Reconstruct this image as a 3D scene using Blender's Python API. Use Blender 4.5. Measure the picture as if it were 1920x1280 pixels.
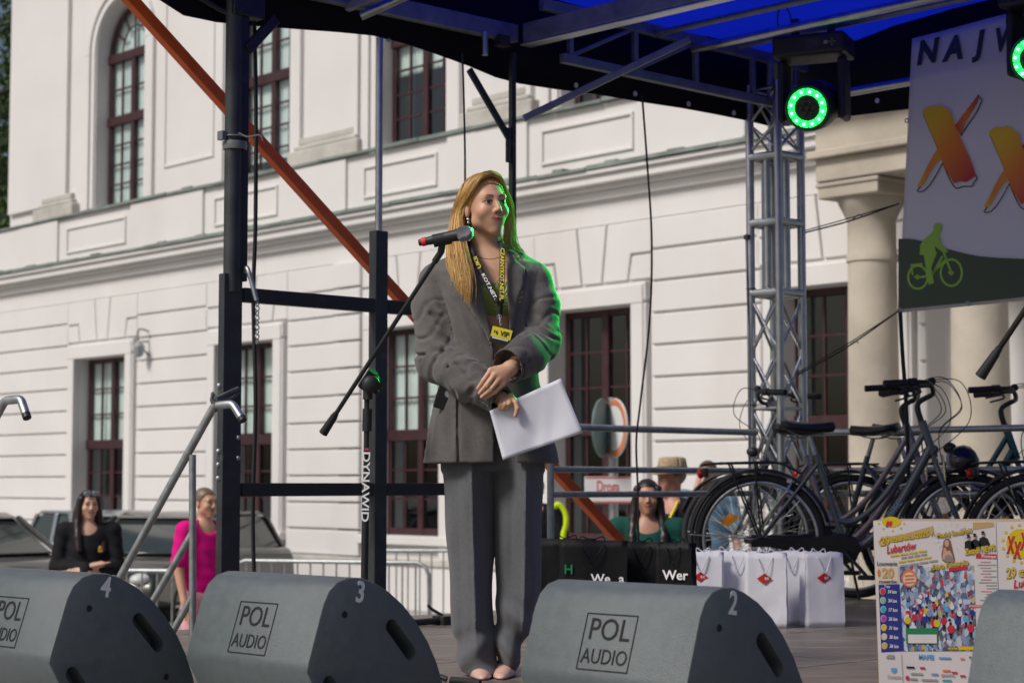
import bpy, bmesh, math, random
import numpy as np
from mathutils import Vector, Matrix
random.seed(7); np.random.seed(7)
for o in list(bpy.data.objects): bpy.data.objects.remove(o)
S = bpy.context.scene
COL = S.collection
R = math.radians

# ------------------------------------------------------------------ camera, sky, sun, exposure
F = 3627.0                      # focal length in pixels of a 1920 px wide picture
CAMZ = 1.85                     # eye height above the square; the stage deck is 1.2 m up
PITCH = math.atan(265 / F)
cam = bpy.data.cameras.new('camera'); camo = bpy.data.objects.new('camera', cam); COL.objects.link(camo)
cam.sensor_width = 36.0; cam.lens = F * 36 / 1920
camo.location = (0, 0, CAMZ); camo.rotation_euler = (R(90) + PITCH, 0, 0)
cam.clip_start = 0.1; cam.clip_end = 600
cam.dof.use_dof = True; cam.dof.focus_distance = 6.65; cam.dof.aperture_fstop = 5.0
S.camera = camo
S.render.resolution_x = 1024; S.render.resolution_y = 682
SUN_EL, SUN_AZ = 46, 236        # degrees; azimuth clockwise from +Y: behind the camera, to its left
wd = bpy.data.worlds.new('World'); S.world = wd; wd.use_nodes = True
nt = wd.node_tree; nt.nodes.clear()
sky = nt.nodes.new('ShaderNodeTexSky'); sky.sky_type = 'NISHITA'; sky.sun_disc = False
sky.sun_elevation = R(SUN_EL); sky.sun_rotation = R(SUN_AZ)
sky.air_density = 1.0; sky.dust_density = 4.0; sky.ozone_density = 0.6
bg = nt.nodes.new('ShaderNodeBackground'); bg.inputs['Strength'].default_value = 0.06
wo = nt.nodes.new('ShaderNodeOutputWorld')
nt.links.new(sky.outputs[0], bg.inputs[0]); nt.links.new(bg.outputs[0], wo.inputs[0])
sl = bpy.data.lights.new('sun', 'SUN'); sl.energy = 2.5; sl.angle = R(14); sl.color = (1.0, 0.955, 0.90)
so = bpy.data.objects.new('sun', sl); COL.objects.link(so)
sd = Vector((math.sin(R(SUN_AZ)) * math.cos(R(SUN_EL)), math.cos(R(SUN_AZ)) * math.cos(R(SUN_EL)), math.sin(R(SUN_EL))))
so.rotation_euler = sd.to_track_quat('Z', 'Y').to_euler(); so.location = (-6, -6, 12)
S.view_settings.view_transform = 'Standard'; S.view_settings.look = 'None'
S.view_settings.gamma = 1.0; S.view_settings.exposure = 0.1
S.render.engine = 'CYCLES'

# ------------------------------------------------------------------ measuring: a pixel of the photograph at a known distance -> a point
cp_, sp_ = math.cos(PITCH), math.sin(PITCH)
def ray(px, py):
    a = (px - 960) / F; b = (640 - py) / F
    return (a, cp_ - b * sp_, sp_ + b * cp_)
def P(px, py, Y):
    d = ray(px, py); k = Y / d[1]
    return Vector((d[0] * k, Y, CAMZ + d[2] * k))
DECK = 1.2
E1 = Vector((.690, -.724, 0)); E2 = Vector((.724, .690, 0)); UP = Vector((0, 0, 1))   # along the stage front, into the stage
SA = Vector((-1.257, 8.6, 0))                                     # foot of the front left post
def ST(a, b, z): return SA + E1 * a + E2 * b + UP * z           # stage coordinates
BO = Vector((-9.6, 36.3, 0)); BD = Vector((.655, -.756, 0)).normalized(); BN = Vector((-.756, -.655, 0)).normalized()
def BP(t, z, off=0.0): return BO + BD * t + BN * off + UP * z    # palace facade coordinates

# ------------------------------------------------------------------ objects
WM = {}
def wmat(o): return WM.get(o.name, Matrix.Identity(4))
def link(o, parent=None):
    COL.objects.link(o)
    if parent is not None: o.parent = parent
    WM[o.name] = (wmat(parent) if parent is not None else Matrix.Identity(4)) @ o.matrix_basis
    return o
def tag(o, label=None, cat=None, group=None, kind=None):
    if label: o['label'] = label
    if cat: o['category'] = cat
    if group: o['group'] = group
    if kind: o['kind'] = kind
    return o
def thing(name, label, cat, loc=(0, 0, 0), rz=0.0, group=None):
    o = bpy.data.objects.new(name, None); o.empty_display_size = .1
    o.matrix_basis = Matrix.Translation(Vector(loc)) @ Matrix.Rotation(rz, 4, 'Z')
    link(o); return tag(o, label, cat, group)
def mesh_obj(name, verts, faces, mat, parent=None, smooth=None, local=False, bevel=0.0, bseg=2):
    """verts are world coordinates unless local=True"""
    me = bpy.data.meshes.new(name)
    me.from_pydata([tuple(v) for v in verts] if not isinstance(verts, np.ndarray) else verts.tolist(), [], faces if not isinstance(faces, np.ndarray) else faces.tolist())
    return mesh_link(name, me, mat, parent, smooth, local, bevel, bseg)
def mesh_link(name, me, mat, parent=None, smooth=None, local=False, bevel=0.0, bseg=2):
    o = bpy.data.objects.new(name, me)
    if not local and parent is not None:
        me.transform(wmat(parent).inverted())
    for m in (mat if isinstance(mat, (list, tuple)) else [mat]): me.materials.append(m)
    if smooth is not None:
        me.polygons.foreach_set('use_smooth', [True] * len(me.polygons))
        if smooth < 170: me.set_sharp_from_angle(angle=R(smooth))
    me.update()
    link(o, parent)
    if bevel > 0:
        b = o.modifiers.new('bevel', 'BEVEL'); b.width = bevel; b.segments = bseg; b.limit_method = 'ANGLE'; b.angle_limit = R(40)
    return o
def copy_tree(o, parent=None):
    c = o.copy(); link(c, parent)
    for ch in list(o.children): copy_tree(ch, c)
    return c

class MB:
    def __init__(s): s.v = []; s.f = []
    def add(s, vs, fs):
        n = len(s.v); s.v.extend([Vector(v) for v in vs]); s.f.extend([tuple(i + n for i in f) for f in fs]); return s
    def box(s, c, size, ax=None):
        c = Vector(c); X, Y, Z = ax if ax else (Vector((1, 0, 0)), Vector((0, 1, 0)), Vector((0, 0, 1)))
        hx, hy, hz = size[0] / 2, size[1] / 2, size[2] / 2
        vs = [c + X * (sx * hx) + Y * (sy * hy) + Z * (sz * hz) for sz in (-1, 1) for sy in (-1, 1) for sx in (-1, 1)]
        return s.add(vs, [(0, 2, 3, 1), (4, 5, 7, 6), (0, 1, 5, 4), (2, 6, 7, 3), (0, 4, 6, 2), (1, 3, 7, 5)])
    def beam(s, p0, p1, w, h, up=UP):
        p0 = Vector(p0); p1 = Vector(p1); d = (p1 - p0); L = d.length; d = d / L
        side = d.cross(up); 
        if side.length < 1e-4: side = d.cross(Vector((1, 0, 0)))
        side.normalize(); u = side.cross(d)
        return s.box((p0 + p1) / 2, (w, L, h), (side, d, u))
    def tube(s, path, r, n=10, caps=True, closed=False):
        path = [Vector(p) for p in path]; m = len(path)
        rr = r if isinstance(r, (list, tuple)) else [r] * m
        ts = []
        for i in range(m):
            a = path[i - 1] if (i > 0 or closed) else path[i]; b = path[(i + 1) % m] if (i < m - 1 or closed) else path[i]
            t = b - a; ts.append(t.normalized() if t.length > 1e-9 else Vector((0, 0, 1)))
        nrm = ts[0].orthogonal().normalized(); vs = []
        for i in range(m):
            nrm = nrm - ts[i] * nrm.dot(ts[i])
            if nrm.length < 1e-6: nrm = ts[i].orthogonal()
            nrm.normalize(); bn = ts[i].cross(nrm)
            for k in range(n):
                a = 2 * math.pi * k / n
                vs.append(path[i] + (nrm * math.cos(a) + bn * math.sin(a)) * rr[i])
        fs = []
        for i in range(m if closed else m - 1):
            j = (i + 1) % m
            for k in range(n):
                l = (k + 1) % n; fs.append((i * n + k, i * n + l, j * n + l, j * n + k))
        if caps and not closed:
            fs.append(tuple(range(n - 1, -1, -1))); fs.append(tuple((m - 1) * n + k for k in range(n)))
        return s.add(vs, fs)
    def ring(s, c, axis, Rr, r, n=48, m=8, sq=1.0):
        c = Vector(c); axis = Vector(axis).normalized(); a = axis.orthogonal().normalized(); b = axis.cross(a); vs = []; fs = []
        for i in range(n):
            th = 2 * math.pi * i / n; d = a * math.cos(th) + b * math.sin(th)
            for k in range(m):
                ph = 2 * math.pi * k / m; vs.append(c + d * (Rr + r * math.cos(ph)) + axis * (r * sq * math.sin(ph)))
        for i in range(n):
            for k in range(m):
                j = (i + 1) % n; l = (k + 1) % m; fs.append((i * m + k, j * m + k, j * m + l, i * m + l))
        return s.add(vs, fs)
    def lathe(s, c, prof, axis=UP, n=32, caps=True):
        c = Vector(c); axis = Vector(axis).normalized(); a = axis.orthogonal().normalized(); b = axis.cross(a); vs = []; fs = []
        for (r, z) in prof:
            for i in range(n):
                th = 2 * math.pi * i / n; vs.append(c + (a * math.cos(th) + b * math.sin(th)) * r + axis * z)
        for j in range(len(prof) - 1):
            for i in range(n):
                k = (i + 1) % n; fs.append((j * n + i, j * n + k, (j + 1) * n + k, (j + 1) * n + i))
        if caps: fs.append(tuple(range(n - 1, -1, -1))); fs.append(tuple((len(prof) - 1) * n + i for i in range(n)))
        return s.add(vs, fs)
    def prism(s, poly, o, u, v, th):
        """polygon (a,b) -> o+u*a+v*b, extruded by th along u x v"""
        o = Vector(o); u = Vector(u); v = Vector(v); w = u.cross(v).normalized(); n = len(poly)
        ar = sum(poly[i][0] * poly[(i + 1) % n][1] - poly[(i + 1) % n][0] * poly[i][1] for i in range(n))
        if ar < 0: poly = poly[::-1]
        A = [o + u * a + v * b for a, b in poly]; B = [p + w * th for p in A]
        fs = [tuple(range(n - 1, -1, -1)), tuple(range(n, 2 * n))] + [(i, (i + 1) % n, n + (i + 1) % n, n + i) for i in range(n)]
        return s.add(A + B, fs)
    def ball(s, c, r, n=12, m=8, M=None):
        c = Vector(c); r = (r, r, r) if not isinstance(r, (tuple, list)) else r; vs = []; fs = []
        for j in range(m + 1):
            ph = math.pi * j / m
            for i in range(n):
                th = 2 * math.pi * i / n
                p = Vector((r[0] * math.sin(ph) * math.cos(th), r[1] * math.sin(ph) * math.sin(th), r[2] * math.cos(ph)))
                vs.append(c + (M @ p if M else p))
        for j in range(m):
            for i in range(n):
                k = (i + 1) % n
                if j == 0: fs.append((i, n + i, n + k))
                elif j == m - 1: fs.append((j * n + i, (j + 1) * n + i, j * n + k))
                else: fs.append((j * n + i, (j + 1) * n + i, (j + 1) * n + k, j * n + k))
        return s.add(vs, fs)
    def sheet(s, grid):
        h = len(grid); w = len(grid[0])
        return s.add([p for row in grid for p in row], [(j * w + i, j * w + i + 1, (j + 1) * w + i + 1, (j + 1) * w + i) for j in range(h - 1) for i in range(w - 1)])
    def build(s, name, mat, parent=None, smooth=None, bevel=0.0, bseg=2, local=False):
        return mesh_obj(name, s.v, s.f, mat, parent, smooth, local, bevel, bseg)
def spline(pts, n=8):
    """Catmull-Rom through points"""
    pts = [Vector(p) for p in pts]; out = []
    for i in range(len(pts) - 1):
        p0 = pts[max(i - 1, 0)]; p1 = pts[i]; p2 = pts[i + 1]; p3 = pts[min(i + 2, len(pts) - 1)]
        for k in range(n):
            t = k / n
            out.append(.5 * ((2 * p1) + (p2 - p0) * t + (2 * p0 - 5 * p1 + 4 * p2 - p3) * t * t + (3 * p1 - p0 - 3 * p2 + p3) * t ** 3))
    out.append(pts[-1]); return out

# ------------------------------------------------------------------ materials
MATS = {}
def mat(name, col, rough=.6, metal=0.0, var=.12, vscale=6.0, bump=0.0, bscale=60.0, spec=.5, sheen=0.0, trans=0.0, emit=None, estr=0.0, coat=0.0, stain=None, sss=0.0):
    if name in MATS: return MATS[name]
    m = bpy.data.materials.new(name); m.use_nodes = True; n = m.node_tree; b = n.nodes['Principled BSDF']
    b.inputs['Base Color'].default_value = (*col, 1); b.inputs['Roughness'].default_value = rough; b.inputs['Metallic'].default_value = metal
    b.inputs['Specular IOR Level'].default_value = spec
    tc = n.nodes.new('ShaderNodeTexCoord')
    if var > 0:
        nz = n.nodes.new('ShaderNodeTexNoise'); nz.inputs['Scale'].default_value = vscale; nz.inputs['Detail'].default_value = 6
        n.links.new(tc.outputs['Object'], nz.inputs['Vector'])
        rp = n.nodes.new('ShaderNodeValToRGB'); e = rp.color_ramp.elements
        e[0].position = .3; e[1].position = .7
        e[0].color = (*[max(0, c * (1 - var)) for c in col], 1); e[1].color = (*[min(1, c * (1 + var * .6)) for c in col], 1)
        n.links.new(nz.outputs['Fac'], rp.inputs['Fac']); out = rp.outputs['Color']
        if stain:
            n2 = n.nodes.new('ShaderNodeTexNoise'); n2.inputs['Scale'].default_value = stain[1]; n2.inputs['Detail'].default_value = 8
            mp = n.nodes.new('ShaderNodeMapping'); mp.inputs['Scale'].default_value = stain[3] if len(stain) > 3 else (1, 1, 1)
            n.links.new(tc.outputs['Object'], mp.inputs['Vector']); n.links.new(mp.outputs[0], n2.inputs['Vector'])
            r2 = n.nodes.new('ShaderNodeValToRGB'); r2.color_ramp.elements[0].position = stain[2]; r2.color_ramp.elements[1].position = min(1, stain[2] + .2)
            mx = n.nodes.new('ShaderNodeMix'); mx.data_type = 'RGBA'; mx.inputs['B'].default_value = (*stain[0], 1)
            n.links.new(n2.outputs['Fac'], r2.inputs['Fac']); n.links.new(r2.outputs['Color'], mx.inputs['Factor']); n.links.new(out, mx.inputs['A']); out = mx.outputs['Result']
        n.links.new(out, b.inputs['Base Color'])
        mr = n.nodes.new('ShaderNodeMapRange'); mr.inputs['To Min'].default_value = max(.02, rough - .08); mr.inputs['To Max'].default_value = min(1, rough + .1)
        n.links.new(nz.outputs['Fac'], mr.inputs['Value']); n.links.new(mr.outputs[0], b.inputs['Roughness'])
    if bump > 0:
        nb = n.nodes.new('ShaderNodeTexNoise'); nb.inputs['Scale'].default_value = bscale; nb.inputs['Detail'].default_value = 4
        bp = n.nodes.new('ShaderNodeBump'); bp.inputs['Strength'].default_value = bump; bp.inputs['Distance'].default_value = .01
        n.links.new(tc.outputs['Object'], nb.inputs['Vector']); n.links.new(nb.outputs['Fac'], bp.inputs['Height']); n.links.new(bp.outputs[0], b.inputs['Normal'])
    if sheen: b.inputs['Sheen Weight'].default_value = sheen; b.inputs['Sheen Roughness'].default_value = .5
    if trans: b.inputs['Transmission Weight'].default_value = trans
    if coat: b.inputs['Coat Weight'].default_value = coat; b.inputs['Coat Roughness'].default_value = .08
    if sss: b.inputs['Subsurface Weight'].default_value = sss; b.inputs['Subsurface Radius'].default_value = (.012, .005, .003); b.inputs['Subsurface Scale'].default_value = .6
    if emit: b.inputs['Emission Color'].default_value = (*emit, 1); b.inputs['Emission Strength'].default_value = estr
    MATS[name] = m; return m
def flat(name, col, rough=.6): return mat(name, col, rough, var=0.04, vscale=30)
M_alu = mat('aluminium', (.50, .52, .54), .34, 1.0, .18, 14, .05, 120)
M_galv = mat('galvanised', (.40, .43, .44), .45, .85, .25, 22, .06, 90)
M_blk = mat('black_paint', (.016, .017, .019), .45, 0, .3, 12, .08, 80, stain=((.09, .085, .08), 9, .66))
M_blkpl = mat('black_plastic', (.014, .014, .016), .5, 0, .15, 20, .12, 300)
M_rub = mat('rubber', (.018, .018, .019), .75, 0, .25, 18, .1, 150)
M_chrome = mat('chrome', (.75, .76, .77), .15, 1.0, .05, 20)
M_white = flat('white_print', (.85, .85, .85))
def textmesh(txt, size, bold=0.0, shear=0.0, ext=0.0005, space=1.0, align='CENTER'):
    cu = bpy.data.curves.new('t', 'FONT'); cu.body = txt; cu.size = size; cu.offset = bold * size; cu.shear = shear; cu.extrude = ext
    cu.space_character = space; cu.align_x = align; cu.align_y = 'CENTER'; cu.resolution_u = 3
    o = bpy.data.objects.new('t', cu); COL.objects.link(o); bpy.context.view_layer.update()
    me = bpy.data.meshes.new_from_object(o.evaluated_get(bpy.context.evaluated_depsgraph_get()))
    bpy.data.objects.remove(o); bpy.data.curves.remove(cu); return me
def text(name, txt, size, origin, u, v, m, parent, bold=0.0, shear=0.0, ext=.0006, space=1.0, xs=1.0, align='CENTER', width=None):
    """lettering lying in the plane origin+u*a+v*b"""
    me = textmesh(txt, size, bold, shear, ext, space, align)
    u = Vector(u).normalized(); v = Vector(v).normalized(); w = u.cross(v)
    if width:
        xsz = [q.co.x for q in me.vertices]; xs = width / max(1e-6, max(xsz) - min(xsz))
    Mx = Matrix((u * xs, v, w)).transposed().to_4x4(); Mx.translation = Vector(origin)
    me.transform(Mx); me.name = name
    return mesh_link(name, me, m, parent)
# ================================================================== the setting: square, palace, tree
def ng(name, base, d):  # tiny node helper
    m = bpy.data.materials.new(name); m.use_nodes = True; return m
M_ground = mat('paving', (.30, .285, .265), .85, 0, .25, 1.5, .3, 25, stain=((.2, .19, .175), .6, .5))
M_plaster = mat('white_plaster', (.70, .685, .68), .85, 0, .05, .8, .12, 30, stain=((.63, .605, .585), .5, .56, (1, 1, .25)))
M_stone = mat('weathered_stone', (.50, .45, .375), .85, 0, .22, 1.6, .35, 18, stain=((.40, .27, .15), 1.1, .64))
M_basestone = mat('grey_stone', (.50, .485, .45), .85, 0, .2, 3, .3, 25)
M_copper = mat('patina_flashing', (.23, .27, .25), .6, .2, .3, 3, .2, 20)
M_wood = mat('maroon_window_wood', (.048, .017, .021), .45, 0, .25, 8, .05, 60)
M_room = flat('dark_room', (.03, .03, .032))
M_curt = mat('net_curtain', (.80, .84, .82), .9, 0, .12, 3)
def glass_mat():
    m = bpy.data.materials.new('window_glass'); m.use_nodes = True; n = m.node_tree; n.nodes.clear()
    o = n.nodes.new('ShaderNodeOutputMaterial'); mx = n.nodes.new('ShaderNodeMixShader'); t = n.nodes.new('ShaderNodeBsdfTransparent'); g = n.nodes.new('ShaderNodeBsdfGlossy')
    t.inputs[0].default_value = (.86, .93, .92, 1); g.inputs['Roughness'].default_value = .03; g.inputs['Color'].default_value = (.9, .95, 1, 1)
    lw = n.nodes.new('ShaderNodeLayerWeight'); pw = n.nodes.new('ShaderNodeMath'); pw.operation = 'POWER'; pw.inputs[1].default_value = 2.5; fr = n.nodes.new('ShaderNodeMath'); fr.operation = 'MULTIPLY_ADD'; fr.inputs[1].default_value = .7; fr.inputs[2].default_value = .07
    n.links.new(lw.outputs['Facing'], pw.inputs[0]); n.links.new(pw.outputs[0], fr.inputs[0])
    nz = n.nodes.new('ShaderNodeTexNoise'); nz.inputs['Scale'].default_value = 2.2; bp = n.nodes.new('ShaderNodeBump'); bp.inputs['Strength'].default_value = .05
    n.links.new(nz.outputs[0], bp.inputs['Height']); n.links.new(bp.outputs[0], g.inputs['Normal'])
    n.links.new(fr.outputs[0], mx.inputs[0]); n.links.new(t.outputs[0], mx.inputs[1]); n.links.new(g.outputs[0], mx.inputs[2]); n.links.new(mx.outputs[0], o.inputs[0]); return m
M_glass = glass_mat()
g = MB(); g.add([(-250, -60, 0), (250, -60, 0), (250, 400, 0), (-250, 400, 0)], [(0, 1, 2, 3)])
tag(g.build('ground', M_ground), kind='structure')
g = MB(); g.box(BP(12, .06, 2.2), (30, 4.4, .12), (BD, BN, UP)); 
tag(g.build('pavement', mat('paving_slabs', (.36, .35, .33), .85, 0, .2, 2, .2, 20), bevel=.02), kind='structure')

def bbox_(mb, t0, t1, z0, z1, o0, o1):   # block in facade coordinates
    mb.box(BP((t0 + t1) / 2, (z0 + z1) / 2, (o0 + o1) / 2), (t1 - t0, abs(o1 - o0), z1 - z0), (BD, BN, UP)); return mb
pal = thing('palace', 'large cream white plastered palace with maroon windows behind the stage', 'building', BP(12, 0))
LOWW = [(2.95, 4.74), (7.55, 9.2), (11.7, 13.23), (15.45, 16.95), (19.3, 20.9)]
UPW = [(3.3, 5.0), (7.7, 9.37), (11.6, 13.17), (15.5, 17.0), (19.4, 20.9)]
ZB, ZT, ZF, ZC, ZL = 1.12, 4.02, 5.05, 5.72, 6.58
# backing walls
w = MB(); e = -3.0
for (a, b) in LOWW:
    bbox_(w, e, a, 0, ZF, -.5, -.03); bbox_(w, a, b, 0, ZB, -.5, -.03); bbox_(w, a, b, ZT, ZF, -.5, -.03); e = b
bbox_(w, e, 27, 0, ZF, -.5, -.03); bbox_(w, -3, 27, ZF, ZL - .004, -.5, 0)
wall = w.build('wall', M_plaster, pal)
w = MB(); e = 0.05; ZS = 9.42
for (a, b) in UPW:
    bbox_(w, e, a, ZL - .02, 13, -.75, -.1); c = (a + b) / 2; r = (b - a) / 2
    arc = [(c - r * math.cos(math.pi * k / 20) - a, ZS + r * math.sin(math.pi * k / 20)) for k in range(21)]
    w.prism(arc + [(b - a, 13), (0, 13)], BP(a, 0, -.75), BD, UP, -.65 if BD.cross(UP).dot(BN) < 0 else .65); e = b
bbox_(w, e, 27, ZL - .02, 13, -.75, -.1)
w.box(BP(.3, 6, -6), (.5, 11, 12), (BD, BN, UP))
w.build('upper_wall', M_plaster, pal)
bbox_(MB(), -3, 27, 0, 13, -2.6, -2.4).build('dark_room_backing', M_room, pal)  # near-black sheet behind the panes; its colour stands in for unlit rooms
# mouldings
def strip(name, z0, z1, o1, m, t0=-3.0, t1=27.0, o0=-.02, bev=.012): return bbox_(MB(), t0, t1, z0, z1, o0, o1).build(name, m, pal, bevel=bev)
strip('cornice_band', 5.36, 5.47, .07, M_plaster); strip('cornice_band', 5.47, 5.53, .13, M_plaster); strip('cornice_band', 5.53, 5.64, .24, M_plaster); strip('cornice_band', 5.64, 5.70, .29, M_plaster)
strip('plinth', 0.0, .72, .10, M_plaster); strip('plinth_cap', .72, .8, .13, M_basestone)
def flashing(z, o1):
    mb = MB(); t = -3.0
    while t < 27:
        L = random.uniform(.8, 1.6); bbox_(mb, t, min(27, t + L - .01), z + random.uniform(0, .012), z + random.uniform(.035, .06), -.02, o1 + random.uniform(0, .02))
        if random.random() < .5: bbox_(mb, t + L * .3, t + L * .5, z + .05, z + .085, -.02, o1 - .03)
        t += L
    mb.build('flashing', M_copper, pal)
flashing(5.70, .31); flashing(ZL, .07)
# parapet panels and upright breaks
for (a, b) in [(2.5, 4.6), (7.4, 9.2), (11.4, 13.1), (15.25, 16.95), (19.1, 20.9)]:
    mb = MB()
    for (t0, t1, z0, z1) in ((a, b, 6.36, 6.40), (a, b, 5.93, 5.97), (a, a + .04, 5.97, 6.36), (b - .04, b, 5.97, 6.36)): bbox_(mb, t0, t1, z0, z1, -.01, .03)
    mb.build('parapet_panel', M_plaster, pal, bevel=.008)
for (a, b) in [(4.8, 7.1), (9.3, 11.0), (13.35, 15.0), (17.05, 18.8), (-3, 2.2)]:
    bbox_(MB(), a, b, 5.76, ZL - .006, -.01, .045).build('parapet_pier', M_plaster, pal, bevel=.008)
# rusticated courses: every stone band its own piece
prs = []; e = -3.0
for (a, b) in LOWW: prs.append((e, a - .3)); e = b + .3
prs.append((e, 27.0))
cuts = [(-3, 2.65), (5.04, 7.25), (9.5, 10.72), (10.74, 11.4), (13.53, 15.15), (17.25, 19.0), (21.2, 27)]
HC = .387
for (a, b) in cuts:
    k = 0; z = ZF
    while z > .85:
        z0 = max(.8, z - HC)
        o1 = .02 if b < 10.73 or a > 10.9 else .075
        bbox_(MB(), a, b, z0 + .014, z - .014, -.04, o1).build('wall_course', M_plaster, pal, bevel=.012, bseg=1)
        z -= HC
for (a, b) in LOWW:
    c = (a + b) / 2; zl = ZT + .3
    for poly in ([(c - .17, zl), (c + .17, zl), (c + .26, ZF - .014), (c - .26, ZF - .014)],
                 [(c + .20, zl), (b - .12, zl), (b - .06, ZF - HC - .02), (b + .29, ZF - HC - .02), (b + .29, ZF - .014), (c + .29, ZF - .014)],
                 [(a + .12, zl), (c - .20, zl), (c - .29, ZF - .014), (a - .36, ZF - .014), (a - .36, ZF - HC - .02), (a + .06, ZF - HC - .02)],
                 [(b - .09, zl), (b + .29, zl), (b + .29, ZF - HC - .05), (b - .03, ZF - HC - .05)],
                 [(a - .36, zl), (a + .09, zl), (a + .03, ZF - HC - .05), (a - .36, ZF - HC - .05)]):
        mb = MB(); mb.prism(poly, BP(0, 0, .02), BD, UP, .06 if BD.cross(UP).dot(BN) < 0 else -.06); mb.build('voussoir', M_plaster, pal, bevel=.01, bseg=1)
# window surrounds
def surround(a, b, z0, z1, top=True):
    mb = MB(); wd_ = .24
    for (o, i, o1) in ((wd_, .07, .06), (wd_ - .03, 0, .085), ):
        bbox_(mb, a - o, a - i, z0, z1 + .0, -.03, o1); bbox_(mb, b + i, b + o, z0, z1, -.03, o1)
        if top: bbox_(mb, a - o, b + o, z1 + i * .5, z1 + o * 1.1, -.03, o1 + .004)
    return mb.build('window_surround', M_plaster, pal, bevel=.01, bseg=1)
for (a, b) in LOWW: 
    surround(a, b, .8, ZT)
    bbox_(MB(), a - .3, b + .3, ZB - .12, ZB, -.25, .12).build('window_sill', M_plaster, pal, bevel=.01)
for (a, b) in UPW:
    c = (a + b) / 2; r = (b - a) / 2
    for (ri, ro, o1) in ((.16, .34, -.03), (.02, .14, -.06)):
        mb = MB(); bbox_(mb, a - ro, a - ri, ZL, ZS, -.11, o1); bbox_(mb, b + ri, b + ro, ZL, ZS, -.11, o1)
        pts = [(c - (r + ri) * math.cos(math.pi * k / 24), ZS + (r + ri) * math.sin(math.pi * k / 24)) for k in range(25)] + [(c + (r + ro) * math.cos(math.pi * k / 24), ZS + (r + ro) * math.sin(math.pi * k / 24)) for k in range(25)]
        mb.prism(pts, BP(0, 0, -.11), BD, UP, (o1 + .11) * (-1 if BD.cross(UP).dot(BN) < 0 else 1)); mb.build('arch_surround', M_plaster, pal, bevel=.01, bseg=1)
# upper pilasters with stone bases
for (a, b) in [(.1, 2.35), (9.95, 11.2), (13.75, 15.0), (17.5, 18.8)]:
    bbox_(MB(), a, b, ZL + .3, 13, -.12, -.02).build('pilaster', M_plaster, pal, bevel=.01)
for (a, b) in [(1.25, 2.75), (9.5, 11.3), (13.6, 15.1), (17.3, 18.9)]:
    mb = MB(); bbox_(mb, a, b, ZL + .02, ZL + .26, -.12, .06); bbox_(mb, a + .12, b - .1, ZL + .26, ZL + .34, -.12, .02); bbox_(mb, a + .2, b - .18, ZL + .34, ZL + .46, -.12, -.01)
    mb.build('pilaster_base', M_basestone, pal, bevel=.03, bseg=3)
for (a, b) in [(5.65, 7.2)]:
    mb = MB()
    for (t0, t1, z0, z1) in ((a, b, 7.1, 7.15), (a, a + .05, 7.15, 12), (b - .05, b, 7.15, 12)): bbox_(mb, t0, t1, z0, z1, -.11, -.075)
    mb.build('wall_panel', M_plaster, pal, bevel=.006)
# windows
def window(a, b, z0, rows, z1=None, arch=False, off=-.25, curtain=.6, dark=False):
    """rows: list of (z_top, number of pane rows) from the bottom; transoms between"""
    zt = rows[-1][0]; mb = MB(); c = (a + b) / 2; fw = .085
    ztop = zt
    bbox_(mb, a, a + fw, z0, ztop, off - .05, off + .03); bbox_(mb, b - fw, b, z0, ztop, off - .05, off + .03); bbox_(mb, c - .06, c + .06, z0, ztop, off - .045, off + .045)
    bbox_(mb, a, b, z0, z0 + .1, off - .05, off + .035)
    for (z, n) in rows: bbox_(mb, a, b, z - .08, z + .08, off - .04, off + (.06 if z != zt or arch else .03))
    fr = mb.build('window', M_wood, pal, bevel=.008, bseg=1)
    bars = MB(); lo = z0 + .1; cols = [(a + fw, c - .06), (c + .06, b - fw)]
    for (z, n) in rows:
        hi = z - .08; h = (hi - lo) / n
        for (ca, cb) in cols:
            m_ = (ca + cb) / 2; bbox_(bars, m_ - .016, m_ + .016, lo, hi, off - .02, off + .015)
            for k in range(1, n): bbox_(bars, ca, cb, lo + k * h - .014, lo + k * h + .014, off - .018, off + .013)
            for k in range(n):
                for (pa, pb) in ((ca, m_ - .016), (m_ + .016, cb)):
                    q = MB(); q.add([BP(pa, lo + k * h + .01, off), BP(pb, lo + k * h + .01, off), BP(pb, lo + (k + 1) * h - .01, off), BP(pa, lo + (k + 1) * h - .01, off)], [(0, 1, 2, 3)])
                    q.build('pane', M_glass, fr)
        lo = z + .08
    bars.build('glazing_bars', M_wood, fr)
    if arch:
        r = (b - a) / 2; q = MB(); zs = zt + .08
        q.ring(BP(c, zs - .06, off), BN, r - .04, .045, 48, 6); q.ring(BP(c, zs, off), BN, r * .5, .016, 36, 6)
        for k in range(1, 6):
            th = math.pi * k / 6; d = BD * math.cos(th) + UP * math.sin(th); st = 0 if k == 3 else r * .5
            q.beam(BP(c, zs, off) + d * st, BP(c, zs, off) + d * (r - .03), .03, .03, BN)
        q.v = [v if v.z > zs - .1 else Vector((v.x, v.y, zs - .1)) for v in q.v]
        q.build('fanlight_bars', M_wood, fr)
        q = MB(); n = 24; q.add([BP(c, zs, off)] + [BP(c + r * math.cos(math.pi * k / n), zs + r * math.sin(math.pi * k / n), off) for k in range(n + 1)], [(0, k + 1, k + 2) for k in range(n)])
        q.build('fanlight_pane', M_glass, fr)
    if curtain:
        hz = (zt + (.9 if arch else 0)); zl = hz - (hz - z0) * curtain
        for (ca, cb) in ((a, c - .03), (c + .03, b)):
            grid = []; n = 26
            for zz in (zl, hz): grid.append([BP(ca + (cb - ca) * k / n, zz, off - .07 + .02 * math.sin(k * 1.9 + ca * 3)) for k in range(n + 1)])
            q = MB(); q.sheet(grid); q.build('curtain', M_curt, fr, smooth=180)
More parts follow.
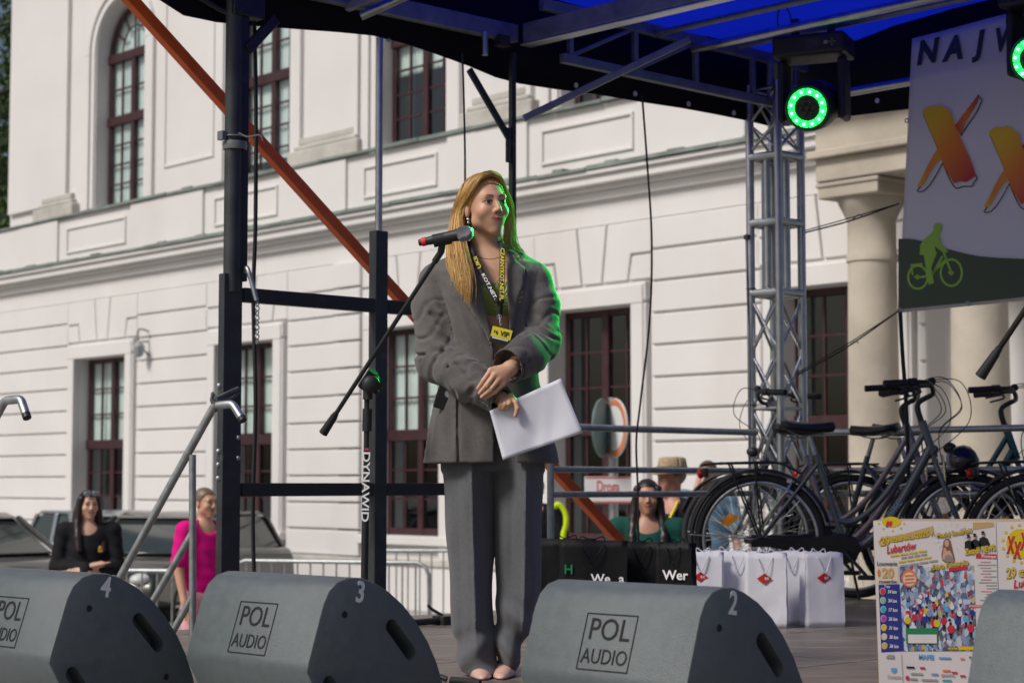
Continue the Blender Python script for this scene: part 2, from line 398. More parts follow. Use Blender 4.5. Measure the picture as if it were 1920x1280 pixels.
for i, (a, b) in enumerate(LOWW): window(a, b, ZB, [(2.52, 3), (ZT, 3)], curtain=[.5, .48, .5, .0, .0][i])
for i, (a, b) in enumerate(UPW): window(a, b, ZL + .06, [(8.22, 4), (ZS - .08, 2)], arch=True, off=-.38, curtain=[.96, .92, .7, .5, 0][i])
# wall lamp bracket
def facpt(px, py, off=0.0):
    d = Vector(ray(px, py)); o = BO + BN * off - Vector((0, 0, CAMZ)); k = (BO + BN * off).dot(BN) / d.dot(BN); return d * k + Vector((0, 0, CAMZ))
wl = thing('wall_lantern', 'small wrought iron lantern bracket on the palace wall beside the leftmost window', 'lantern', facpt(278, 640))
p = facpt(281, 635); q = MB()
q.tube(spline([p + UP * -.28, p + BN * .1 + UP * -.2, p + BN * .22 + UP * -.02, p + BN * .2 + UP * .15, p + BN * .02 + UP * .12], 6), .014, 6)
q.tube([p + UP * -.3, p + UP * .32], .016, 6); q.tube(spline([p + UP * .25, p + UP * .3 - BD * .2, p + UP * .26 - BD * .42, p + UP * .2 - BD * .45], 6), .012, 6)
q.tube(spline([p + UP * .28, p + UP * .33 + BD * .15, p + UP * .25 + BD * .25], 6), .012, 6); q.tube([p + BN * .15 + UP * -.05, p + UP * -.05], .012, 6)
q.build('bracket', mat('wrought_iron', (.1, .11, .12), .6, .3), wl, smooth=60)
q = MB(); q.lathe(p + BN * .2 + UP * -.24, [(.02, -.08), (.07, -.04), (.1, .1), (.06, .16), (.015, .2)], n=8); q.build('lantern_body', mat('lantern_glass', (.3, .33, .34), .2), wl)
# portico
def facT(px, off): return (facpt(px, 900, off) - BO).dot(BD)
por = thing('portico', 'weathered beige stone portico with round columns at the right of the palace', 'portico', BP(22.5, 0, 1))
OFFC = 1.0
for i, px in enumerate((1641, 1842)):
    t = facT(px, OFFC); c0 = BP(t, 0, OFFC); Yc = c0.y; r = (49 if i == 0 else 56) * Yc / F
    q = MB(); q.lathe(c0, [(r * 1.35, .12), (r * 1.35, .35), (r * 1.22, .42), (r * 1.18, .5), (r * 1.05, .56), (r * 1.03, .62)] + [(r * (1.03 - .10 * k / 8), .62 + 3.45 * k / 8) for k in range(1, 9)] + [(r * .99, 4.08), (r * .99, 4.14), (r * .93, 4.17), (r * .93, 4.5), (r * .98, 4.52), (r * 1.12, 4.6), (r * 1.28, 4.68), (r * 1.3, 4.72)], n=48)
    cl = q.build('column', M_stone, por, smooth=35)
    q = MB(); q.box(c0 + UP * 4.78, (r * 2.9, r * 2.9, .12), (BD, BN, UP)); q.box(c0 + UP * 4.86, (r * 3.05, r * 3.05, .05), (BD, BN, UP)); q.build('capital', M_stone, cl, bevel=.015)
t0 = facT(1600, OFFC) - .1
for (z0, z1, o0, o1, dt) in ((4.89, 5.12, .5, 1.42, 0), (5.12, 5.2, .45, 1.5, -.06), (5.2, 5.62, .5, 1.42, 0), (5.62, 5.74, .4, 1.62, -.12), (5.74, 6.3, .3, 1.75, -.2)):
    bbox_(MB(), t0 + dt, 27, z0, z1, 0 if z0 < 5.7 else -.02, o1).build('entablature', M_stone, por, bevel=.015)
bbox_(MB(), t0 - .6, 27, 0, .12, .14, 1.9).build('step', M_basestone, por, bevel=.02)
bbox_(MB(), 21.35, 22.6, .12, 5.0, .03, .09).build('pilaster', M_plaster, por)
# tree beyond the left end of the palace
def leaf_tree(name, label, base, h, cr, cen, nleaf, col, seed):
    rnd = np.random.RandomState(seed); root = thing(name, label, 'tree', base); q = MB(); b = Vector(base)
    q.tube(spline([b, b + Vector((.1, 0, h * .3)), b + Vector((-.1, .1, h * .6)), b + Vector((.1, 0, h * .85))], 5), [.28 - .22 * k / 15 for k in range(16)], 9)
    for k in range(14):
        z0 = h * (.3 + .5 * k / 14); a = k * 2.4; L = cr * .75
        q.tube(spline([b + UP * z0, b + Vector((math.cos(a) * L * .5, math.sin(a) * L * .5, z0 + .5)), b + Vector((math.cos(a) * L, math.sin(a) * L, z0 + 1.3))], 4), [.1 - .085 * j / 8 for j in range(9)], 6)
    q.build('trunk', mat('bark', (.09, .07, .05), .9, 0, .3, 9, .5, 30), root, smooth=60)
    cl = rnd.normal(size=(90, 3)); cl /= np.linalg.norm(cl, axis=1)[:, None]; cl *= rnd.uniform(.35, 1, (90, 1)) * np.array([cr, cr, h * .42])
    cc = cl[rnd.randint(0, 90, nleaf)] + rnd.normal(size=(nleaf, 3)) * .42 + np.array(cen)
    u = rnd.normal(size=(nleaf, 3)); u /= np.linalg.norm(u, axis=1)[:, None]; v = np.cross(u, rnd.normal(size=(nleaf, 3))); v /= np.linalg.norm(v, axis=1)[:, None]
    sz = rnd.uniform(.06, .13, (nleaf, 1)); V = np.stack([cc - u * sz, cc + v * sz * .5, cc + u * sz, cc - v * sz * .5], 1).reshape(-1, 3)
    Fq = np.arange(nleaf * 4).reshape(-1, 4)
    o = mesh_obj('crown', V, Fq, mat('leaf_' + name, col, .55, 0, .5, 2.0), root); return root
M0 = P(-70, 900, 47)
leaf_tree('broadleaf_tree', 'green leafy tree at the far left edge beyond the palace corner', (M0.x, 47, 0), 14.5, 3.6, (M0.x + .3, 47, 9.0), 16000, (.075, .13, .028), 3)
M0 = P(-190, 900, 52)
leaf_tree('tall_tree', 'darker tree behind the left corner of the palace', (M0.x, 52, 0), 16, 4.2, (M0.x + .4, 52, 8.5), 14000, (.035, .075, .02), 5)
# ================================================================== the stage
M_deck = mat('brown_plywood', (.15, .122, .10), .42, 0, .35, 5, .12, 40, stain=((.25, .215, .18), 3, .52, (1, 6, 1)))
M_roofblk = mat('black_tarpaulin', (.006, .007, .014), .75, 0, .2, 4, .1, 12, spec=.15)
def tarp_mat():
    m = bpy.data.materials.new('blue_tarpaulin'); m.use_nodes = True; n = m.node_tree; n.nodes.clear()
    o = n.nodes.new('ShaderNodeOutputMaterial'); mx = n.nodes.new('ShaderNodeMixShader'); d = n.nodes.new('ShaderNodeBsdfDiffuse'); t = n.nodes.new('ShaderNodeBsdfTranslucent')
    nz = n.nodes.new('ShaderNodeTexNoise'); nz.inputs['Scale'].default_value = 1.5; rp = n.nodes.new('ShaderNodeValToRGB')
    rp.color_ramp.elements[0].color = (.004, .016, .62, 1); rp.color_ramp.elements[1].color = (.008, .03, .85, 1)
    n.links.new(nz.outputs[0], rp.inputs[0]); n.links.new(rp.outputs[0], t.inputs[0]); d.inputs[0].default_value = (.006, .014, .16, 1); mx.inputs[0].default_value = .45
    n.links.new(d.outputs[0], mx.inputs[1]); n.links.new(t.outputs[0], mx.inputs[2]); n.links.new(mx.outputs[0], o.inputs[0]); return m
M_tarp = tarp_mat()
M_red = mat('red_paint', (.72, .12, .02), .5, 0, .2, 8, .08, 60, stain=((.55, .10, .04), 7, .62))
M_steel = mat('steel_blue_grey', (.034, .038, .043), .5, .0, .35, 10, .1, 60, stain=((.16, .15, .14), 8, .66))
deck = MB(); 
dk = ST(0, 0, 0)
dkb = MB(); dkb.box(ST(4.3, 1.35, DECK - .075), (9.0, 5.3, .11), (E1, E2, UP)); dko = dkb.build('stage_floor', mat('deck_frame', (.03, .03, .032), .6, .3), bevel=.01); tag(dko, kind='structure')
for i in range(9):
    for j in range(5):
        q = MB(); q.box(ST(-.2 + i + .5, -1.3 + j * 1.06 + .53, DECK - .01), (.992, 1.052, .02), (E1, E2, UP)); q.build('deck_panel', M_deck, dko)
sk = MB(); sk.box(ST(4.3, -1.24, DECK / 2 - .07), (8.9, .03, DECK - .16), (E1, E2, UP)); sk.box(ST(-.15, 1.4, DECK / 2 - .07), (.03, 5.2, DECK - .16), (E1, E2, UP)); sk.build('skirt', M_roofblk, dko)
for a in (.3, 4, 8):
    for b in (-1.0, 1.3, 3.6): q = MB(); q.tube([ST(a, b, 0), ST(a, b, DECK - .12)], .03, 10); q.build('deck_leg', M_galv, dko, smooth=60)

can = thing('stage_canopy', 'black and blue roofed stage canopy on dark steel posts', 'stage canopy', ST(0, 0, 0))
def post(b, w1, w2, z0, z1, m, name='post', a=0.0):
    q = MB(); q.box(ST(a, b, (z0 + z1) / 2), (w1, w2, z1 - z0), (E1, E2, UP)); return q.build(name, m, can, bevel=.004)
bB = (9.19 - 8.6) / .69; bC = (9.8 - 8.6) / .69
pa = post(.0, .045, .10, 0.0, 2.78, M_steel)
q = MB(); q.tube([ST(.0, .005, 2.7), ST(.0, .005, 4.05)], .038, 16); q.build('inner_tube', M_steel, pa, smooth=60)
q = MB(); q.box(ST(.004, .05, 3.4), (.04, .05, 1.3), (E1, E2, UP)); q.build('inner_channel', M_blk, pa, bevel=.004)
pb = post(bB, .055, .075, 0.0, 3.05, M_steel)
q = MB(); q.tube([ST(0, bB, 3.0), ST(0, bB, 3.985)], .0175, 14); q.build('inner_tube', M_alu, pb, smooth=60)
pc = post(bC, .03, .03, 0.0, 4.05, M_blk)
for (z, h) in ((2.69, .065), (1.82, .06)):
    for (b0, b1) in ((.06, bB - .035), (bB + .04, bC - .015), ): 
        q = MB(); q.beam(ST(.004, b0, z), ST(.004, b1, z), .04, h); q.build('crossbar', M_blk, can, bevel=.004)
# locking pin with chain, bolts and ties on the front post
q = MB(); q.tube(spline([ST(.03, .06, 2.79), ST(.06, .05, 2.80), ST(.10, .07, 2.66)], 5), .011, 8); pn = q.build('locking_pin', M_galv, pa, smooth=60)
q = MB()
for k in range(9): q.ring(ST(.1, .075, 2.645 - k * .021), E1 if k % 2 else E2, .010, .003, 14, 6)
q.build('chain', M_galv, pn, smooth=60)
q = MB()
for z in (2.28, 1.99, 1.93, 1.87): q.ball(ST(-.005, -.052, z), (.012, .008, .012), 10, 6)
for z in (2.05, 1.96): q.ball(ST(.028, .03, z), (.01, .01, .012), 10, 6)
q.build('bolt', M_galv, pa, smooth=60)
q = MB(); zt_ = 3.40
q.ring(ST(0, .015, zt_), UP, .052, .004, 28, 6); q.ring(ST(0, .015, zt_ - .04), UP, .05, .006, 28, 6, 3.5); q.tube(spline([ST(.05, .0, zt_ + .01), ST(.09, .02, zt_ - .01), ST(.14, .05, zt_ - .005), ST(.15, .06, zt_ - .03)], 6), .004, 6)
q.box(ST(-.01, -.05, zt_ + .0), (.04, .02, .04), (E1, E2, UP)); q.build('plastic_tie', mat('clear_tape', (.16, .165, .17), .35), pa, smooth=50)
# diagonal red brace outside the posts
def sideY(px, extra): 
    k = (px - 960) / F; t = (k * SA.y - SA.x) / (E2.x - k * E2.y); return SA.y + E2.y * t + extra
r0 = P(180, -72, sideY(180, .35)); r1 = P(1185, 1040, sideY(1185, .35))
q = MB(); q.beam(r0, r1, .05, .055); rb = q.build('diagonal_brace', M_red, can, bevel=.004); tag(rb, 'orange red steel strut crossing behind the posts')
# roof
ZR = 4.4
q = MB(); n = 24; grid = []
for j in range(n + 1):
    b = -.75 + (4.25 + .75) * j / n; grid.append([ST(-.12 + 8.8 * i / n, b, ZR + .5 * math.sin(math.pi * min(1, i / n)) * (0.0 if i == 0 else 1) * .6 + .02 * math.sin(i * 1.3 + j)) for i in range(n + 1)])
q.sheet(grid); q.build('roof_sheet', M_tarp, can, smooth=180)
def curtain_poly(name, pts_top, pts_bot, m, th=.006):
    grid = [pts_bot, pts_top]; q = MB(); q.sheet(grid); o = q.build(name, m, can, smooth=180); s_ = o.modifiers.new('s', 'SOLIDIFY'); s_.thickness = th; return o
def SP(px, py, a):   # point of the vertical plane e1=a seen at a pixel
    d = Vector(ray(px, py)); o = ST(a, 0, 0); k = o.dot(E1) / d.dot(E1); return d * k + Vector((0, 0, CAMZ))
def SPb(px, py, b):  # point of the vertical plane e2=b
    d = Vector(ray(px, py)); o = ST(0, b, 0); k = o.dot(E2) / d.dot(E2); return d * k + Vector((0, 0, CAMZ))
edge = [(250, -18), (300, 0), (345, 29), (408, 42), (470, 48), (560, 55), (640, 61), (700, 67), (760, 82), (820, 102), (880, 124), (930, 145), (975, 157), (1040, 167), (1120, 177), (1200, 191), (1280, 203), (1340, 214), (1400, 226), (1450, 238)]
bot = [SP(x, y, -.1) for x, y in edge]; top = [Vector((p.x, p.y, ZR + .02)) for p in bot]
val = curtain_poly('valance', top, bot, M_roofblk)
redge = [(1450, 238), (1480, 236), (1560, 222), (1640, 212), (1700, 205), (1800, 190), (1920, 172), (2100, 150), (2300, 130)]
bot2 = [SPb(x, y, 4.22) for x, y in redge]; top2 = [Vector((p.x, p.y, ZR + .3)) for p in bot2]
val2 = curtain_poly('valance', top2, bot2, M_roofblk)
M_eye = mat('eyelet', (.8, .8, .78), .4, .3, .1)
for (x, y, pl, b) in [(1080, 160, 0, -.092), (1191, 176, 0, -.092), (1291, 195, 0, -.092), (1376, 212, 0, -.092), (1645, 189, 1, 4.21)]:
    p = SP(x, y, b) if pl == 0 else SPb(x, y, b); ax = E1 if pl == 0 else E2
    q = MB(); q.lathe(p, [(.002, -.003), (.0145, -.003), (.0145, .003), (.002, .003)], axis=ax, n=16); q.build('eyelet', M_eye, val if pl == 0 else val2)
# beams
def bm(p0, p1, w, h, name='roof_beam', m=None, up=UP): q = MB(); q.beam(p0, p1, w, h, up); return q.build(name, m or M_alu, can, bevel=.004)
M_dal = mat('dull_aluminium', (.22, .235, .27), .5, .7, .2, 12, .06, 80)
zb = 4.15
bm(ST(.0, -.7, zb), ST(.0, bC + .02, zb), .05, .09, m=M_dal)
bm(ST(.05, bC + .05, zb), ST(7, bC + .05, zb), .05, .10, m=M_dal)
bm(ST(.03, bC + .06, zb - .058), ST(7, bC + .06, zb - .058), .075, .012, 'beam_flange', m=M_alu)
bm(ST(.0, bC + .08, 3.72), ST(.55, bC + .75, 4.15), .035, .035, 'brace', m=M_dal)
bm(ST(.06, bC + .15, 4.32), ST(.06, 4.1, 4.32), .04, .06, m=M_dal); bm(ST(.06, bC + .3, 4.06), ST(.06, 4.1, 4.06), .04, .05, m=M_dal)
for b in (2.1, 2.6, 3.1, 3.6, 4.0): bm(ST(.06, b, 4.07), ST(.06, b, 4.31), .03, .03, 'strut', m=M_dal, up=E1)
for (b0, b1) in ((2.1, 2.6), (2.6, 3.1)): bm(ST(.06, b0, 4.08), ST(.06, b1, 4.31), .022, .022, 'strut', m=M_dal)
bm(ST(.0, bC - .3, 3.92), ST(.0, bC - .02, 3.6), .02, .035, 'brace', m=M_blk); bm(ST(.0, bC - .028, 3.66), ST(.0, bC - .028, 3.48), .02, .03, 'brace', m=M_blk)
bm(ST(.02, .22, 3.97), ST(.02, .06, 3.80), .03, .05, 'brace', m=M_blk)
q = MB(); q.box(ST(.01, .06, 4.03), (.07, .17, .16), (E1, E2, UP)); q.build('corner_bracket', M_blk, can, bevel=.006)
q = MB(); q.tube(spline([ST(-.06, -.45, 4.08), ST(-.05, -.2, 4.03), ST(-.03, -.02, 3.97), ST(.05, .0, 3.96)], 5), .013, 8); q.build('hinge_rod', M_blk, can, smooth=60)
for a, b, r in ((ST(.04, bB - .15, 4.06), ST(.30, bB + .1, 4.22), .022), (ST(.03, bC - .22, 4.0), ST(.03, bC - .22, 4.12), .016)): q = MB(); q.tube([a, b], r, 10); q.build('clamp_tube', M_alu, can, smooth=60)
q = MB(); q.box(ST(.03, bC - .1, 4.09), (.05, .07, .06), (E1, E2, UP)); q.build('clamp', M_blk, can, bevel=.005)
q = MB(); q.ball(ST(.03, bB + .03, 3.975), .012, 10, 6); q.build('bolt', M_galv, can, smooth=60)
for (a, b) in ((.25, .25), (.35, .9)): bm(ST(.0, b - .25, 4.1), ST(.9, b + .1, 4.3), .04, .04, 'strut', m=M_dal)
for (b, z, r, mm) in ((2.75, 4.30, .018, M_dal), (3.08, 4.27, .025, M_alu), (3.45, 4.34, .018, M_dal), (2.45, 4.33, .018, M_dal), (3.93, 4.08, .025, M_alu)):
    q = MB(); q.tube([ST(.06, b, z), ST(7.5, b, z)], r, 12); q.build('roof_pipe', mm, can, smooth=60)
bm(ST(2.0, 4.05, 4.12), ST(2.6, 2.0, 4.3), .05, .05, 'strut', m=M_dal)

# square lattice tower at the rear corner
tr = thing('truss_tower', 'upright silver aluminium lattice truss at the rear corner of the stage', 'truss', ST(.02, 3.85, DECK))
h = .105; ztop = 4.18; zl = [DECK + .02, 1.55, 1.95, 2.3, 2.62]; cz = [(-h, -h), (h, -h), (h, h), (-h, h)]
tc_ = lambda k, z: ST(.02 + cz[k % 4][0], 3.85 + cz[k % 4][1], z)
for k in range(4): q = MB(); q.tube([tc_(k, DECK), tc_(k, ztop)], .0245, 14); q.build('chord', M_alu, tr, smooth=60)
zA, zB_, zC_ = 3.75, 3.36, 2.95
for z in (zA, zB_, zC_):
    for k in range(4): q = MB(); q.tube([tc_(k, z), tc_(k + 1, z)], .024, 12); q.build('rung', M_alu, tr, smooth=60)
for k in range(4):
    m_ = (tc_(k, 0) + tc_(k + 1, 0)) / 2; c_ = ST(.02, 3.85, 0); m_ = m_ + (c_ - m_) * .25
    q = MB(); q.tube([m_ + UP * zC_, m_ + UP * zA], .022, 12); q.build('sleeve_tube', M_alu, tr, smooth=60)
lev = [1.25, 1.60, 1.95, 2.28, 2.6, 2.92]
def lace(p0, p1, r): q = MB(); q.tube([p0, p1], r, 8); q.build('lacing', M_alu, tr, smooth=60)
for k in range(4):
    for a, b in zip(lev[:-1], lev[1:]):
        lace(tc_(k, a), tc_(k + 1, b), .0085); lace(tc_(k + 1, a), tc_(k, b), .0085)
    for z in (1.3, 1.62, 2.28): lace(tc_(k, z), tc_(k + 1, z), .010)
    for a, b in ((zA + .03, 3.95), (3.95, 4.15)): lace(tc_(k, a), tc_(k + 1, b), .009); lace(tc_(k + 1, a), tc_(k, b), .006)
    lace(tc_(k, 4.15), tc_(k + 1, 4.15), .01)
q = MB(); q.tube([ST(.06, 3.76, 4.1), ST(.06, 3.76, 4.35)], .022, 10); q.build('spigot', M_dal, tr, smooth=60)
q = MB(); q.box(tc_(0, 3.28) + E1 * .0 - E2 * .03, (.03, .03, .025), (E1, E2, UP)); q.ring(tc_(0, 2.98), UP, .027, .004, 20, 6); q.ring(tc_(0, 2.3), UP, .027, .004, 20, 6); q.build('tie', M_blk, tr)
q = MB(); q.tube(spline([tc_(0, 3.3) - E2 * .027 - E1 * .01, tc_(0, 2.9) - E2 * .03, tc_(0, 2.5) - E2 * .028 + E1 * .008, tc_(0, 1.9) - E2 * .03, tc_(0, 1.3) - E2 * .03 + E1 * .02], 8), .006, 6); q.build('cable', M_dal, tr, smooth=60)

# guard rails round the back of the deck
rl = thing('side_guardrail', 'grey tubular guard rail along the far side of the stage', 'railing', ST(0, 2.03, DECK))
for z in (2.14, 1.92, 1.79):
    q = MB(); q.tube([ST(-.02, 2.03, z), ST(-.02, 3.7, z)], .0165 if z < 2 else .0185, 12); q.build('rail', M_galv, rl, smooth=60)
for b in (2.03, ): q = MB(); q.tube([ST(-.02, b, DECK), ST(-.02, b, 2.15)], .019, 12); q.build('upright', M_galv, rl, smooth=60)
q = MB(); q.box(ST(-.03, 1.93, 1.62), (.03, .05, .9), (E1, E2, UP)); q.build('upright', M_galv, rl, bevel=.004)
rl = thing('rear_guardrail', 'grey tubular guard rail behind the bicycles', 'railing', ST(1, 4.0, DECK))
for z in (2.14, 1.92, 1.79):
    q = MB(); q.tube([ST(.15, 3.98, z), ST(5, 3.98, z)], .0185, 12); q.build('rail', M_galv, rl, smooth=60)
for a in (2.9, 4.8): q = MB(); q.tube([ST(a, 3.98, DECK), ST(a, 3.98, 2.15)], .019, 12); q.build('upright', M_galv, rl, smooth=60)
# stair handrails
def handrail(pts, Y, posts, label):
    t = thing('stair_handrail', label, 'handrail', P(pts[-1][0], 1180, Y) * 1.0, group='stair handrails')
    t.location.z = 0; WM[t.name] = t.matrix_basis.copy()
    pp = [P(x, y, Y + dy) for x, y, dy in pts]; q = MB()
    def rnd(pp, r=.012):
        o = [pp[0]]
        for a, b, c in zip(pp[:-2], pp[1:-1], pp[2:]): o += [b + (a - b).normalized() * r, b + (a - b).normalized() * r * .35 + (c - b).normalized() * r * .35, b + (c - b).normalized() * r]
        return o + [pp[-1]]
    q.tube(rnd(pp), .0175, 14, caps=False); q.build('top_rail', M_galv, t, smooth=60)
    q = MB(); d = (pp[0] - pp[1]).normalized(); q.tube([pp[0] - d * .02, pp[0] + d * .001], .0178, 14); q.build('end_cap', M_blkpl, t)
    for seg in posts: q = MB(); q.tube([P(x, y, Y + dy) for x, y, dy in seg], .0155, 12); q.build('baluster', M_galv, t, smooth=60)
    return t
handrail([(456, 788, -.1), (436, 757, -.06), (402, 760, 0), (300, 945, .12), (130, 1255, .3)], 8.3, [[(361, 852, .05), (361, 1230, .05)], [(361, 998, .05), (215, 1250, .2)], [(361, 1118, .05), (280, 1260, .12)]], 'galvanised stair handrail tied to the front stage post')
handrail([(51, 783, -.1), (39, 748, -.06), (9, 751, 0), (-60, 880, .1), (-200, 1140, .25)], 7.7, [[(-45, 860, .05), (-45, 1200, .05)]], 'stair handrail end poking in at the left edge of the picture')
q = MB(); p = P(402, 760, 8.3)
for k, (dx, r) in enumerate(((0, .03), (.01, .026))): q.ring(p + Vector((-.005 + dx, .01, .005 + k * .015)), (1, .3, .35), r, .006, 20, 6)
q.tube(spline([p + Vector((-.01, -.02, .02)), P(430, 735, 8.42), P(446, 728, 8.5)], 6), .009, 6); q.tube(spline([p + Vector((0, -.02, .03)), P(430, 748, 8.42), P(448, 735, 8.5)], 6), .007, 6); q.tube(spline([p, P(397, 742, 8.28), P(399, 736, 8.3)], 4), .006, 6)
tag(q.build('rubber_strap', mat('grey_rubber', (.12, .12, .12), .6), smooth=60), 'grey rubber strap knotted round handrail and stage post', 'strap')
# hanging cables and ropes
def cable(pts, r, label, name='hanging_cable', cat='cable'):
    q = MB(); q.tube(spline([P(*p) for p in pts], 10), r, 8); return tag(q.build(name, M_rub, smooth=60), label, cat)
cable([(477, 40, 8.75), (480, 200, 8.74), (479, 420, 8.73), (475, 560, 8.74), (479, 760, 8.74), (474, 960, 8.75), (478, 1130, 8.75)], .0095, 'thick black cable hanging down just right of the front post')
cable([(867, 100, 9.5), (870, 200, 9.5), (872, 330, 9.5), (870, 560, 9.5), (872, 900, 9.52), (868, 1150, 9.55)], .005, 'thin black cable hanging behind the blonde woman')
cable([(1204, 180, 10.3), (1213, 300, 10.3), (1222, 450, 10.31), (1218, 600, 10.31), (1200, 760, 10.3), (1193, 830, 10.29), (1196, 930, 10.28), (1198, 1145, 10.2)], .0055, 'thin black cable hanging between the woman and the truss')
cable([(1688, 585, 10.3), (1692, 660, 10.3), (1700, 780, 10.31), (1704, 960, 10.3), (1700, 1110, 10.3)], .011, 'black cable hanging below the banner corner')
# ================================================================== banner
def banner_mat():
    m = mat('banner_vinyl', (.78, .78, .80), .5, 0, .03, 2, .03, 8); n = m.node_tree; b = n.nodes['Principled BSDF']; o = n.nodes['Material Output']
    t = n.nodes.new('ShaderNodeBsdfTranslucent'); t.inputs[0].default_value = (.75, .75, .8, 1); mx = n.nodes.new('ShaderNodeMixShader'); mx.inputs[0].default_value = .5
    n.links.new(b.outputs[0], mx.inputs[1]); n.links.new(t.outputs[0], mx.inputs[2]); n.links.new(mx.outputs[0], o.inputs[0]); return m
M_ban = banner_mat()
def grad_mat(name, c0, c1, axis, a, b):
    m = bpy.data.materials.new(name); m.use_nodes = True; n = m.node_tree; bs = n.nodes['Principled BSDF']; bs.inputs['Roughness'].default_value = .5
    tc = n.nodes.new('ShaderNodeTexCoord'); dp = n.nodes.new('ShaderNodeVectorMath'); dp.operation = 'DOT_PRODUCT'; dp.inputs[1].default_value = axis
    mr = n.nodes.new('ShaderNodeMapRange'); mr.inputs['From Min'].default_value = a; mr.inputs['From Max'].default_value = b
    rp = n.nodes.new('ShaderNodeValToRGB'); e = rp.color_ramp.elements; e[0].color = (*c0, 1); e[1].color = (*c1, 1); k = rp.color_ramp.elements.new(.45); k.color = (.75, .22, .02, 1)
    n.links.new(tc.outputs['Generated'], dp.inputs[0]); n.links.new(dp.outputs['Value'], mr.inputs['Value']); n.links.new(mr.outputs[0], rp.inputs[0]); n.links.new(rp.outputs[0], bs.inputs['Base Color']); return m
BB = 3.86
bn = thing('event_banner', 'white printed vinyl banner with painted crosses and a green cyclist on dark green hill', 'banner', SPb(1690, 585, BB))
def bz(zx, zy): return (1660 + zx / 2.246, 30 + zy / 2.246)          # reading of the photograph's banner region
def ba(zx, zy):
    p = SPb(*bz(zx, zy), BB); return ((p - SA).dot(E1), p.z)
gr = []; nA, nB = 26, 30
cL = [(110, 95), (50, 1250)]; cR = [(760, -75), (760, 1180)]
for j in range(nB + 1):
    t = j / nB; row = []
    for i in range(nA + 1):
        s_ = i / nA; x = (cL[0][0] * (1 - t) + cL[1][0] * t) * (1 - s_) + (cR[0][0] * (1 - t) + cR[1][0] * t) * s_; y = (cL[0][1] * (1 - t) + cL[1][1] * t) * (1 - s_) + (cR[0][1] * (1 - t) + cR[1][1] * t) * s_
        row.append(SPb(*bz(x, y), BB) + E2 * (.006 + .003 * math.sin(s_ * 9 + t * 3)))
    gr.append(row)
q = MB(); q.sheet(gr); sh = q.build('sheet', M_ban, bn, smooth=180); sm = sh.modifiers.new('s', 'SOLIDIFY'); sm.thickness = .002; sm.offset = 1
def bpoly(name, pts, m, th=.0015, lift=0.004, parent=None): 
    q = MB(); q.prism([ba(*p) for p in pts], ST(0, BB - lift, 0), E1, UP, th); return q.build(name, m, parent or bn)
def smooth_poly(pts, n=5):
    v = [(Vector((a, b, 0))) for a, b in pts]; v = v + [v[0]]; return [(p.x, p.y) for p in spline(v, n)[:-1]]
M_hill = mat('print_dark_green', (.045, .075, .04), .5, 0, .06, 3)
bpoly('green_hill', [(57, 938), (95, 938), (130, 942), (165, 950), (200, 961), (250, 977), (300, 991), (350, 1003), (400, 1012), (480, 1019), (584, 1023), (740, 1026), (740, 1168), (57, 1236)], M_hill)
M_navy = flat('print_navy', (.012, .018, .055))
for ch, zx, zy, hh in (('N', 172, 157, 100), ('A', 282, 142, 100), ('J', 392, 118, 98), ('W', 505, 102, 98)):
    p = SPb(*bz(zx, zy), BB - .005); sz = hh / 2.246 * p.y / F
    text('letter', ch, sz * 1.38, p, E1, UP, M_navy, bn, bold=.045, shear=.22, xs=.95 if ch != 'W' else .8)
thick = [(158, 405), (172, 388), (192, 380), (222, 384), (232, 374), (262, 392), (282, 412), (296, 462), (318, 512), (340, 560), (362, 606), (376, 645), (384, 672), (362, 690), (345, 700), (318, 698), (292, 706), (268, 668), (245, 622), (222, 560), (205, 520), (186, 478)]
thin1 = [(296, 462), (312, 440), (330, 415), (352, 385), (376, 355), (394, 330), (399, 340), (386, 372), (362, 412), (340, 448), (318, 505)]
thin2 = [(222, 560), (205, 585), (180, 630), (158, 675), (137, 716), (146, 724), (165, 706), (190, 660), (215, 622), (243, 600)]
outl = [[(160, 412), (175, 450), (192, 490), (212, 535), (222, 562)], [(242, 618), (225, 650), (200, 692), (178, 722), (158, 738), (140, 740), (136, 734), (148, 718)], [(243, 620), (262, 668), (280, 704), (300, 726), (330, 718), (364, 718), (372, 702), (386, 684), (378, 670)], [(318, 505), (345, 462), (380, 412), (403, 366), (404, 350), (397, 344)]]
M_xr = grad_mat('print_cross', (.78, .50, .02), (.48, .03, .03), (.55, 0, -.83), -.55, .45)
M_xy = grad_mat('print_stroke', (.72, .46, .02), (.72, .35, .02), (1, 0, 0), 0, 1)
M_xd = grad_mat('print_redstroke', (.5, .05, .03), (.45, .03, .03), (1, 0, 0), 0, 1)
for dx, dy in ((0, 0), (281, 87)):
    sh_ = lambda L: [(a + dx, b + dy) for a, b in L]
    bpoly('cross_stroke', sh_(thin2), M_xy, lift=.0045); bpoly('cross_stroke', sh_(thin1), M_xd, lift=.005); bpoly('cross_stroke', sh_(thick), M_xr, lift=.006)
    for ln in outl:
        q = MB(); q.tube(spline([SPb(*bz(a + dx, b + dy), BB - .005) for a, b in ln], 5), .0032, 6); q.build('outline', M_navy, bn, smooth=60)
M_lime = flat('print_lime', (.30, .56, .06))
cyc = bpoly('cyclist_figure', [(148, 1005), (150, 965), (163, 945), (190, 920), (204, 905), (206, 885), (213, 874), (226, 871), (238, 877), (241, 892), (236, 908), (228, 918), (232, 938), (240, 965), (262, 984), (267, 996), (250, 996), (226, 982), (212, 968), (214, 985), (220, 998), (208, 1030), (196, 1062), (204, 1100), (208, 1125), (186, 1132), (178, 1112), (182, 1085), (172, 1050), (166, 1008)], M_lime, lift=.0065)
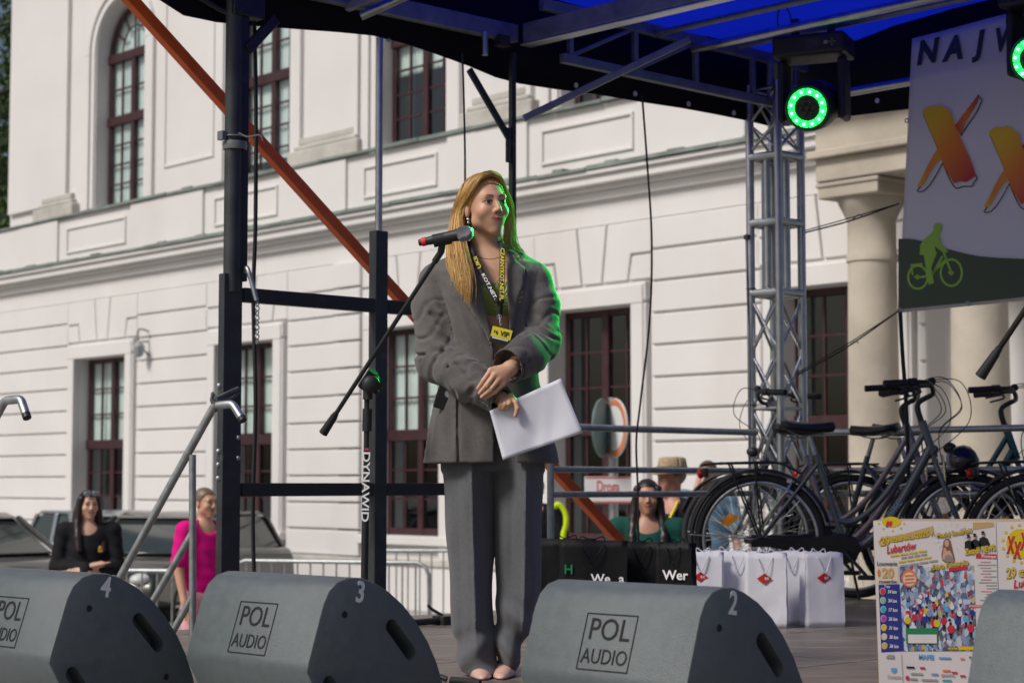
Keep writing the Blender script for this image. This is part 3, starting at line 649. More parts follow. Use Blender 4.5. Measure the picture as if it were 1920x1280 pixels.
def bring(c, rx, ry, w):
    q = MB(); n = 40; o = [(c[0] + rx * math.cos(2 * math.pi * k / n), c[1] + ry * math.sin(2 * math.pi * k / n)) for k in range(n)]; i_ = [(c[0] + (rx - w) * math.cos(2 * math.pi * k / n), c[1] + (ry - w) * math.sin(2 * math.pi * k / n)) for k in range(n)]
    A = [ba(*p) for p in o]; B = [ba(*p) for p in i_]; vs = [ST(a, BB - .0075, z) for a, z in A + B]; q.add(vs, [(k, (k + 1) % n, n + (k + 1) % n, n + k) for k in range(n)]); return q.build('wheel_ring', M_lime, cyc)
bring((140, 1100), 45, 53, 9); bring((281, 1081), 49, 60, 9)
for pts in ([(123, 1098), (140, 1088), (152, 1100), (140, 1112)], [(266, 1080), (281, 1070), (294, 1081), (281, 1094)], [(136, 1098), (196, 1088), (240, 1010), (248, 1014), (204, 1096), (140, 1106)], [(240, 985), (250, 985), (285, 1078), (277, 1082)], [(186, 1088), (196, 1080), (262, 1015), (266, 1022), (200, 1092)], [(110, 1046), (160, 1040), (160, 1048), (116, 1053), (122, 1090), (114, 1090)]):
    bpoly('cyclist_line', pts, M_lime, lift=.0066, parent=cyc)
for (zx, zy) in ((90, 441), (347, 1211), (60, 790), (60, 1238)):
    p = SPb(*bz(zx, zy), BB - .004); q = MB(); q.ring(p, E2, .011, .0035, 18, 6); q.build('eyelet', M_galv, bn)
for i, (p0, p1, sag) in enumerate((((1510, 436, 11.1), bz(58, 790), .012), ((1496, 702, 11.2), bz(58, 1240), .02))):
    a = P(*p0); b = SPb(*p1, BB - .004); q = MB(); mid = (a + b) / 2 - UP * sag
    q.tube(spline([a, mid, b], 8), .0045, 6); q.tube(spline([a + UP * .012, mid + UP * .016, b], 8), .0032, 6); q.tube(spline([mid, mid + Vector((.04, -.02, .03)), mid + Vector((.06, -.02, .02))], 4), .003, 5)
    tag(q.build('guy_rope', M_rub, smooth=60), ['black cord tying the banner edge to the lattice truss, upper one', 'black cord tying the lower banner corner to the truss'][i], 'rope')

# ================================================================== moving head lights
M_lens = mat('lamp_dark_glass', (.012, .012, .014), .12, 0, .1)
M_led = mat('green_led', (.02, .5, .08), .3, 0, 0, emit=(.02, 1.0, .13), estr=2.6)
M_ledhot = mat('green_led_core', (.3, .9, .4), .3, 0, 0, emit=(.35, 1.0, .5), estr=5)
def moving_head(lens, aim, up_pipe, label):
    d = (aim - lens).normalized(); side = d.cross(UP).normalized(); u = side.cross(d)
    t = thing('moving_head_light', label, 'stage light', lens - d * .15, group='moving head stage lights')
    hc = lens - d * .13
    q = MB(); prof = [(.04, -.2), (.10, -.185), (.128, -.12), (.135, -.02), (.132, .06), (.126, .118), (.118, .128), (.114, .122)]
    q.lathe(hc, prof, axis=d, n=40); hd = q.build('head', M_blkpl, t, smooth=40)
    q = MB(); q.lathe(lens - d * .012, [(.0, 0), (.075, .0), (.112, -.002)], axis=d, n=40, caps=False); q.build('front_glass', M_lens, hd, smooth=60)
    for k in range(12):
        a0 = 2 * math.pi * (k + .06) / 12; a1 = 2 * math.pi * (k + .94) / 12; vs = []; n = 4
        for (r, z) in ((.070, -.004), (.074, .004), (.100, .006), (.105, -.004)):
            for j in range(n + 1): a = a0 + (a1 - a0) * j / n; vs.append(lens + (side * math.cos(a) + u * math.sin(a)) * r + d * z)
        q = MB(); q.add(vs, [(i * (n + 1) + j, i * (n + 1) + j + 1, (i + 1) * (n + 1) + j + 1, (i + 1) * (n + 1) + j) for i in range(3) for j in range(n)]); seg = q.build('led_segment', M_led, hd)
        am = (a0 + a1) / 2; q = MB(); q.ball(lens + (side * math.cos(am) + u * math.sin(am)) * .088 + d * .006, .007, 8, 5); q.build('led_core', M_ledhot, seg)
    for k in range(7):
        a = k * 2 * math.pi / 6; rr = 0 if k == 6 else .038; q = MB(); q.lathe(lens + (side * math.cos(a) + u * math.sin(a)) * rr - d * .01, [(.016, 0), (.017, .006), (.012, .008)], axis=d, n=14); q.build('lens', M_lens, hd, smooth=40)
    for s_ in (-1, 1):
        q = MB(); q.box(hc + side * s_ * .165 + UP * .075 - d * .03, (.045, .15, .34), (side, side.cross(UP), UP)); q.build('yoke_arm', M_blkpl, t, bevel=.02, bseg=3)
    b0 = hc + UP * .31 - d * .03
    q = MB(); q.box(b0, (.40, .26, .12), (side, side.cross(UP), UP)); bs = q.build('base', M_blkpl, t, bevel=.02, bseg=3)
    fr = b0 - side.cross(UP) * 0
    fdir = side.cross(UP); fdir = fdir if fdir.dot(d) > 0 else -fdir
    q = MB(); q.box(b0 + fdir * .131 + side * -.03, (.09, .004, .06), (side, fdir, UP)); q.build('display', mat('display_glass', (.05, .05, .055), .15), bs)
    q = MB(); q.box(b0 + fdir * .131 + side * -.10, (.02, .004, .018), (side, fdir, UP)); [q.box(b0 + fdir * .131 + side * (-.135 + x) + UP * z, (.006, .004, .006), (side, fdir, UP)) for x, z in ((-.014, 0), (.014, 0), (0, .014), (0, -.014), (0, 0))]; q.build('button', mat('button_grey', (.3, .3, .3), .5), bs)
    for s_ in (-1, 1):
        q = MB(); q.box(b0 + side * s_ * .10 + UP * .11, (.035, .04, .12), (side, fdir, UP)); q.ring(Vector((b0 + side * s_ * .1).to_tuple()) + UP * (up_pipe - b0.z), E1, .032, .009, 20, 6); q.build('clamp', M_blk, bs)
    q = MB(); q.tube(spline([b0 + side * .15 + UP * .06, b0 + side * .2 + UP * .16, b0 + side * .18 + UP * .26, b0 + side * .13 + UP * .2, b0 + side * .12 + UP * .06], 6), .004, 6); q.build('safety_cable', M_blk, bs, smooth=60)
    li = bpy.data.lights.new('green_beam', 'SPOT'); li.energy = 1500; li.color = (.01, 1.0, .10); li.spot_size = R(15); li.spot_blend = .6; li.shadow_soft_size = .09
    lo = bpy.data.objects.new('green_beam', li); lo.matrix_basis = wmat(t).inverted() @ (Matrix.Translation(lens + d * .03) @ d.to_track_quat('-Z', 'Y').to_matrix().to_4x4()); link(lo, t)
    return t
AIM = Vector((.02, 6.7, 2.72))
moving_head(P(1513, 203, 10.25), AIM, 4.27, 'black moving head light with glowing green ring beside the truss')
moving_head(P(1935, 112, 9.55), AIM + Vector((.05, .05, .05)), 4.27, 'second green ringed moving head light cut by the right picture edge')

# ================================================================== floor monitors
M_wedge = mat('black_textured_paint', (.108, .130, .138), .38, 0, .12, 30, .35, 420, spec=.6)
M_eng = flat('engraved_black', (.006, .006, .007), .8)
PROF = [(.075, .0), (.0, .135), (.005, .16), (.055, .315), (.075, .352), (.105, .376), (.145, .386), (.19, .384), (.235, .370), (.29, .343), (.345, .303), (.395, .252), (.44, .192), (.475, .128), (.50, .062), (.51, .02), (.49, .0)]
def wedge(origin, rz, num, label, W=.58):
    """origin: back left foot corner; local x along the width, y towards the performers"""
    t = thing('floor_monitor', label, 'monitor speaker', origin, rz, group='stage monitor wedges')
    X = Vector((1, 0, 0)); Y = Vector((0, 1, 0))
    q = MB(); q.prism(PROF, (0, 0, 0), Y, UP, W)
    me = bpy.data.meshes.new('cabinet'); me.from_pydata([tuple(v) for v in q.v], [], q.f); me.validate()
    bo = bpy.data.objects.new('cabinet', me); COL.objects.link(bo); b = bo.modifiers.new('b', 'BEVEL'); b.width = .006; b.segments = 2; b.limit_method = 'ANGLE'; b.angle_limit = R(50)
    cut = MB()
    def slot(y, z, ang, L, r):
        c = Vector((W, y, z)); a = Vector((0, math.cos(ang), math.sin(ang))); pts = [c + a * (L / 2) , c - a * (L / 2)]; n = 10; nrm = Vector((0, -math.sin(ang), math.cos(ang))); ring = []
        for k in range(n + 1): th = -math.pi / 2 + math.pi * k / n; ring.append(pts[0] + (a * math.cos(th) + nrm * math.sin(th)) * r)
        for k in range(n + 1): th = math.pi / 2 + math.pi * k / n; ring.append(pts[1] + (a * math.cos(th) + nrm * math.sin(th)) * r)
        m_ = len(ring); A = [p + X * .02 for p in ring]; B = [p - X * .07 for p in ring]; cut.add(A + B, [tuple(range(m_)), tuple(range(2 * m_ - 1, m_ - 1, -1))] + [(i, m_ + i, m_ + (i + 1) % m_, (i + 1) % m_) for i in range(m_)])
    slot(.335, .205, R(-48), .105, .021); slot(.105, .06, R(-55), .10, .021)
    cm = bpy.data.meshes.new('cut'); cm.from_pydata([tuple(v) for v in cut.v], [], cut.f); bm_ = bmesh.new(); bm_.from_mesh(cm); bmesh.ops.recalc_face_normals(bm_, faces=bm_.faces); bm_.to_mesh(cm); bm_.free()
    co = bpy.data.objects.new('cut', cm); COL.objects.link(co)
    bl = bo.modifiers.new('c', 'BOOLEAN'); bl.object = co; bl.operation = 'DIFFERENCE'; bl.solver = 'EXACT'
    bpy.context.view_layer.update(); fm = bpy.data.meshes.new_from_object(bo.evaluated_get(bpy.context.evaluated_depsgraph_get()))
    bpy.data.objects.remove(bo); bpy.data.objects.remove(co)
    cab = mesh_link('cabinet', fm, M_wedge, t, smooth=38, local=True)
    # lettering on the leaning back panel
    v = (Vector((0, .055, .315)) - Vector((0, .005, .16))).normalized(); o = Vector((W * .5, .030, .2375)); nrm = X.cross(v); off = nrm * .0012
    def ltxt(name, s_, size, c, u_, v_, m, parent, **k):
        me = textmesh(s_, size, k.get('bold', 0), k.get('shear', 0), .0006); w_ = u_.cross(v_); Mx = Matrix((u_ * k.get('xs', 1), v_, w_)).transposed().to_4x4(); Mx.translation = c; me.transform(Mx); return mesh_link(name, me, m, parent, local=True)
    ltxt('logo_text', 'POL', .082, o + off + v * .031, X, v, M_eng, cab, xs=.98); ltxt('logo_text', 'AUDIO', .056, o + off - v * .040, X, v, M_eng, cab, xs=.9)
    q = MB(); hx, hz = .088, .074
    for (a, b_) in (((-hx, -hz), (hx, -hz)), ((hx, -hz), (hx, hz)), ((hx, hz), (-hx, hz)), ((-hx, hz), (-hx, -hz))): q.beam(o + off + X * a[0] + v * a[1], o + off + X * b_[0] + v * b_[1], .003, .0012, nrm)
    q.build('logo_frame', M_eng, cab, local=True)
    yv = Vector((0, 1, 0)); c = Vector((W + .0012, .185, .342)); rl_ = R(-9)
    if num: ltxt('number_sticker', num, .082, c, (yv * math.cos(rl_) + UP * math.sin(rl_)), (UP * math.cos(rl_) - yv * math.sin(rl_)), M_white, cab, bold=.022, xs=.82)
    for (y, z) in ((.13, .285), (.40, .07), (.12, .03)): q = MB(); q.ring(Vector((W, y, z)), X, .008, .002, 18, 6); q.lathe(Vector((W - .004, y, z)), [(.0, 0), (.006, .0), (.006, .005)], axis=X, n=10); q.build('screw', M_blkpl, cab, local=True)
    q = MB()
    for k in range(8):
        i0 = 8
    gp = PROF[8:16]; q = MB(); q.sheet([[Vector((x, a * .999 + .004, b * 1.0 + .004)) for a, b in gp] for x in (.03, W - .03)]); q.build('grille', mat('speaker_grille', (.02, .02, .022), .6, .3, .1, 20, .8, 900), cab, smooth=60, local=True)
    q = MB(); q.box((W * .55, .052, .03), (.09, .004, .035), (X, Vector((0, -.47, .88)).cross(X), Vector((0, -.47, .88)))); q.build('type_plate', mat('silver_plate', (.4, .42, .44), .4, .6), cab, local=True)
    return t
RZ1 = math.atan2(E1.y, E1.x)
def wedge_at(px, py, Y, rz, num, label, W=.58):
    """px,py,Y: where the top of the seam between back and right side is seen"""
    p = P(px, py, Y); X = Vector((math.cos(rz), math.sin(rz), 0)); Yv = Vector((-math.sin(rz), math.cos(rz), 0))
    o = p - X * W - Yv * .075; o.z = DECK + .002; return wedge(o, rz, num, label, W)
wedge_at(137, 1110, 5.62, RZ1 + R(1), '4', 'black wedge monitor numbered 4 in the left corner')
wedge_at(617, 1118, 5.36, RZ1 - R(0), '3', 'black wedge monitor numbered 3 in front of the microphone stand')
wedge_at(1322, 1140, 4.86, RZ1 + R(1), '2', 'black wedge monitor numbered 2 in front of the black gift bags')
wedge_at(2262, 1196, 4.35, RZ1 + R(0), '', 'black wedge monitor in the right corner overlapping the poster box')
q = MB(); q.tube(spline([P(845, 1275, 5.9), P(875, 1277, 5.88), P(900, 1281, 5.86)], 6), .012, 8); q.v = [Vector((v.x, v.y, max(v.z, DECK + .002))) for v in q.v]
tag(q.build('monitor_cable', M_rub, smooth=60), 'black speaker plug lying on the deck between monitors 3 and 2', 'cable')
q = MB(); c = P(838, 1156, 9.0); c.z = DECK + .02; q.box(c, (.11, .08, .04), (E2, E1, UP)); q.tube(spline([c + Vector((-.02, 0, .02)), c + Vector((-.07, 0, .05)), c + Vector((-.09, 0, .07))], 5), [.008] * 10 + [.004], 8); q.tube([c, c - E2 * .35 + Vector((0, 0, -.005))], .016, 8)
tag(q.build('ratchet_strap', M_blk, bevel=.004), 'black ratchet buckle lying at the left edge of the deck', 'strap')

# ================================================================== microphone stands
def mic_stand():
    t = thing('microphone_stand', 'black boom microphone stand with white lettering on its tube', 'microphone stand', (P(686, 900, 6.5).x, 6.5, DECK))
    Y = 6.5; top = P(688, 745, Y); ft = P(681, 1240, Y); ft.z = DECK + .04
    q = MB(); q.tube([ft, P(686, 900, Y)], .0125, 14); up_ = q.build('upright', M_blk, t, smooth=60)
    q = MB(); q.tube([P(686, 905, Y), top], .0095, 12); q.tube([P(689, 766, Y), P(688, 808, Y)], .0165, 14); q.build('inner_upright', M_blk, t, smooth=50)
    d0, d1 = P(606, 812, 6.55), P(833, 463, 6.28); dd = (d1 - d0).normalized()
    q = MB(); q.tube([d0 + dd * .03, d1 - dd * .05], .0078, 12); q.build('boom', M_blk, t, smooth=60)
    q = MB(); q.tube([d0, d0 + dd * .075], [.0155, .0125], 14); q.tube([d0 + dd * .07, d0 + dd * .085], .0105, 12); q.build('counterweight', M_blkpl, t, smooth=40)
    c = P(690, 715, 6.49); q = MB(); q.tube([c - dd * .035 + UP * .006, c + dd * .035 + UP * .006], .019, 14); q.lathe(c + Vector((.01, -.03, -.012)), [(.02, 0), (.03, .008), (.03, .03), (.02, .04)], axis=(0.2, -1, 0), n=12); q.tube([c - UP * .06, c], .017, 12)
    for k in range(6): a = k * math.pi / 3; q.ball(c + Vector((.018, -.045, -.014)) + Vector((math.cos(a), 0, math.sin(a))) * .026, .010, 8, 5)
    q.build('clutch', M_blkpl, t, smooth=50)
    q = MB(); q.tube([d1 - dd * .06, d1 - dd * .015], .011, 10); q.tube(spline([d1 - dd * .02, d1 + Vector((-.005, -.01, .012)), P(832, 455, 6.27)], 4), .012, 10); a0, a1 = P(812, 452, 6.27), P(846, 445, 6.27); q.tube([a0, a1], .0215, 16); q.build('mic_clip', M_blkpl, t, smooth=50)
    for k in range(3):
        a = R(100 + 120 * k); q = MB(); q.tube([ft + UP * .06, ft + Vector((math.cos(a) * .3, math.sin(a) * .3, -.03))], .009, 10); q.build('leg', M_blk, t, smooth=60)
    v = (P(683, 1000, Y) - P(687, 830, Y)).normalized(); o = P(685.5, 912, Y) + Vector((0, -.0135, 0))
    text('lettering', 'DYNAWID', .034, o, v, v.cross(Vector((0, 1, 0))) * -1 if v.cross(Vector((0, 1, 0))).x < 0 else v.cross(Vector((0, 1, 0))), M_white, up_, bold=.02, width=.232)
    q = MB(); q.box(P(688, 842, Y) + Vector((0, -.0135, 0)), (.013, .001, .008)); q.build('logo_mark', flat('print_magenta', (.6, .02, .12)), up_)
    return t
mic_stand()
m = thing('microphone', 'black handheld microphone with silver grille and red end ring', 'microphone', P(835, 448, 6.27))
a0, a1 = P(786, 455, 6.29), P(862, 440, 6.255); dd = (a1 - a0).normalized()
q = MB(); L = (a1 - a0).length; q.lathe(a0, [(.0, .0), (.011, .0), (.0125, .012), (.0135, .03), (.017, L * .5), (.0195, L - .01), (.021, L)], axis=dd, n=24, caps=False); q.build('body', M_blkpl, m, smooth=40)
q = MB(); q.lathe(a0, [(.0128, .010), (.0145, .011), (.0145, .024), (.0135, .025)], axis=dd, n=24, caps=False); q.build('colour_ring', flat('red_ring', (.75, .02, .03)), m, smooth=40)
q = MB(); q.lathe(a1, [(.0205, -.004), (.0245, .0), (.0252, .006), (.0245, .01), (.0246, .022), (.022, .034), (.015, .043), (.0, .047)], axis=dd, n=28, caps=False); q.build('grille', mat('mic_grille', (.34, .35, .37), .4, .9, .1, 40, 1.0, 700), m, smooth=60)
q = MB(); d0, d1 = P(1838, 706, 5.6), P(1990, 480, 5.45); dd = (d1 - d0).normalized(); q.tube([d0 + dd * .06, d1], .0085, 12)
t = thing('second_microphone_stand', 'end of another boom microphone stand reaching in at the right edge', 'microphone stand', (d1.x + .3, 5.4, DECK))
q.build('boom', mat('brown_black_metal', (.05, .04, .035), .3, .8), t, smooth=60)
q = MB(); q.tube([d0, d0 + dd * .085], [.017, .0125], 16); q.tube([d0 + dd * .08, d0 + dd * .1], .0105, 12); q.build('counterweight', M_blkpl, t, smooth=40)
q = MB(); b_ = d1 + dd * .2; q.tube([d1 - dd * .02, b_], .0085, 10); q.tube([Vector((b_.x, b_.y, DECK + .02)), b_], .0125, 12); q.lathe(Vector((b_.x, b_.y, DECK)), [(.13, 0), (.13, .015), (.02, .03)], n=24); q.build('upright', M_blk, t, smooth=40)

# ================================================================== gift bags
def bag(px, Y, rz, w, h, d, m, label, group, logo, seed, name='paper_bag', hm=None):
    rnd = random.Random(seed); base = P(px, 1100, Y); base.z = DECK
    t = thing(name, label, 'bag', base, rz, group); X = Vector((1, 0, 0)); Yv = Vector((0, 1, 0))
    n, k = 10, 12; outer = []
    for j in range(k + 1):
        z = h * j / k; f_ = j / k; row = []
        per = [(-w / 2 + w * i / n, -d / 2) for i in range(n)] + [(w / 2, -d / 2 + d * i / 4) for i in range(4)] + [(w / 2 - w * i / n, d / 2) for i in range(n)] + [(-w / 2, d / 2 - d * i / 4) for i in range(4)]
        for (x, y) in per:
            sidef = abs(abs(x) - w / 2) < 1e-6 and abs(y) < d * .4
            xx = x * (1 - .0 * f_) - (math.copysign(.022 * f_, x) if sidef else 0)
            yy = y * (1 - .25 * f_ ** 2) + .006 * math.sin(x * 31 + seed + z * 9) * f_ + rnd.uniform(-.002, .002)
            row.append(Vector((xx + rnd.uniform(-.0015, .0015), yy, z + (rnd.uniform(-.004, .004) if j == k else 0))))
        outer.append(row + [row[0]])
    q = MB(); q.sheet(outer); o = q.build('sack', m, t, smooth=50, local=True); so_ = o.modifiers.new('s', 'SOLIDIFY'); so_.thickness = .0015
    q = MB(); q.box((0, 0, .003), (w * .97, d * .95, .004)); q.build('base', m, t, local=True)
    q = MB(); q.box((0, 0, h * .45), (w * .8, d * .5, h * .8)); q.build('filling', m, t, local=True)
    for s_ in (-1, 1):
        y = s_ * d * .36; q = MB(); hh = -.06 if s_ < 0 else .03
        q.tube(spline([Vector((-w * .2, y * 1.1, h - .02)), Vector((-w * .17, y * 1.25 - .006, h + hh * .5)), Vector((-w * .02, y * 1.4 - .012, h + hh - .03)), Vector((w * .14, y * 1.25 - .006, h + hh * .5)), Vector((w * .18, y * 1.1, h - .02))], 6), .0028, 6); q.build('handle', hm or m, t, smooth=60, local=True)
    fy = lambda z: -d / 2 * (1 - .25 * (z / h) ** 2) - .006
    if logo == 'diamond':
        z = h * .66; q = MB(); q.prism([(-.034, 0), (0, -.023), (.034, 0), (0, .023)], Vector((-.005, fy(z) + .001, z)), X, UP, .0012); q.build('logo', flat('print_red', (.55, .01, .012)), t, local=True)
        me = textmesh('EX', .016, .02); Mx = Matrix((X, UP, -Yv)).transposed().to_4x4(); Mx.translation = Vector((.006, fy(z) - .001, z)); me.transform(Mx); mesh_link('logo_text', me, M_white, t, local=True)
    elif logo:
        for (s_, x, z, size, mm) in logo:
            me = textmesh(s_, size, .02); Mx = Matrix((X, UP, -Yv)).transposed().to_4x4(); Mx.translation = Vector((x, fy(z) - .001, z)); me.transform(Mx); mesh_link('print', me, mm, t, local=True)
    return t
M_pap = mat('white_paper', (.74, .74, .78), .75, 0, .05, 4, .25, 14); M_bpap = mat('black_paper', (.006, .006, .0075), .6, 0, .3, 4, .4, 14, spec=.2)
WB = 'white paper gift bags on the deck'
for i, (px, Y, rz, lg, lab) in enumerate([(1318, 8.95, R(-14), 'diamond', 'white paper bag at the left end of the row, half hidden by black bag'), (1362, 9.12, R(-16), None, 'white paper bag squeezed second from the left in the row'), (1392, 9.0, R(-30), None, 'white paper bag turned sideways in the middle of the row'), (1437, 8.8, R(-12), 'diamond', 'white paper bag with red diamond mark in the middle of the row'), (1492, 9.0, R(-25), None, 'white paper bag behind the last two, showing its folded side'), (1541, 8.86, R(12), 'diamond', 'white paper bag with red diamond mark at the right end of row')]):
    bag(px, Y, rz, .185, .335, .085, M_pap, lab, WB, lg, i + 3)
M_pgreen = flat('print_green', (.0, .22, .07))
KB = 'black paper gift bags behind monitor 2'
bag(1062, 8.72, R(-6), .26, .40, .11, M_bpap, 'black paper bag at the left end, beside the trouser leg', KB, None, 21, 'black_gift_bag')
bag(1112, 8.5, R(-4), .30, .40, .11, M_bpap, 'black paper bag with green mark and white letters', KB, [('H', -.105, .275, .055, M_pgreen), ('We', .035, .235, .055, M_white), ('a', .125, .235, .055, M_white)], 22, 'black_gift_bag')
bag(1205, 8.62, R(-10), .22, .39, .11, M_bpap, 'black paper bag without print between two lettered ones', KB, None, 23, 'black_gift_bag')
bag(1268, 8.5, R(-18), .16, .39, .12, M_bpap, 'black paper bag with slanted white letters next to the white bags', KB, [('Wer', .01, .25, .058, M_white)], 24, 'black_gift_bag')
# ================================================================== poster box
YB = 6.05
def pz(zx, zy, lift=0.0):
    return P(1620 + (zx + (zy - 65) * .035) / 4, 960 + zy / 4, YB - lift)
pb_ = thing('poster_box', 'cardboard box covered with two colourful cycling event posters', 'box', (P(1840, 1200, YB).x, YB + .15, DECK))
lt, rt = pz(68, 62), pz(1500, 62); lb = pz(68, 1420); lb.z = DECK + .004; rb_ = Vector((rt.x + (lb.x - lt.x), YB, DECK + .004)); dY = Vector((.085, .3, 0)); e_ = Vector((0, .003, 0))
q = MB(); q.add([lt + e_, rt + e_, rb_ + e_, lb + e_, lt + dY, rt + dY, rb_ + dY, lb + dY], [(0, 3, 2, 1), (4, 5, 6, 7), (0, 1, 5, 4), (3, 7, 6, 2), (0, 4, 7, 3), (1, 2, 6, 5)])
q.build('carton', mat('cardboard', (.42, .31, .2), .8, 0, .15, 6, .2, 30), pb_, bevel=.003)
def crowd_mat():
    m = bpy.data.materials.new('print_crowd'); m.use_nodes = True; n = m.node_tree; b = n.nodes['Principled BSDF']; b.inputs['Roughness'].default_value = .45
    tc = n.nodes.new('ShaderNodeTexCoord'); mp = n.nodes.new('ShaderNodeMapping'); mp.inputs['Scale'].default_value = (95, 1, 62); vo = n.nodes.new('ShaderNodeTexVoronoi'); vo.inputs['Scale'].default_value = 1
    n.links.new(tc.outputs['Object'], mp.inputs[0]); n.links.new(mp.outputs[0], vo.inputs['Vector']); sp = n.nodes.new('ShaderNodeSeparateColor'); n.links.new(vo.outputs['Color'], sp.inputs[0])
    rp = n.nodes.new('ShaderNodeValToRGB'); rp.color_ramp.interpolation = 'CONSTANT'; el = rp.color_ramp.elements
    cols = [(0, (.05, .06, .11)), (.18, (.22, .29, .45)), (.36, (.50, .58, .70)), (.50, (.08, .10, .22)), (.64, (.45, .04, .08)), (.74, (.58, .64, .72)), (.82, (.5, .4, .12)), (.85, (.30, .38, .55)), (.95, (.16, .20, .36))]
    el[0].color = (*cols[0][1], 1); el[1].position = cols[1][0]; el[1].color = (*cols[1][1], 1)
    for pz_, c in cols[2:]: k = el.new(pz_); k.color = (*c, 1)
    n.links.new(sp.outputs[0], rp.inputs[0])
    v2 = n.nodes.new('ShaderNodeTexVoronoi'); v2.inputs['Scale'].default_value = 210; n.links.new(tc.outputs['Object'], v2.inputs['Vector']); mx = n.nodes.new('ShaderNodeMix'); mx.data_type = 'RGBA'; mx.inputs['Factor'].default_value = .12
    n.links.new(rp.outputs[0], mx.inputs['A']); n.links.new(v2.outputs['Color'], mx.inputs['B']); n.links.new(mx.outputs['Result'], b.inputs['Base Color']); return m
C_ = lambda nm, c: flat('print_' + nm, c, .45)
PY, PO, PR, PK, PW, PN = C_('yellow', (.72, .52, .02)), C_('orange', (.75, .22, .04)), C_('poster_red', (.6, .03, .05)), C_('ink', (.02, .02, .02)), C_('paper', (.74, .70, .70)), C_('deepblue', (.03, .04, .25))
PT, PB, PG, PP, PC, PS = C_('tan', (.55, .38, .16)), C_('brown', (.12, .06, .035)), C_('leafgreen', (.03, .22, .10)), C_('pink', (.75, .25, .28)), C_('cyan', (.03, .45, .50)), C_('skin', (.62, .36, .26))
PGY, PLB, PPU = C_('grey', (.35, .35, .35)), C_('lightblue', (.12, .38, .70)), C_('purple', (.25, .03, .3))
def pp(name, pts, m, lift, parent, th=.0004):
    vs = [pz(a, b, lift) for a, b in pts]; q = MB(); o = vs[0]; q.prism([((v - o).x, (v - o).z) for v in vs], o, Vector((1, 0, 0)), UP, th); return q.build(name, m, parent)
def pe(name, c, rx, ry, m, lift, parent, n=24): return pp(name, [(c[0] + rx * math.cos(2 * math.pi * k / n), c[1] + ry * math.sin(2 * math.pi * k / n)) for k in range(n)], m, lift, parent)
def pt(txt, c, w, hgt, m, lift, parent, rot=0.0, bold=.02, shear=.15, name='lettering', outline=None):
    u = Vector((math.cos(rot), 0, math.sin(rot))); v = Vector((-math.sin(rot), 0, math.cos(rot))); k = YB / F / 4
    if outline: text(name, txt, hgt * k * 1.38, pz(c[0], c[1], lift - .0004), u, v, outline, parent, bold=bold + .028, shear=shear, width=w * k * 1.015, ext=.0002)
    return text(name, txt, hgt * k * 1.38, pz(c[0], c[1], lift), u, v, m, parent, bold=bold, shear=shear, width=w * k, ext=.0002)
s1 = pp('poster', [(72, 66), (988, 66), (988, 1420), (72, 1420)], mat('poster_paper', (.72, .67, .67), .4, 0, .06, 5), .0012, pb_)
s2 = pp('poster', [(992, 70), (1480, 70), (1480, 1420), (992, 1420)], mat('poster_paper', (.72, .67, .67), .4), .0014, pb_)
tag(s1, 'left poster with crowd photograph and artists'); tag(s2, 'right poster with three red crosses on a sun')
L1, L2, L3, L4 = .002, .0028, .0036, .0044
# left poster
pe('sun', (205, 72), 72, 40, PY, L1, s1); [pe('sun_ray', (205 + 95 * math.cos(a), 75 + 62 * math.sin(a)), 9, 8, PY, L1, s1, 10) for a in (.15, .75, 1.5, 2.3, 3.0)]
pp('red_cross', [(160, 108), (172, 66), (190, 66), (186, 85), (196, 66), (212, 66), (206, 104), (192, 106), (190, 92), (178, 110)], PR, L2, s1)
pp('brush_mark', [(100, 215), (180, 180), (300, 160), (515, 100), (525, 135), (500, 168), (350, 200), (210, 222), (110, 250)], PT, L1, s1); pp('brush_mark', [(815, 75), (970, 72), (975, 105), (900, 118), (815, 130)], PT, L1, s1)
pt('29', (150, 218), 76, 62, PY, L3, s1, R(8), outline=PB); pt('czerwca 2025 r.', (365, 180), 320, 38, PY, L3, s1, R(9), outline=PB, bold=.03)
pt('Lubartów', (266, 268), 226, 58, PR, L3, s1, R(9), shear=.3)
for (x, y, w, m_) in ((325, 305, 280, PY), (365, 326, 200, PGY), (370, 352, 255, PY), (400, 380, 290, PGY)):
    for k in range(4): pp('small_print', [(x - w / 2 + w * k / 4 + 4, y - 7 + (2 - k) * w * .038), (x - w / 2 + w * (k + 1) / 4 - 4, y - 7 + (1.3 - k) * w * .038), (x - w / 2 + w * (k + 1) / 4 - 4, y + 7 + (1.3 - k) * w * .038), (x - w / 2 + w * k / 4 + 4, y + 7 + (2 - k) * w * .038)], m_, L2, s1)
pt('Losowanie', (160, 384), 150, 32, PK, L3, s1, 0, .005, .1)
pp('cream_panel', [(86, 412), (246, 412), (244, 532), (86, 534)], C_('cream', (.72, .62, .48)), L1, s1); pe('orange_spot', (98, 455), 12, 28, PO, L2, s1)
pt('20', (164, 458), 88, 72, C_('gold', (.62, .38, .14)), L3, s1, 0, .03, .05); pt('rowerów', (162, 518), 132, 26, PK, L3, s1, 0, .005, .1)
pp('blue_panel', [(92, 542), (250, 538), (262, 1040), (96, 1048)], PN, L1, s1); pt('Trasy', (156, 556), 46, 20, PW, L3, s1)
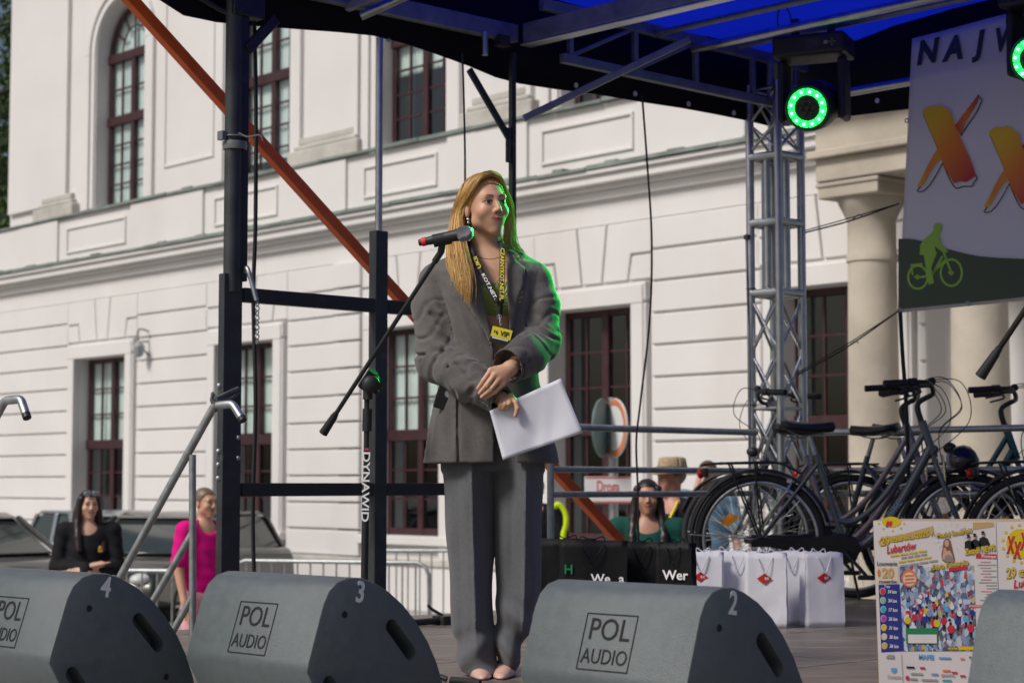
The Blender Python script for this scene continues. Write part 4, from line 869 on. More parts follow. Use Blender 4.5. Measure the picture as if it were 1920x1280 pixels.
for k, (c, s_) in enumerate(((C_('rred', (.6, .04, .06)), '34 km'), (C_('rgreen', (.25, .5, .32)), '34 km'), (PC, '17 km'), (C_('rmagenta', (.5, .06, .4)), '26 km'), (PY, '31 km'), (C_('rcream', (.65, .58, .42)), '30 km'), (C_('ramber', (.68, .42, .08)), '36 km'))):
    y = 592 + 68 * k; pe('route_badge', (122, y), 22, 27, PW, L2, s1); pe('route_badge', (122, y), 19, 24, c, L3, s1); pt(s_, (192, y + 4), 66, 26, PW, L3, s1, R(-3), .03)
cm_ = crowd_mat()
pp('crowd_photo', [(252, 405), (420, 398), (620, 440), (815, 395), (815, 1040), (262, 1040)], cm_, L1, s1)
rr = random.Random(4)
for k in range(46):     # riders printed larger towards the bottom of the photograph
    f_ = (k + 1) / 46; y = 560 + 300 * f_ ** .8 + rr.uniform(-20, 20); x = rr.uniform(275, 795); s_ = .35 + .75 * (y - 540) / 330; c = rr.choice([PR, PR, PR, PLB, C_('riderwhite', (.7, .73, .78)), PY, PN, C_('riderblue', (.2, .3, .55))])
    pe('printed_rider', (x, y), 25 * s_, 30 * s_, c, L2 + k * 1e-5, s1, 9); pe('printed_rider', (x, y - 36 * s_), 11 * s_, 12 * s_, rr.choice([PS, PK, PW]), L2 + k * 1e-5 + 4e-6, s1, 8); pp('printed_rider', [(x - 11 * s_, y + 24 * s_), (x + 11 * s_, y + 24 * s_), (x + 6 * s_, y + 66 * s_), (x - 7 * s_, y + 66 * s_)], PK, L2 + k * 1e-5 - 4e-6, s1)
pp('green_board', [(285, 868), (525, 868), (525, 985), (285, 985)], PG, L3, s1); pp('logo_strip', [(300, 915), (515, 915), (515, 980), (300, 980)], PW, L4, s1)
pe('round_logo', (326, 496), 58, 66, PO, L3, s1); pe('round_logo', (326, 500), 48, 50, C_('logopink', (.75, .58, .55)), L3 + .0004, s1); [pp('round_logo', [(290, y), (362, y - 5), (362, y + 9), (290, y + 14)], PO, L4, s1) for y in (470, 496, 522)]
for k in range(16):
    a = 2 * math.pi * k / 16; pp('printed_ray', [(650 + 95 * math.cos(a), 190 + 80 * math.sin(a)), (650 + 96 * math.cos(a + .02), 190 + 81 * math.sin(a + .02)), (650 + 150 * math.cos(a + .01), 190 + 125 * math.sin(a + .01))], C_('raymauve', (.5, .38, .42)), L1, s1)
pp('printed_singer', [(574, 355), (572, 310), (584, 262), (590, 218), (606, 197), (626, 195), (642, 210), (652, 260), (662, 310), (670, 350), (660, 372), (590, 370)], C_('hairbrown', (.22, .11, .06)), L2, s1); pe('printed_singer', (615, 232), 17, 26, PS, L3, s1); pp('printed_singer', [(576, 350), (590, 272), (604, 262), (612, 290), (635, 285), (655, 320), (660, 350), (600, 362)], PS, L3, s1); pp('printed_singer', [(600, 325), (630, 318), (662, 330), (664, 370), (592, 370)], C_('dress', (.3, .25, .2)), L4, s1)
for (x, y) in ((778, 188), (826, 180), (888, 162)): pp('printed_man', [(x - 30, y + 90), (x - 28, y + 35), (x - 8, y + 22), (x + 10, y + 22), (x + 34, y + 34), (x + 55, y + 88)], PK, L2, s1); pe('printed_man', (x, y), 12, 20, PS, L3, s1, 14); pe('printed_man', (x, y - 15), 12, 8, PK, L4, s1, 12); pp('printed_man', [(x - 12, y - 4), (x + 12, y - 6), (x + 11, y + 2), (x - 11, y + 3)], PK, L4, s1)
pt('Maciej Smoliński', (672, 156), 266, 34, PY, L4, s1, R(9), outline=PB); pt('Zespół NEWS', (862, 282), 232, 44, PY, L4, s1, R(8), outline=PB, bold=.03); pt('Edyta Folwarska', (634, 394), 272, 38, PY, L4, s1, R(9), outline=PB)
pp('small_print', [(622, 418), (765, 400), (765, 425), (622, 442)], PR, L3, s1)
pp('program_column', [(815, 312), (986, 318), (986, 1040), (815, 1040)], C_('colpaper', (.68, .66, .64)), L2, s1); pp('program_header', [(830, 312), (984, 312), (984, 350), (830, 345)], PR, L3, s1); pt('Program', (926, 331), 110, 26, PW, L4, s1, R(-2))
for k in range(22):
    y = 372 + k * 22; 
    if k == 15: pp('program_line', [(766, y - 11), (988, y - 9), (988, y + 9), (766, y + 9)], PP, L4, s1); continue
    w = rr.uniform(60, 150); m_ = PP if k in (0, 2, 4, 6, 10, 18) else PGY; x1 = 978
    if m_ is PP: w = 80; x1 = 940
    pp('program_line', [(x1 - w, y - 4), (x1, y - 4), (x1, y + 4), (x1 - w, y + 4)], m_, L3, s1)
pt('www.', (636, 1018), 80, 26, PY, L4, s1, 0, outline=PK); pp('web_line', [(680, 1003), (860, 1008), (860, 1030), (680, 1030)], PY, L3, s1)
pt('Complex', (186, 1232), 106, 28, PGY, L3, s1, R(-2), 0, 0); pp('logo_mark', [(165, 1165), (205, 1165), (205, 1192), (185, 1206), (165, 1192)], PLB, L2, s1)
pt('GASPOL', (602, 1222), 78, 20, PGY, L3, s1, R(-3), .02, 0); pe('logo_mark', (549, 1220), 11, 13, PP, L3, s1)
pt('MAPEI', (430, 1085), 110, 36, PLB, L3, s1, R(-2), .03, 0)
pe('logo_mark', (284, 1240), 14, 17, PR, L3, s1)
for (x, y, w, m_) in ((330, 1248, 56, PGY), (450, 1254, 120, PGY), (580, 1258, 70, PC), (700, 1225, 40, PR), (490, 1212, 52, PLB), (310, 1160, 60, PK), (400, 1165, 40, PR), (580, 1185, 60, PO), (640, 1200, 40, PR), (700, 1095, 30, PP), (760, 1085, 14, PG), (800, 1095, 50, PGY), (570, 1090, 90, PLB), (160, 1085, 60, PGY), (165, 1072, 50, PGY), (790, 1190, 40, PT), (355, 1208, 90, PGY)):
    pp('sponsor_logo', [(x - w / 2, y - 7), (x + w / 2, y - 7 + w * .03), (x + w / 2, y + 7 + w * .03), (x - w / 2, y + 7)], m_, L3, s1)
pp('divider', [(242, 1060), (245, 1060), (252, 1400), (249, 1400)], PGY, L3, s1)
# right poster
pe('sun', (1165, 235), 105, 112, PY, L1 + .0004, s2, 32); [pe('sun_ray', (1165 + 132 * math.cos(k * math.pi / 7 + .2), 235 + 140 * math.sin(k * math.pi / 7 + .2)), 13, 12, PY, L1 + .0004, s2, 10) for k in range(14)]
for (x, y) in ((1090, 250), (1138, 290), (1192, 225)): pt('X', (x, y), 66, 118, PR, L3, s2, R(0), .03, .18, outline=PB)
pt('29 cz', (1128, 455), 165, 74, PY, L3, s2, R(6), outline=PB); pt('Lub', (1152, 535), 110, 62, PR, L3, s2, R(8), shear=.3); pt('Losowanie', (1108, 642), 178, 34, PK, L3, s2, 0, .005, .1); pe('orange_spot', (1030, 700), 12, 30, PO, L2, s2); pt('20', (1110, 706), 92, 72, C_('gold', (.62, .38, .14)), L3, s2, 0, .03, .05)

# ================================================================== signs, barriers, cars on the square
M_sign = mat('sign_back', (.16, .24, .25), .5, .3, .15); M_signw = mat('sign_white', (.72, .73, .74), .5, 0, .04)
sg = thing('street_sign', 'white sign board with red word Droga and two round signs on grey pole', 'street sign', (P(1150, 900, 20.8).x, 20.8, 0))
YS = 20.8; pc_ = P(1150, 900, YS); q = MB(); q.tube([Vector((pc_.x, YS, 0)), Vector((pc_.x, YS, P(1143, 745, YS).z))], .05, 14); q.build('pole', M_galv, sg, smooth=60)
a, b = P(1096, 893, YS - .08), P(1184, 943, YS - .08); q = MB(); q.box((a + b) / 2, (b.x - a.x, .02, a.z - b.z)); bo_ = q.build('board', M_signw, sg, bevel=.006)
text('lettering', 'Droga', .175, (a + b) / 2 + Vector((0, -.012, .03)), (1, 0, 0), UP, C_('signred', (.55, .04, .05)), bo_, bold=.01, width=.24)
q = MB(); 
for z in (a.z - .012, b.z + .012): q.box(((a.x + b.x) / 2, YS - .0915, z), (b.x - a.x - .02, .002, .016))
q.build('border', C_('signred', (.55, .04, .05)), bo_)
for (px, ang, m1, m2, nm) in ((1129, 35, M_sign, M_sign, 'disc'), (1153, -68, M_signw, M_sign, 'disc')):
    c = P(px, 802, YS - .1); ax = Vector((math.sin(R(ang)), -math.cos(R(ang)), 0)) if ang > 0 else Vector((-math.cos(R(22)), -math.sin(R(22)), 0))
    if ang > 0: ax = Vector((.93, -.37, 0))
    q = MB(); q.lathe(c, [(.001, -.012), (.31, -.012), (.315, 0), (.31, .012), (.001, .012)], axis=ax, n=36); dsc = q.build('disc', M_sign if ang > 0 else M_signw, sg, smooth=40)
    if ang < 0: q = MB(); q.ring(c + ax * .013, ax, .275, .035, 40, 6, .1); q.build('rim', C_('signorange', (.62, .22, .10)), dsc)
def barrier(px0, px1, Y0, Y1, label):
    a = P(px0, 900, Y0); b = P(px1, 900, Y1); a.z = b.z = 0; d = (b - a); L = d.length; d /= L
    t = thing('crowd_barrier', label, 'barrier', a, group='steel crowd barriers'); H = 1.08; r = .12
    fr = [a + UP * .18 + d * .0, a + UP * (H - r), a + UP * (H - r * .3) + d * r * .3, a + UP * H + d * r, b + UP * H - d * r, b + UP * (H - r * .3) - d * r * .3, b + UP * (H - r), b + UP * .18]
    q = MB(); q.tube(fr, .021, 10, closed=True); q.build('frame', M_galv, t, smooth=60)
    n = int(L / .13); q = MB()
    for k in range(1, n): p = a + d * (L * k / n); q = MB(); q.tube([p + UP * .18, p + UP * H], .009, 8); q.build('bar', M_galv, t, smooth=60)
    for s_ in (.15, .85): p = a + d * L * s_; nn = d.cross(UP); q = MB(); q.tube([p + nn * .3 + UP * .02, p + UP * .18, p - nn * .3 + UP * .02], .016, 8); q.build('foot', M_galv, t, smooth=60)
barrier(212, 412, 17.2, 17.0, 'steel crowd barrier in front of the person in pink')
barrier(440, 805, 19.4, 18.8, 'steel crowd barrier seen between the two front posts')
barrier(700, 1010, 22.3, 22.0, 'steel crowd barrier farther back, just left of the trousers')
def car(pos, hd, col, label, win_light=False, rim=None):
    hd = Vector(hd).normalized(); sd_ = Vector((hd.y, -hd.x, 0)); t = thing('parked_car', label, 'car', pos, group='cars parked before the palace'); o = Vector(pos)
    mb_ = mat('car_paint_%02d' % int(col[0] * 99), col, .3, .5, .05, 3, coat=.7); mg = mat('car_glass', (.03, .04, .04), .06, 0, .05, spec=.9)
    body = [(-2.1, .32), (-2.16, .55), (-2.12, .82), (-2.0, .94), (-.9, .98), (.75, .97), (1.5, .86), (1.98, .72), (2.12, .55), (2.1, .34), (1.72, .28), (-1.7, .28)]
    q = MB(); q.prism(body, o - sd_ * .88, hd, UP, -1.76 if hd.cross(UP).dot(sd_) < 0 else 1.76); q.build('body', mb_, t, bevel=.09, bseg=4, smooth=50)
    cab = [(-1.95, .92), (-1.62, 1.36), (-1.35, 1.42), (.1, 1.43), (.35, 1.38), (1.12, .94)]
    q = MB(); q.prism(cab, o - sd_ * .74, hd, UP, -1.48 if hd.cross(UP).dot(sd_) < 0 else 1.48)
    q.v = [v - sd_ * ((v - o).dot(sd_)) * .16 * max(0, (v.z - .95) / .45) for v in q.v]; q.build('windows', mg, t, bevel=.04, smooth=50)
    q = MB(); q.prism([(-1.7, 1.38), (-1.4, 1.455), (.12, 1.46), (.42, 1.385), (.1, 1.41), (-1.4, 1.41)], o - sd_ * .64, hd, UP, -1.28 if hd.cross(UP).dot(sd_) < 0 else 1.28); q.build('roof', mb_, t, bevel=.02, smooth=50)
    for s_ in (-1, 1):
        for (x0, z0, x1, z1) in ((1.12, .95, .36, 1.40), (-.35, .95, -.4, 1.42), (-1.98, .92, -1.6, 1.39)): q = MB(); q.beam(o + hd * x0 + sd_ * s_ * .735 + UP * z0, o + hd * x1 + sd_ * s_ * .64 + UP * z1, .07, .06); q.build('pillar', mb_, t, bevel=.015)
        q = MB(); q.ball(o + hd * .82 + sd_ * s_ * .97 + UP * 1.0, (.09, .09, .07), 12, 8); q.build('mirror', mb_, t, smooth=180)
        q = MB(); q.ball(o + hd * 1.98 + sd_ * s_ * .62 + UP * .66, (.14, .18, .08), 12, 8); q.build('headlight', mat('headlight', (.6, .62, .62), .15, 0, .1), t, smooth=180)
        q = MB(); q.ball(o - hd * 2.08 + sd_ * s_ * .7 + UP * .78, (.08, .14, .12), 12, 8); q.build('tail_light', flat('tail_red', (.4, .02, .02)), t, smooth=180)
        for x in (1.35, -1.3):
            c = o + hd * x + sd_ * s_ * .79 + UP * .315; q = MB(); q.ring(c, sd_, .235, .082, 32, 10, 1.25); wh = q.build('wheel', M_rub, t, smooth=180)
            q = MB(); q.lathe(c + sd_ * s_ * .05, [(.205, -.03), (.215, .02), (.2, .03), (.19, .01)], axis=sd_ * s_, n=28, caps=False)
            for k in range(7): a = 2 * math.pi * k / 7; dr = hd * math.cos(a) + UP * math.sin(a); q.beam(c + sd_ * s_ * .06 + dr * .03, c + sd_ * s_ * .065 + dr * .2, .05, .02, sd_)
            q.lathe(c + sd_ * s_ * .05, [(.05, 0), (.045, .02), (.0, .022)], axis=sd_ * s_, n=14, caps=False); q.build('rim', M_alu, wh, smooth=40)
            q = MB(); q.lathe(c - sd_ * s_ * .02, [(.0, 0), (.2, 0)], axis=sd_ * s_, n=24, caps=False); q.build('brake', M_blk, wh)
    q = MB(); q.box(o + hd * 2.13 + UP * .5, (.03, .5, .11), (hd, sd_, UP)); q.build('number_plate', M_white, t)
    return t
wp = P(331, 1137, 24.6); hd = Vector((-.3, -.95, 0)).normalized(); sd_ = Vector((hd.y, -hd.x, 0)); sd_ = sd_ if sd_.x > 0 else -sd_
c = wp - hd * 1.35 - sd_ * .79; c.z = 0; car(c, hd, (.03, .034, .03), 'dark green car with silver wheel behind the barrier')
c = P(205, 1000, 27.5); c.z = 0; car(c, (.45, -.89, 0), (.30, .34, .38), 'silver blue car parked behind the dark haired woman')
c = P(-75, 1000, 25.5); c.z = 0; car(c, (.75, -.66, 0), (.02, .021, .022), 'black car cut off by the left picture edge')
# ================================================================== bicycles
def bike(hub_px, hub_py, Y, heading, col, name_label, acc=(.35, .36, .38), step=True, rack=True, text_=None, bar='swept', tex='grey', rim_col=None, lean=0.0):
    h = Vector(heading).normalized(); rz = math.atan2(h.y, h.x); o = P(hub_px, hub_py, Y); o.z = DECK
    t = thing('bicycle', name_label, 'bicycle', o, rz, 'new bicycles parked at the back of the stage')
    V = lambda x, y, z: Vector((x, y, z)); MF = mat('frame_' + tex, col, .32, .35, .06, 6, coat=.5); MR = rim_col or M_alu
    L = dict(local=True)
    BBk = V(.45, 0, .29); RA = V(0, 0, .35); FA = V(1.08, 0, .35); HT = V(.845, 0, .97); HB = V(.905, 0, .78); SPt = V(.295, 0, .80)
    q = MB(); q.tube([BBk, SPt], .0165, 12); q.tube([HT, HB], .022, 14)
    if step:
        q.tube(spline([HB + V(-.02, 0, .05), V(.70, 0, .50), V(.56, 0, .345), BBk], 6), .024, 14); q.tube(spline([HT + V(.012, 0, -.06), V(.66, 0, .60), V(.50, 0, .455), V(.385, 0, .46)], 6), .0165, 12)
    else:
        q.tube([HB + V(-.01, 0, .03), BBk], .021, 14); q.tube([HT + V(.008, 0, -.04), SPt + V(.02, 0, -.06)], .0165, 12)
    for s_ in (-1, 1):
        q.tube(spline([BBk + V(-.02, s_ * .03, 0), V(.25, s_ * .055, .31), RA + V(0, s_ * .06, 0)], 5), .010, 10); q.tube([SPt + V(.01, s_ * .02, -.05), RA + V(0, s_ * .06, 0)], .0085, 10)
    q.tube([BBk + V(0, -.04, 0), BBk + V(0, .04, 0)], .022, 14); fr = q.build('frame', MF, t, smooth=60, **L)
    if text_:
        a, b = V(.80, -.026, .645), V(.60, -.026, .39); u = (a - b).normalized(); me = textmesh(text_, .05, .01); vv = Vector((-u.z, 0, u.x)); Mx = Matrix((u, vv, u.cross(vv))).transposed().to_4x4(); Mx.translation = (a + b) / 2 + V(0, -.001, 0); me.transform(Mx); mesh_link('lettering', me, flat('print_paleblue', (.25, .42, .46)), fr, local=True)
    q = MB()
    for s_ in (-1, 1): q.tube(spline([HB + V(.0, s_ * .03, -.01), V(.945, s_ * .052, .66), V(1.02, s_ * .055, .46), FA + V(0, s_ * .055, 0)], 6), [.0145] * 12 + [.0125, .012, .011, .0105, .010, .0095, .009], 10)
    q.tube([HB + V(.004, -.05, -.015), HB + V(.004, .05, -.015)], .018, 12); q.build('fork', MF, t, smooth=60, **L)
    for c, nm in ((RA, 0), (FA, 1)):
        q = MB(); q.tube([c + V(0, -.045, 0), c + V(0, .045, 0)], .018, 12)
        for k in range(32):
            a = 2 * math.pi * k / 32; s_ = 1 if k % 2 else -1; a2 = a + (.32 if (k // 2) % 2 else -.32); q.tube([c + V(math.cos(a2) * .02, s_ * .03, math.sin(a2) * .02), c + V(math.cos(a) * .305, 0, math.sin(a) * .305)], .00125, 4, caps=False)
        w_ = q.build('wheel', M_chrome, t, smooth=60, **L)
        q = MB(); q.ring(c, V(0, 1, 0), .329, .0205, 56, 10); q.build('tyre', M_rub, w_, smooth=180, **L)
        q = MB(); q.ring(c, V(0, 1, 0), .303, .0115, 56, 8, 1.1); q.build('rim', MR, w_, smooth=180, **L)
        if nm == 0:
            q = MB(); q.prism([(-.034, -.013), (.034, -.013), (.04, 0), (.034, .013), (-.034, .013), (-.04, 0)], c + V(-.15, -.016, .10), V(.75, 0, .66), V(-.66, 0, .75), .01); q.build('reflector', mat('amber_reflector', (.8, .28, .01), .25, 0, .1), w_, **L)
    for c, a0, a1 in ((RA, R(15), R(190)), (FA, R(20), R(175))):
        row = []
        for k in range(25):
            a = a0 + (a1 - a0) * k / 24; d = V(math.cos(a), 0, math.sin(a)); row.append([c + d * .362 + V(0, -.03, 0), c + d * .374 + V(0, -.018, 0), c + d * .378, c + d * .374 + V(0, .018, 0), c + d * .362 + V(0, .03, 0)])
        q = MB(); q.sheet(row); mg = q.build('mudguard', M_blkpl, t, smooth=180, **L); sm = mg.modifiers.new('s', 'SOLIDIFY'); sm.thickness = .003
        q = MB(); a = a1 - .25; d = V(math.cos(a), 0, math.sin(a))
        for s_ in (-1, 1): q.tube([c + V(0, s_ * .055, 0), c + d * .372 + V(0, s_ * .03, 0)], .0022, 6)
        q.build('mudguard_stay', M_galv, t, smooth=60, **L)
    q = MB(); q.tube([SPt + V(.006, 0, -.03), V(.262, 0, .90)], .0135, 12); q.build('seat_post', M_galv, t, smooth=60, **L)
    row = []
    for k in range(13):
        x = .12 + .27 * k / 12; f_ = k / 12; wdt = (.088 * (1 - f_) ** .8 + .022) if f_ > .12 else .075 + .02 * f_ / .12; z = .945 - .012 * math.sin(f_ * 3.1) + .012 * (1 - f_); row.append([V(x, math.sin(th) * wdt, z + math.cos(th) * .03 * (1 if math.cos(th) > 0 else .9)) for th in [2 * math.pi * j / 14 for j in range(15)]])
    row = [[sum(row[0], Vector()) / 15] * 15] + row + [[sum(row[-1], Vector()) / 15 + V(.012, 0, 0)] * 15]
    q = MB(); q.sheet(row); sd = q.build('saddle', mat('saddle_vinyl', (.017, .017, .018), .42, 0, .15, 8, .15, 60), t, smooth=180, **L)
    q = MB(); 
    for s_ in (-1, 1): q.tube(spline([V(.15, s_ * .03, .925), V(.22, s_ * .025, .90), V(.30, s_ * .02, .905), V(.36, s_ * .012, .925)], 4), .0035, 6)
    q.build('saddle_rail', M_galv, sd, smooth=60, **L)
    if rack:
        q = MB()
        for s_ in (-1, 1):
            q.tube(spline([V(.22, s_ * .04, .70), V(.1, s_ * .055, .755), V(-.05, s_ * .06, .758), V(-.25, s_ * .058, .752), V(-.30, s_ * .03, .745), V(-.31, 0, .74)], 5), .006, 8); q.tube([V(-.16, s_ * .058, .755), RA + V(-.0, s_ * .065, 0)], .0055, 8); q.tube([V(-.02, s_ * .058, .757), RA + V(.01, s_ * .065, .01)], .0055, 8)
        for x in (.08, -.06, -.2): q.tube([V(x, -.058, .757), V(x, .058, .757)], .005, 8)
        q.tube([V(-.28, 0, .75), V(.15, 0, .757)], .005, 8); rk = q.build('rack', M_blk, t, smooth=60, **L)
        q = MB(); q.ball(V(-.315, 0, .70), (.02, .04, .028), 14, 8); q.build('tail_light', mat('red_lens', (.6, .01, .01), .2, 0, .1), rk, smooth=180, **L)
        q = MB(); q.box(V(-.29, 0, .705), (.03, .07, .05)); q.build('lamp_housing', M_blkpl, rk, bevel=.01, **L)
    q = MB(); q.prism([(-.05, .02), (.0, .035), (.25, .035), (.42, .06), (.50, .04), (.53, -.02), (.50, -.085), (.44, -.10), (.37, -.07), (.05, -.015), (-.04, -.015)], RA + V(0, -.062, -.02), V(1, 0, -.0), UP, .012); q.build('chain_guard', mat('gloss_black', (.012, .012, .013), .18, 0, .1, 5), t, bevel=.006, **L)
    q = MB(); q.tube([BBk + V(.11, -.09, -.125), BBk + V(0, -.085, 0), BBk + V(0, .07, 0), BBk + V(-.11, .075, .125)], .010, 8); cr = q.build('crank', M_blk, t, smooth=60, **L)
    for s_, p_ in ((-1, BBk + V(.11, -.14, -.125)), (1, BBk + V(-.11, .125, .125))): q = MB(); q.box(p_, (.09, .085, .022)); q.build('pedal', M_blkpl, cr, bevel=.006, **L)
    # stem and bar
    q = MB(); q.tube(spline([HT + V(0, 0, -.01), HT + V(-.02, 0, .06), HT + V(-.012, 0, .10), HT + V(.05, 0, .135)], 5), [.016] * 8 + [.014] * 8, 12); q.build('stem', M_blk, t, smooth=60, **L)
    c = HT + V(.05, 0, .135); sw = .20 if bar == 'swept' else .06; rise = .05
    half = lambda s_: [c, c + V(.01, s_ * .06, .01), c + V(.0, s_ * .14, rise), c + V(-.05, s_ * .22, rise + .01), c + V(-sw, s_ * .29, rise)]
    q = MB(); q.tube([p for p in reversed(spline(half(-1), 5))][:-1] + spline(half(1), 5), .0115, 10); hb = q.build('handlebar', M_blk, t, smooth=60, **L)
    for s_ in (-1, 1):
        pts = half(s_); d = (pts[-1] - pts[-2]).normalized(); q = MB(); q.tube([pts[-1] - d * .10, pts[-1] + d * .03], .0175, 14); q.build('grip', M_rub, hb, smooth=50, **L)
        q = MB(); g0 = pts[-1] - d * .125; q.tube([g0 - d * .02, g0 + d * .02], .022, 12); q.tube(spline([g0 + V(.015, 0, -.01), g0 + V(.05, s_ * .0, -.03) + d * .03, g0 + V(.055, 0, -.045) + d * .12], 5), .006, 8); q.build('brake_lever', M_blk, hb, smooth=50, **L)
        q = MB(); q.tube(spline([g0 + V(.03, 0, 0), g0 + V(.16, -s_ * .03, .02), g0 + V(.24, -s_ * .12, -.12), HT + V(.09, s_ * .02, -.05), HB + V(.04, s_ * .03, -.03)], 8), .0026, 5); q.build('brake_cable', M_rub, hb, smooth=60, **L)
    q = MB(); g0 = half(-1)[-2]; q.tube(spline([g0, g0 + V(.20, .05, .0), g0 + V(.24, .15, -.2), HB + V(-.03, -.02, 0)], 8), .0026, 5); q.ball(half(1)[2] + V(0, 0, .03), .022, 10, 6); q.build('gear_cable', M_rub, hb, smooth=60, **L)
    q = MB(); q.box(HB + V(.05, -.0, -.06), (.02, .10, .05)); q.tube([HB + V(.05, -.05, -.02), HB + V(.055, -.052, -.16)], .008, 8); q.tube([HB + V(.05, .05, -.02), HB + V(.055, .052, -.16)], .008, 8); q.tube(spline([HB + V(.05, -.05, -.02), HB + V(.04, 0, .02), HB + V(.05, .05, -.02)], 4), .004, 6); q.build('brake_caliper', M_chrome, t, bevel=.003, **L)
    q = MB(); q.tube([V(.17, -.02, .66), V(.145, -.055, .60)], .008, 8); q.tube([V(.17, .02, .66), V(.145, .055, .60)], .008, 8); q.box(V(.16, 0, .66), (.03, .08, .02)); q.build('brake_caliper', M_chrome, t, bevel=.003, **L)
    q = MB(); q.ball(HB + V(.08, 0, .05), (.035, .03, .03), 12, 8); q.build('headlamp', M_blkpl, t, smooth=180, **L)
    q = MB(); q.tube([BBk + V(-.06, .05, -.03), V(.30, .17, .01)], .008, 8); q.build('kickstand', M_blk, t, smooth=60, **L)
    return t
H1 = (.972, -.235, 0)
bike(1426, 1018, 10.28, H1, (.10, .115, .13), 'dark grey step through bicycle in front of the others', text_='BIKE', tex='anthracite')
bike(1414, 1020, 10.85, (.95, -.31, 0), (.24, .2, .22), 'silver and pink bicycle right behind the front dark grey one', tex='silverpink', rack=False)
bike(1726, 1015, 10.75, (-.88, .47, 0), (.10, .115, .13), 'dark grey bicycle facing left, head tube below the truss', tex='anthracite', rack=True)
bike(1600, 1015, 11.0, (.96, -.28, 0), (.01, .085, .09), 'dark teal bicycle at the back on the right', tex='teal', step=True, rack=True)
bike(1940, 1022, 9.75, (.9, -.43, 0), (.02, .02, .022), 'bicycle with pale rims cut off by the right picture edge', tex='black', rim_col=mat('pale_rim', (.55, .56, .55), .4, .4, .05), rack=True)
q = MB(); c = P(1803, 866, 10.0)
prof = [(.001, .088), (.04, .082), (.066, .062), (.08, .03), (.083, .0), (.08, -.03), (.072, -.045), (.066, -.04), (.07, 0), (.05, .05), (.001, .07)]
hm = thing('bicycle_helmet', 'glossy black rounded helmet hanging over the handlebar area of bicycles', 'helmet', c)
q.lathe(c, prof, axis=Vector((.75, -.25, .55)), n=32, caps=False); q.build('shell', mat('gloss_black', (.012, .012, .013), .18), hm, smooth=60)
for k in range(4): q = MB(); a = k * 1.4; q.ball(c + Vector((-.05 + .02 * k, -.07, .03 - .025 * k)), (.012, .006, .005), 8, 5); q.build('vent', mat('vent_grey', (.3, .3, .3), .3), hm, smooth=180)
q = MB(); q.tube(spline([c + Vector((-.06, -.02, -.03)), c + Vector((-.075, -.03, .0)), c + Vector((-.07, -.02, .04))], 4), .012, 8); q.build('visor', mat('vent_grey', (.3, .3, .3), .3), hm, smooth=60)
# ================================================================== people: smooth-blended volumes turned into one skin each
def smin(a, b, k):
    if k <= 0: return np.minimum(a, b)
    h = np.clip(.5 + .5 * (b - a) / k, 0, 1); return b + (a - b) * h - k * h * (1 - h)
def smax(a, b, k): return -smin(-a, -b, k)
A_ = lambda v: np.array(v, dtype=np.float64)
def f_ball(c, r): c = A_(c); return lambda p: np.sqrt(((p - c) ** 2).sum(1)) - r
def f_ell(c, r, M=None):
    c = A_(c); r = A_(r)
    def f(p):
        q = p - c
        if M is not None: q = q @ M
        k0 = np.sqrt(((q / r) ** 2).sum(1)); k1 = np.sqrt(((q / r ** 2) ** 2).sum(1)) + 1e-9; return k0 * (k0 - 1) / k1
    return f
def f_cap(a, b, r0, r1=None):
    a = A_(a); b = A_(b); r1 = r0 if r1 is None else r1; d = b - a; L2 = (d * d).sum() + 1e-12
    def f(p):
        t = np.clip(((p - a) @ d) / L2, 0, 1); return np.sqrt(((p - a - t[:, None] * d) ** 2).sum(1)) - (r0 + (r1 - r0) * t)
    return f
def f_secs(secs, pw=2.0):
    """stack of ellipses (z, cx, cy, a, b) -> tapered body"""
    S_ = np.array(sorted(secs)); 
    def f(p):
        z = p[:, 2]; cx = np.interp(z, S_[:, 0], S_[:, 1]); cy = np.interp(z, S_[:, 0], S_[:, 2]); a = np.interp(z, S_[:, 0], S_[:, 3]); b = np.interp(z, S_[:, 0], S_[:, 4])
        k = (np.abs((p[:, 0] - cx) / a) ** pw + np.abs((p[:, 1] - cy) / b) ** pw) ** (1 / pw); d = (k - 1) * np.minimum(a, b)
        return np.maximum(d, np.maximum(S_[0, 0] - z, z - S_[-1, 0]))
    return f
def poly_sd(poly, x, y):
    n = len(poly); P_ = np.array(poly, float); d = np.full(x.shape, 1e9); inside = np.zeros(x.shape, bool); j = n - 1
    for i in range(n):
        e = P_[j] - P_[i]; wx = x - P_[i, 0]; wy = y - P_[i, 1]; t = np.clip((wx * e[0] + wy * e[1]) / (e @ e + 1e-12), 0, 1); d = np.minimum(d, (wx - t * e[0]) ** 2 + (wy - t * e[1]) ** 2)
        c = ((P_[i, 1] > y) != (P_[j, 1] > y)) & (x < (P_[j, 0] - P_[i, 0]) * (y - P_[i, 1]) / (P_[j, 1] - P_[i, 1] + 1e-12) + P_[i, 0]); inside ^= c; j = i
    d = np.sqrt(d); return np.where(inside, -d, d)
def union(parts, k=.02):
    def f(p):
        d = None
        for q in parts:
            if isinstance(q, tuple): g, kk, op = q if len(q) == 3 else (q[0], q[1], 'u')
            else: g, kk, op = q, k, 'u'
            v = g(p); d = v if d is None else (smin(d, v, kk) if op == 'u' else smax(d, -v, kk))
        return d
    return f
def axis(segs):
    out = [segs[0][0]]
    for a, b, s_ in segs:
        n = max(1, int(round((b - a) / s_))); out += list(a + (b - a) * (np.arange(n) + 1) / n)
    return np.array(out)
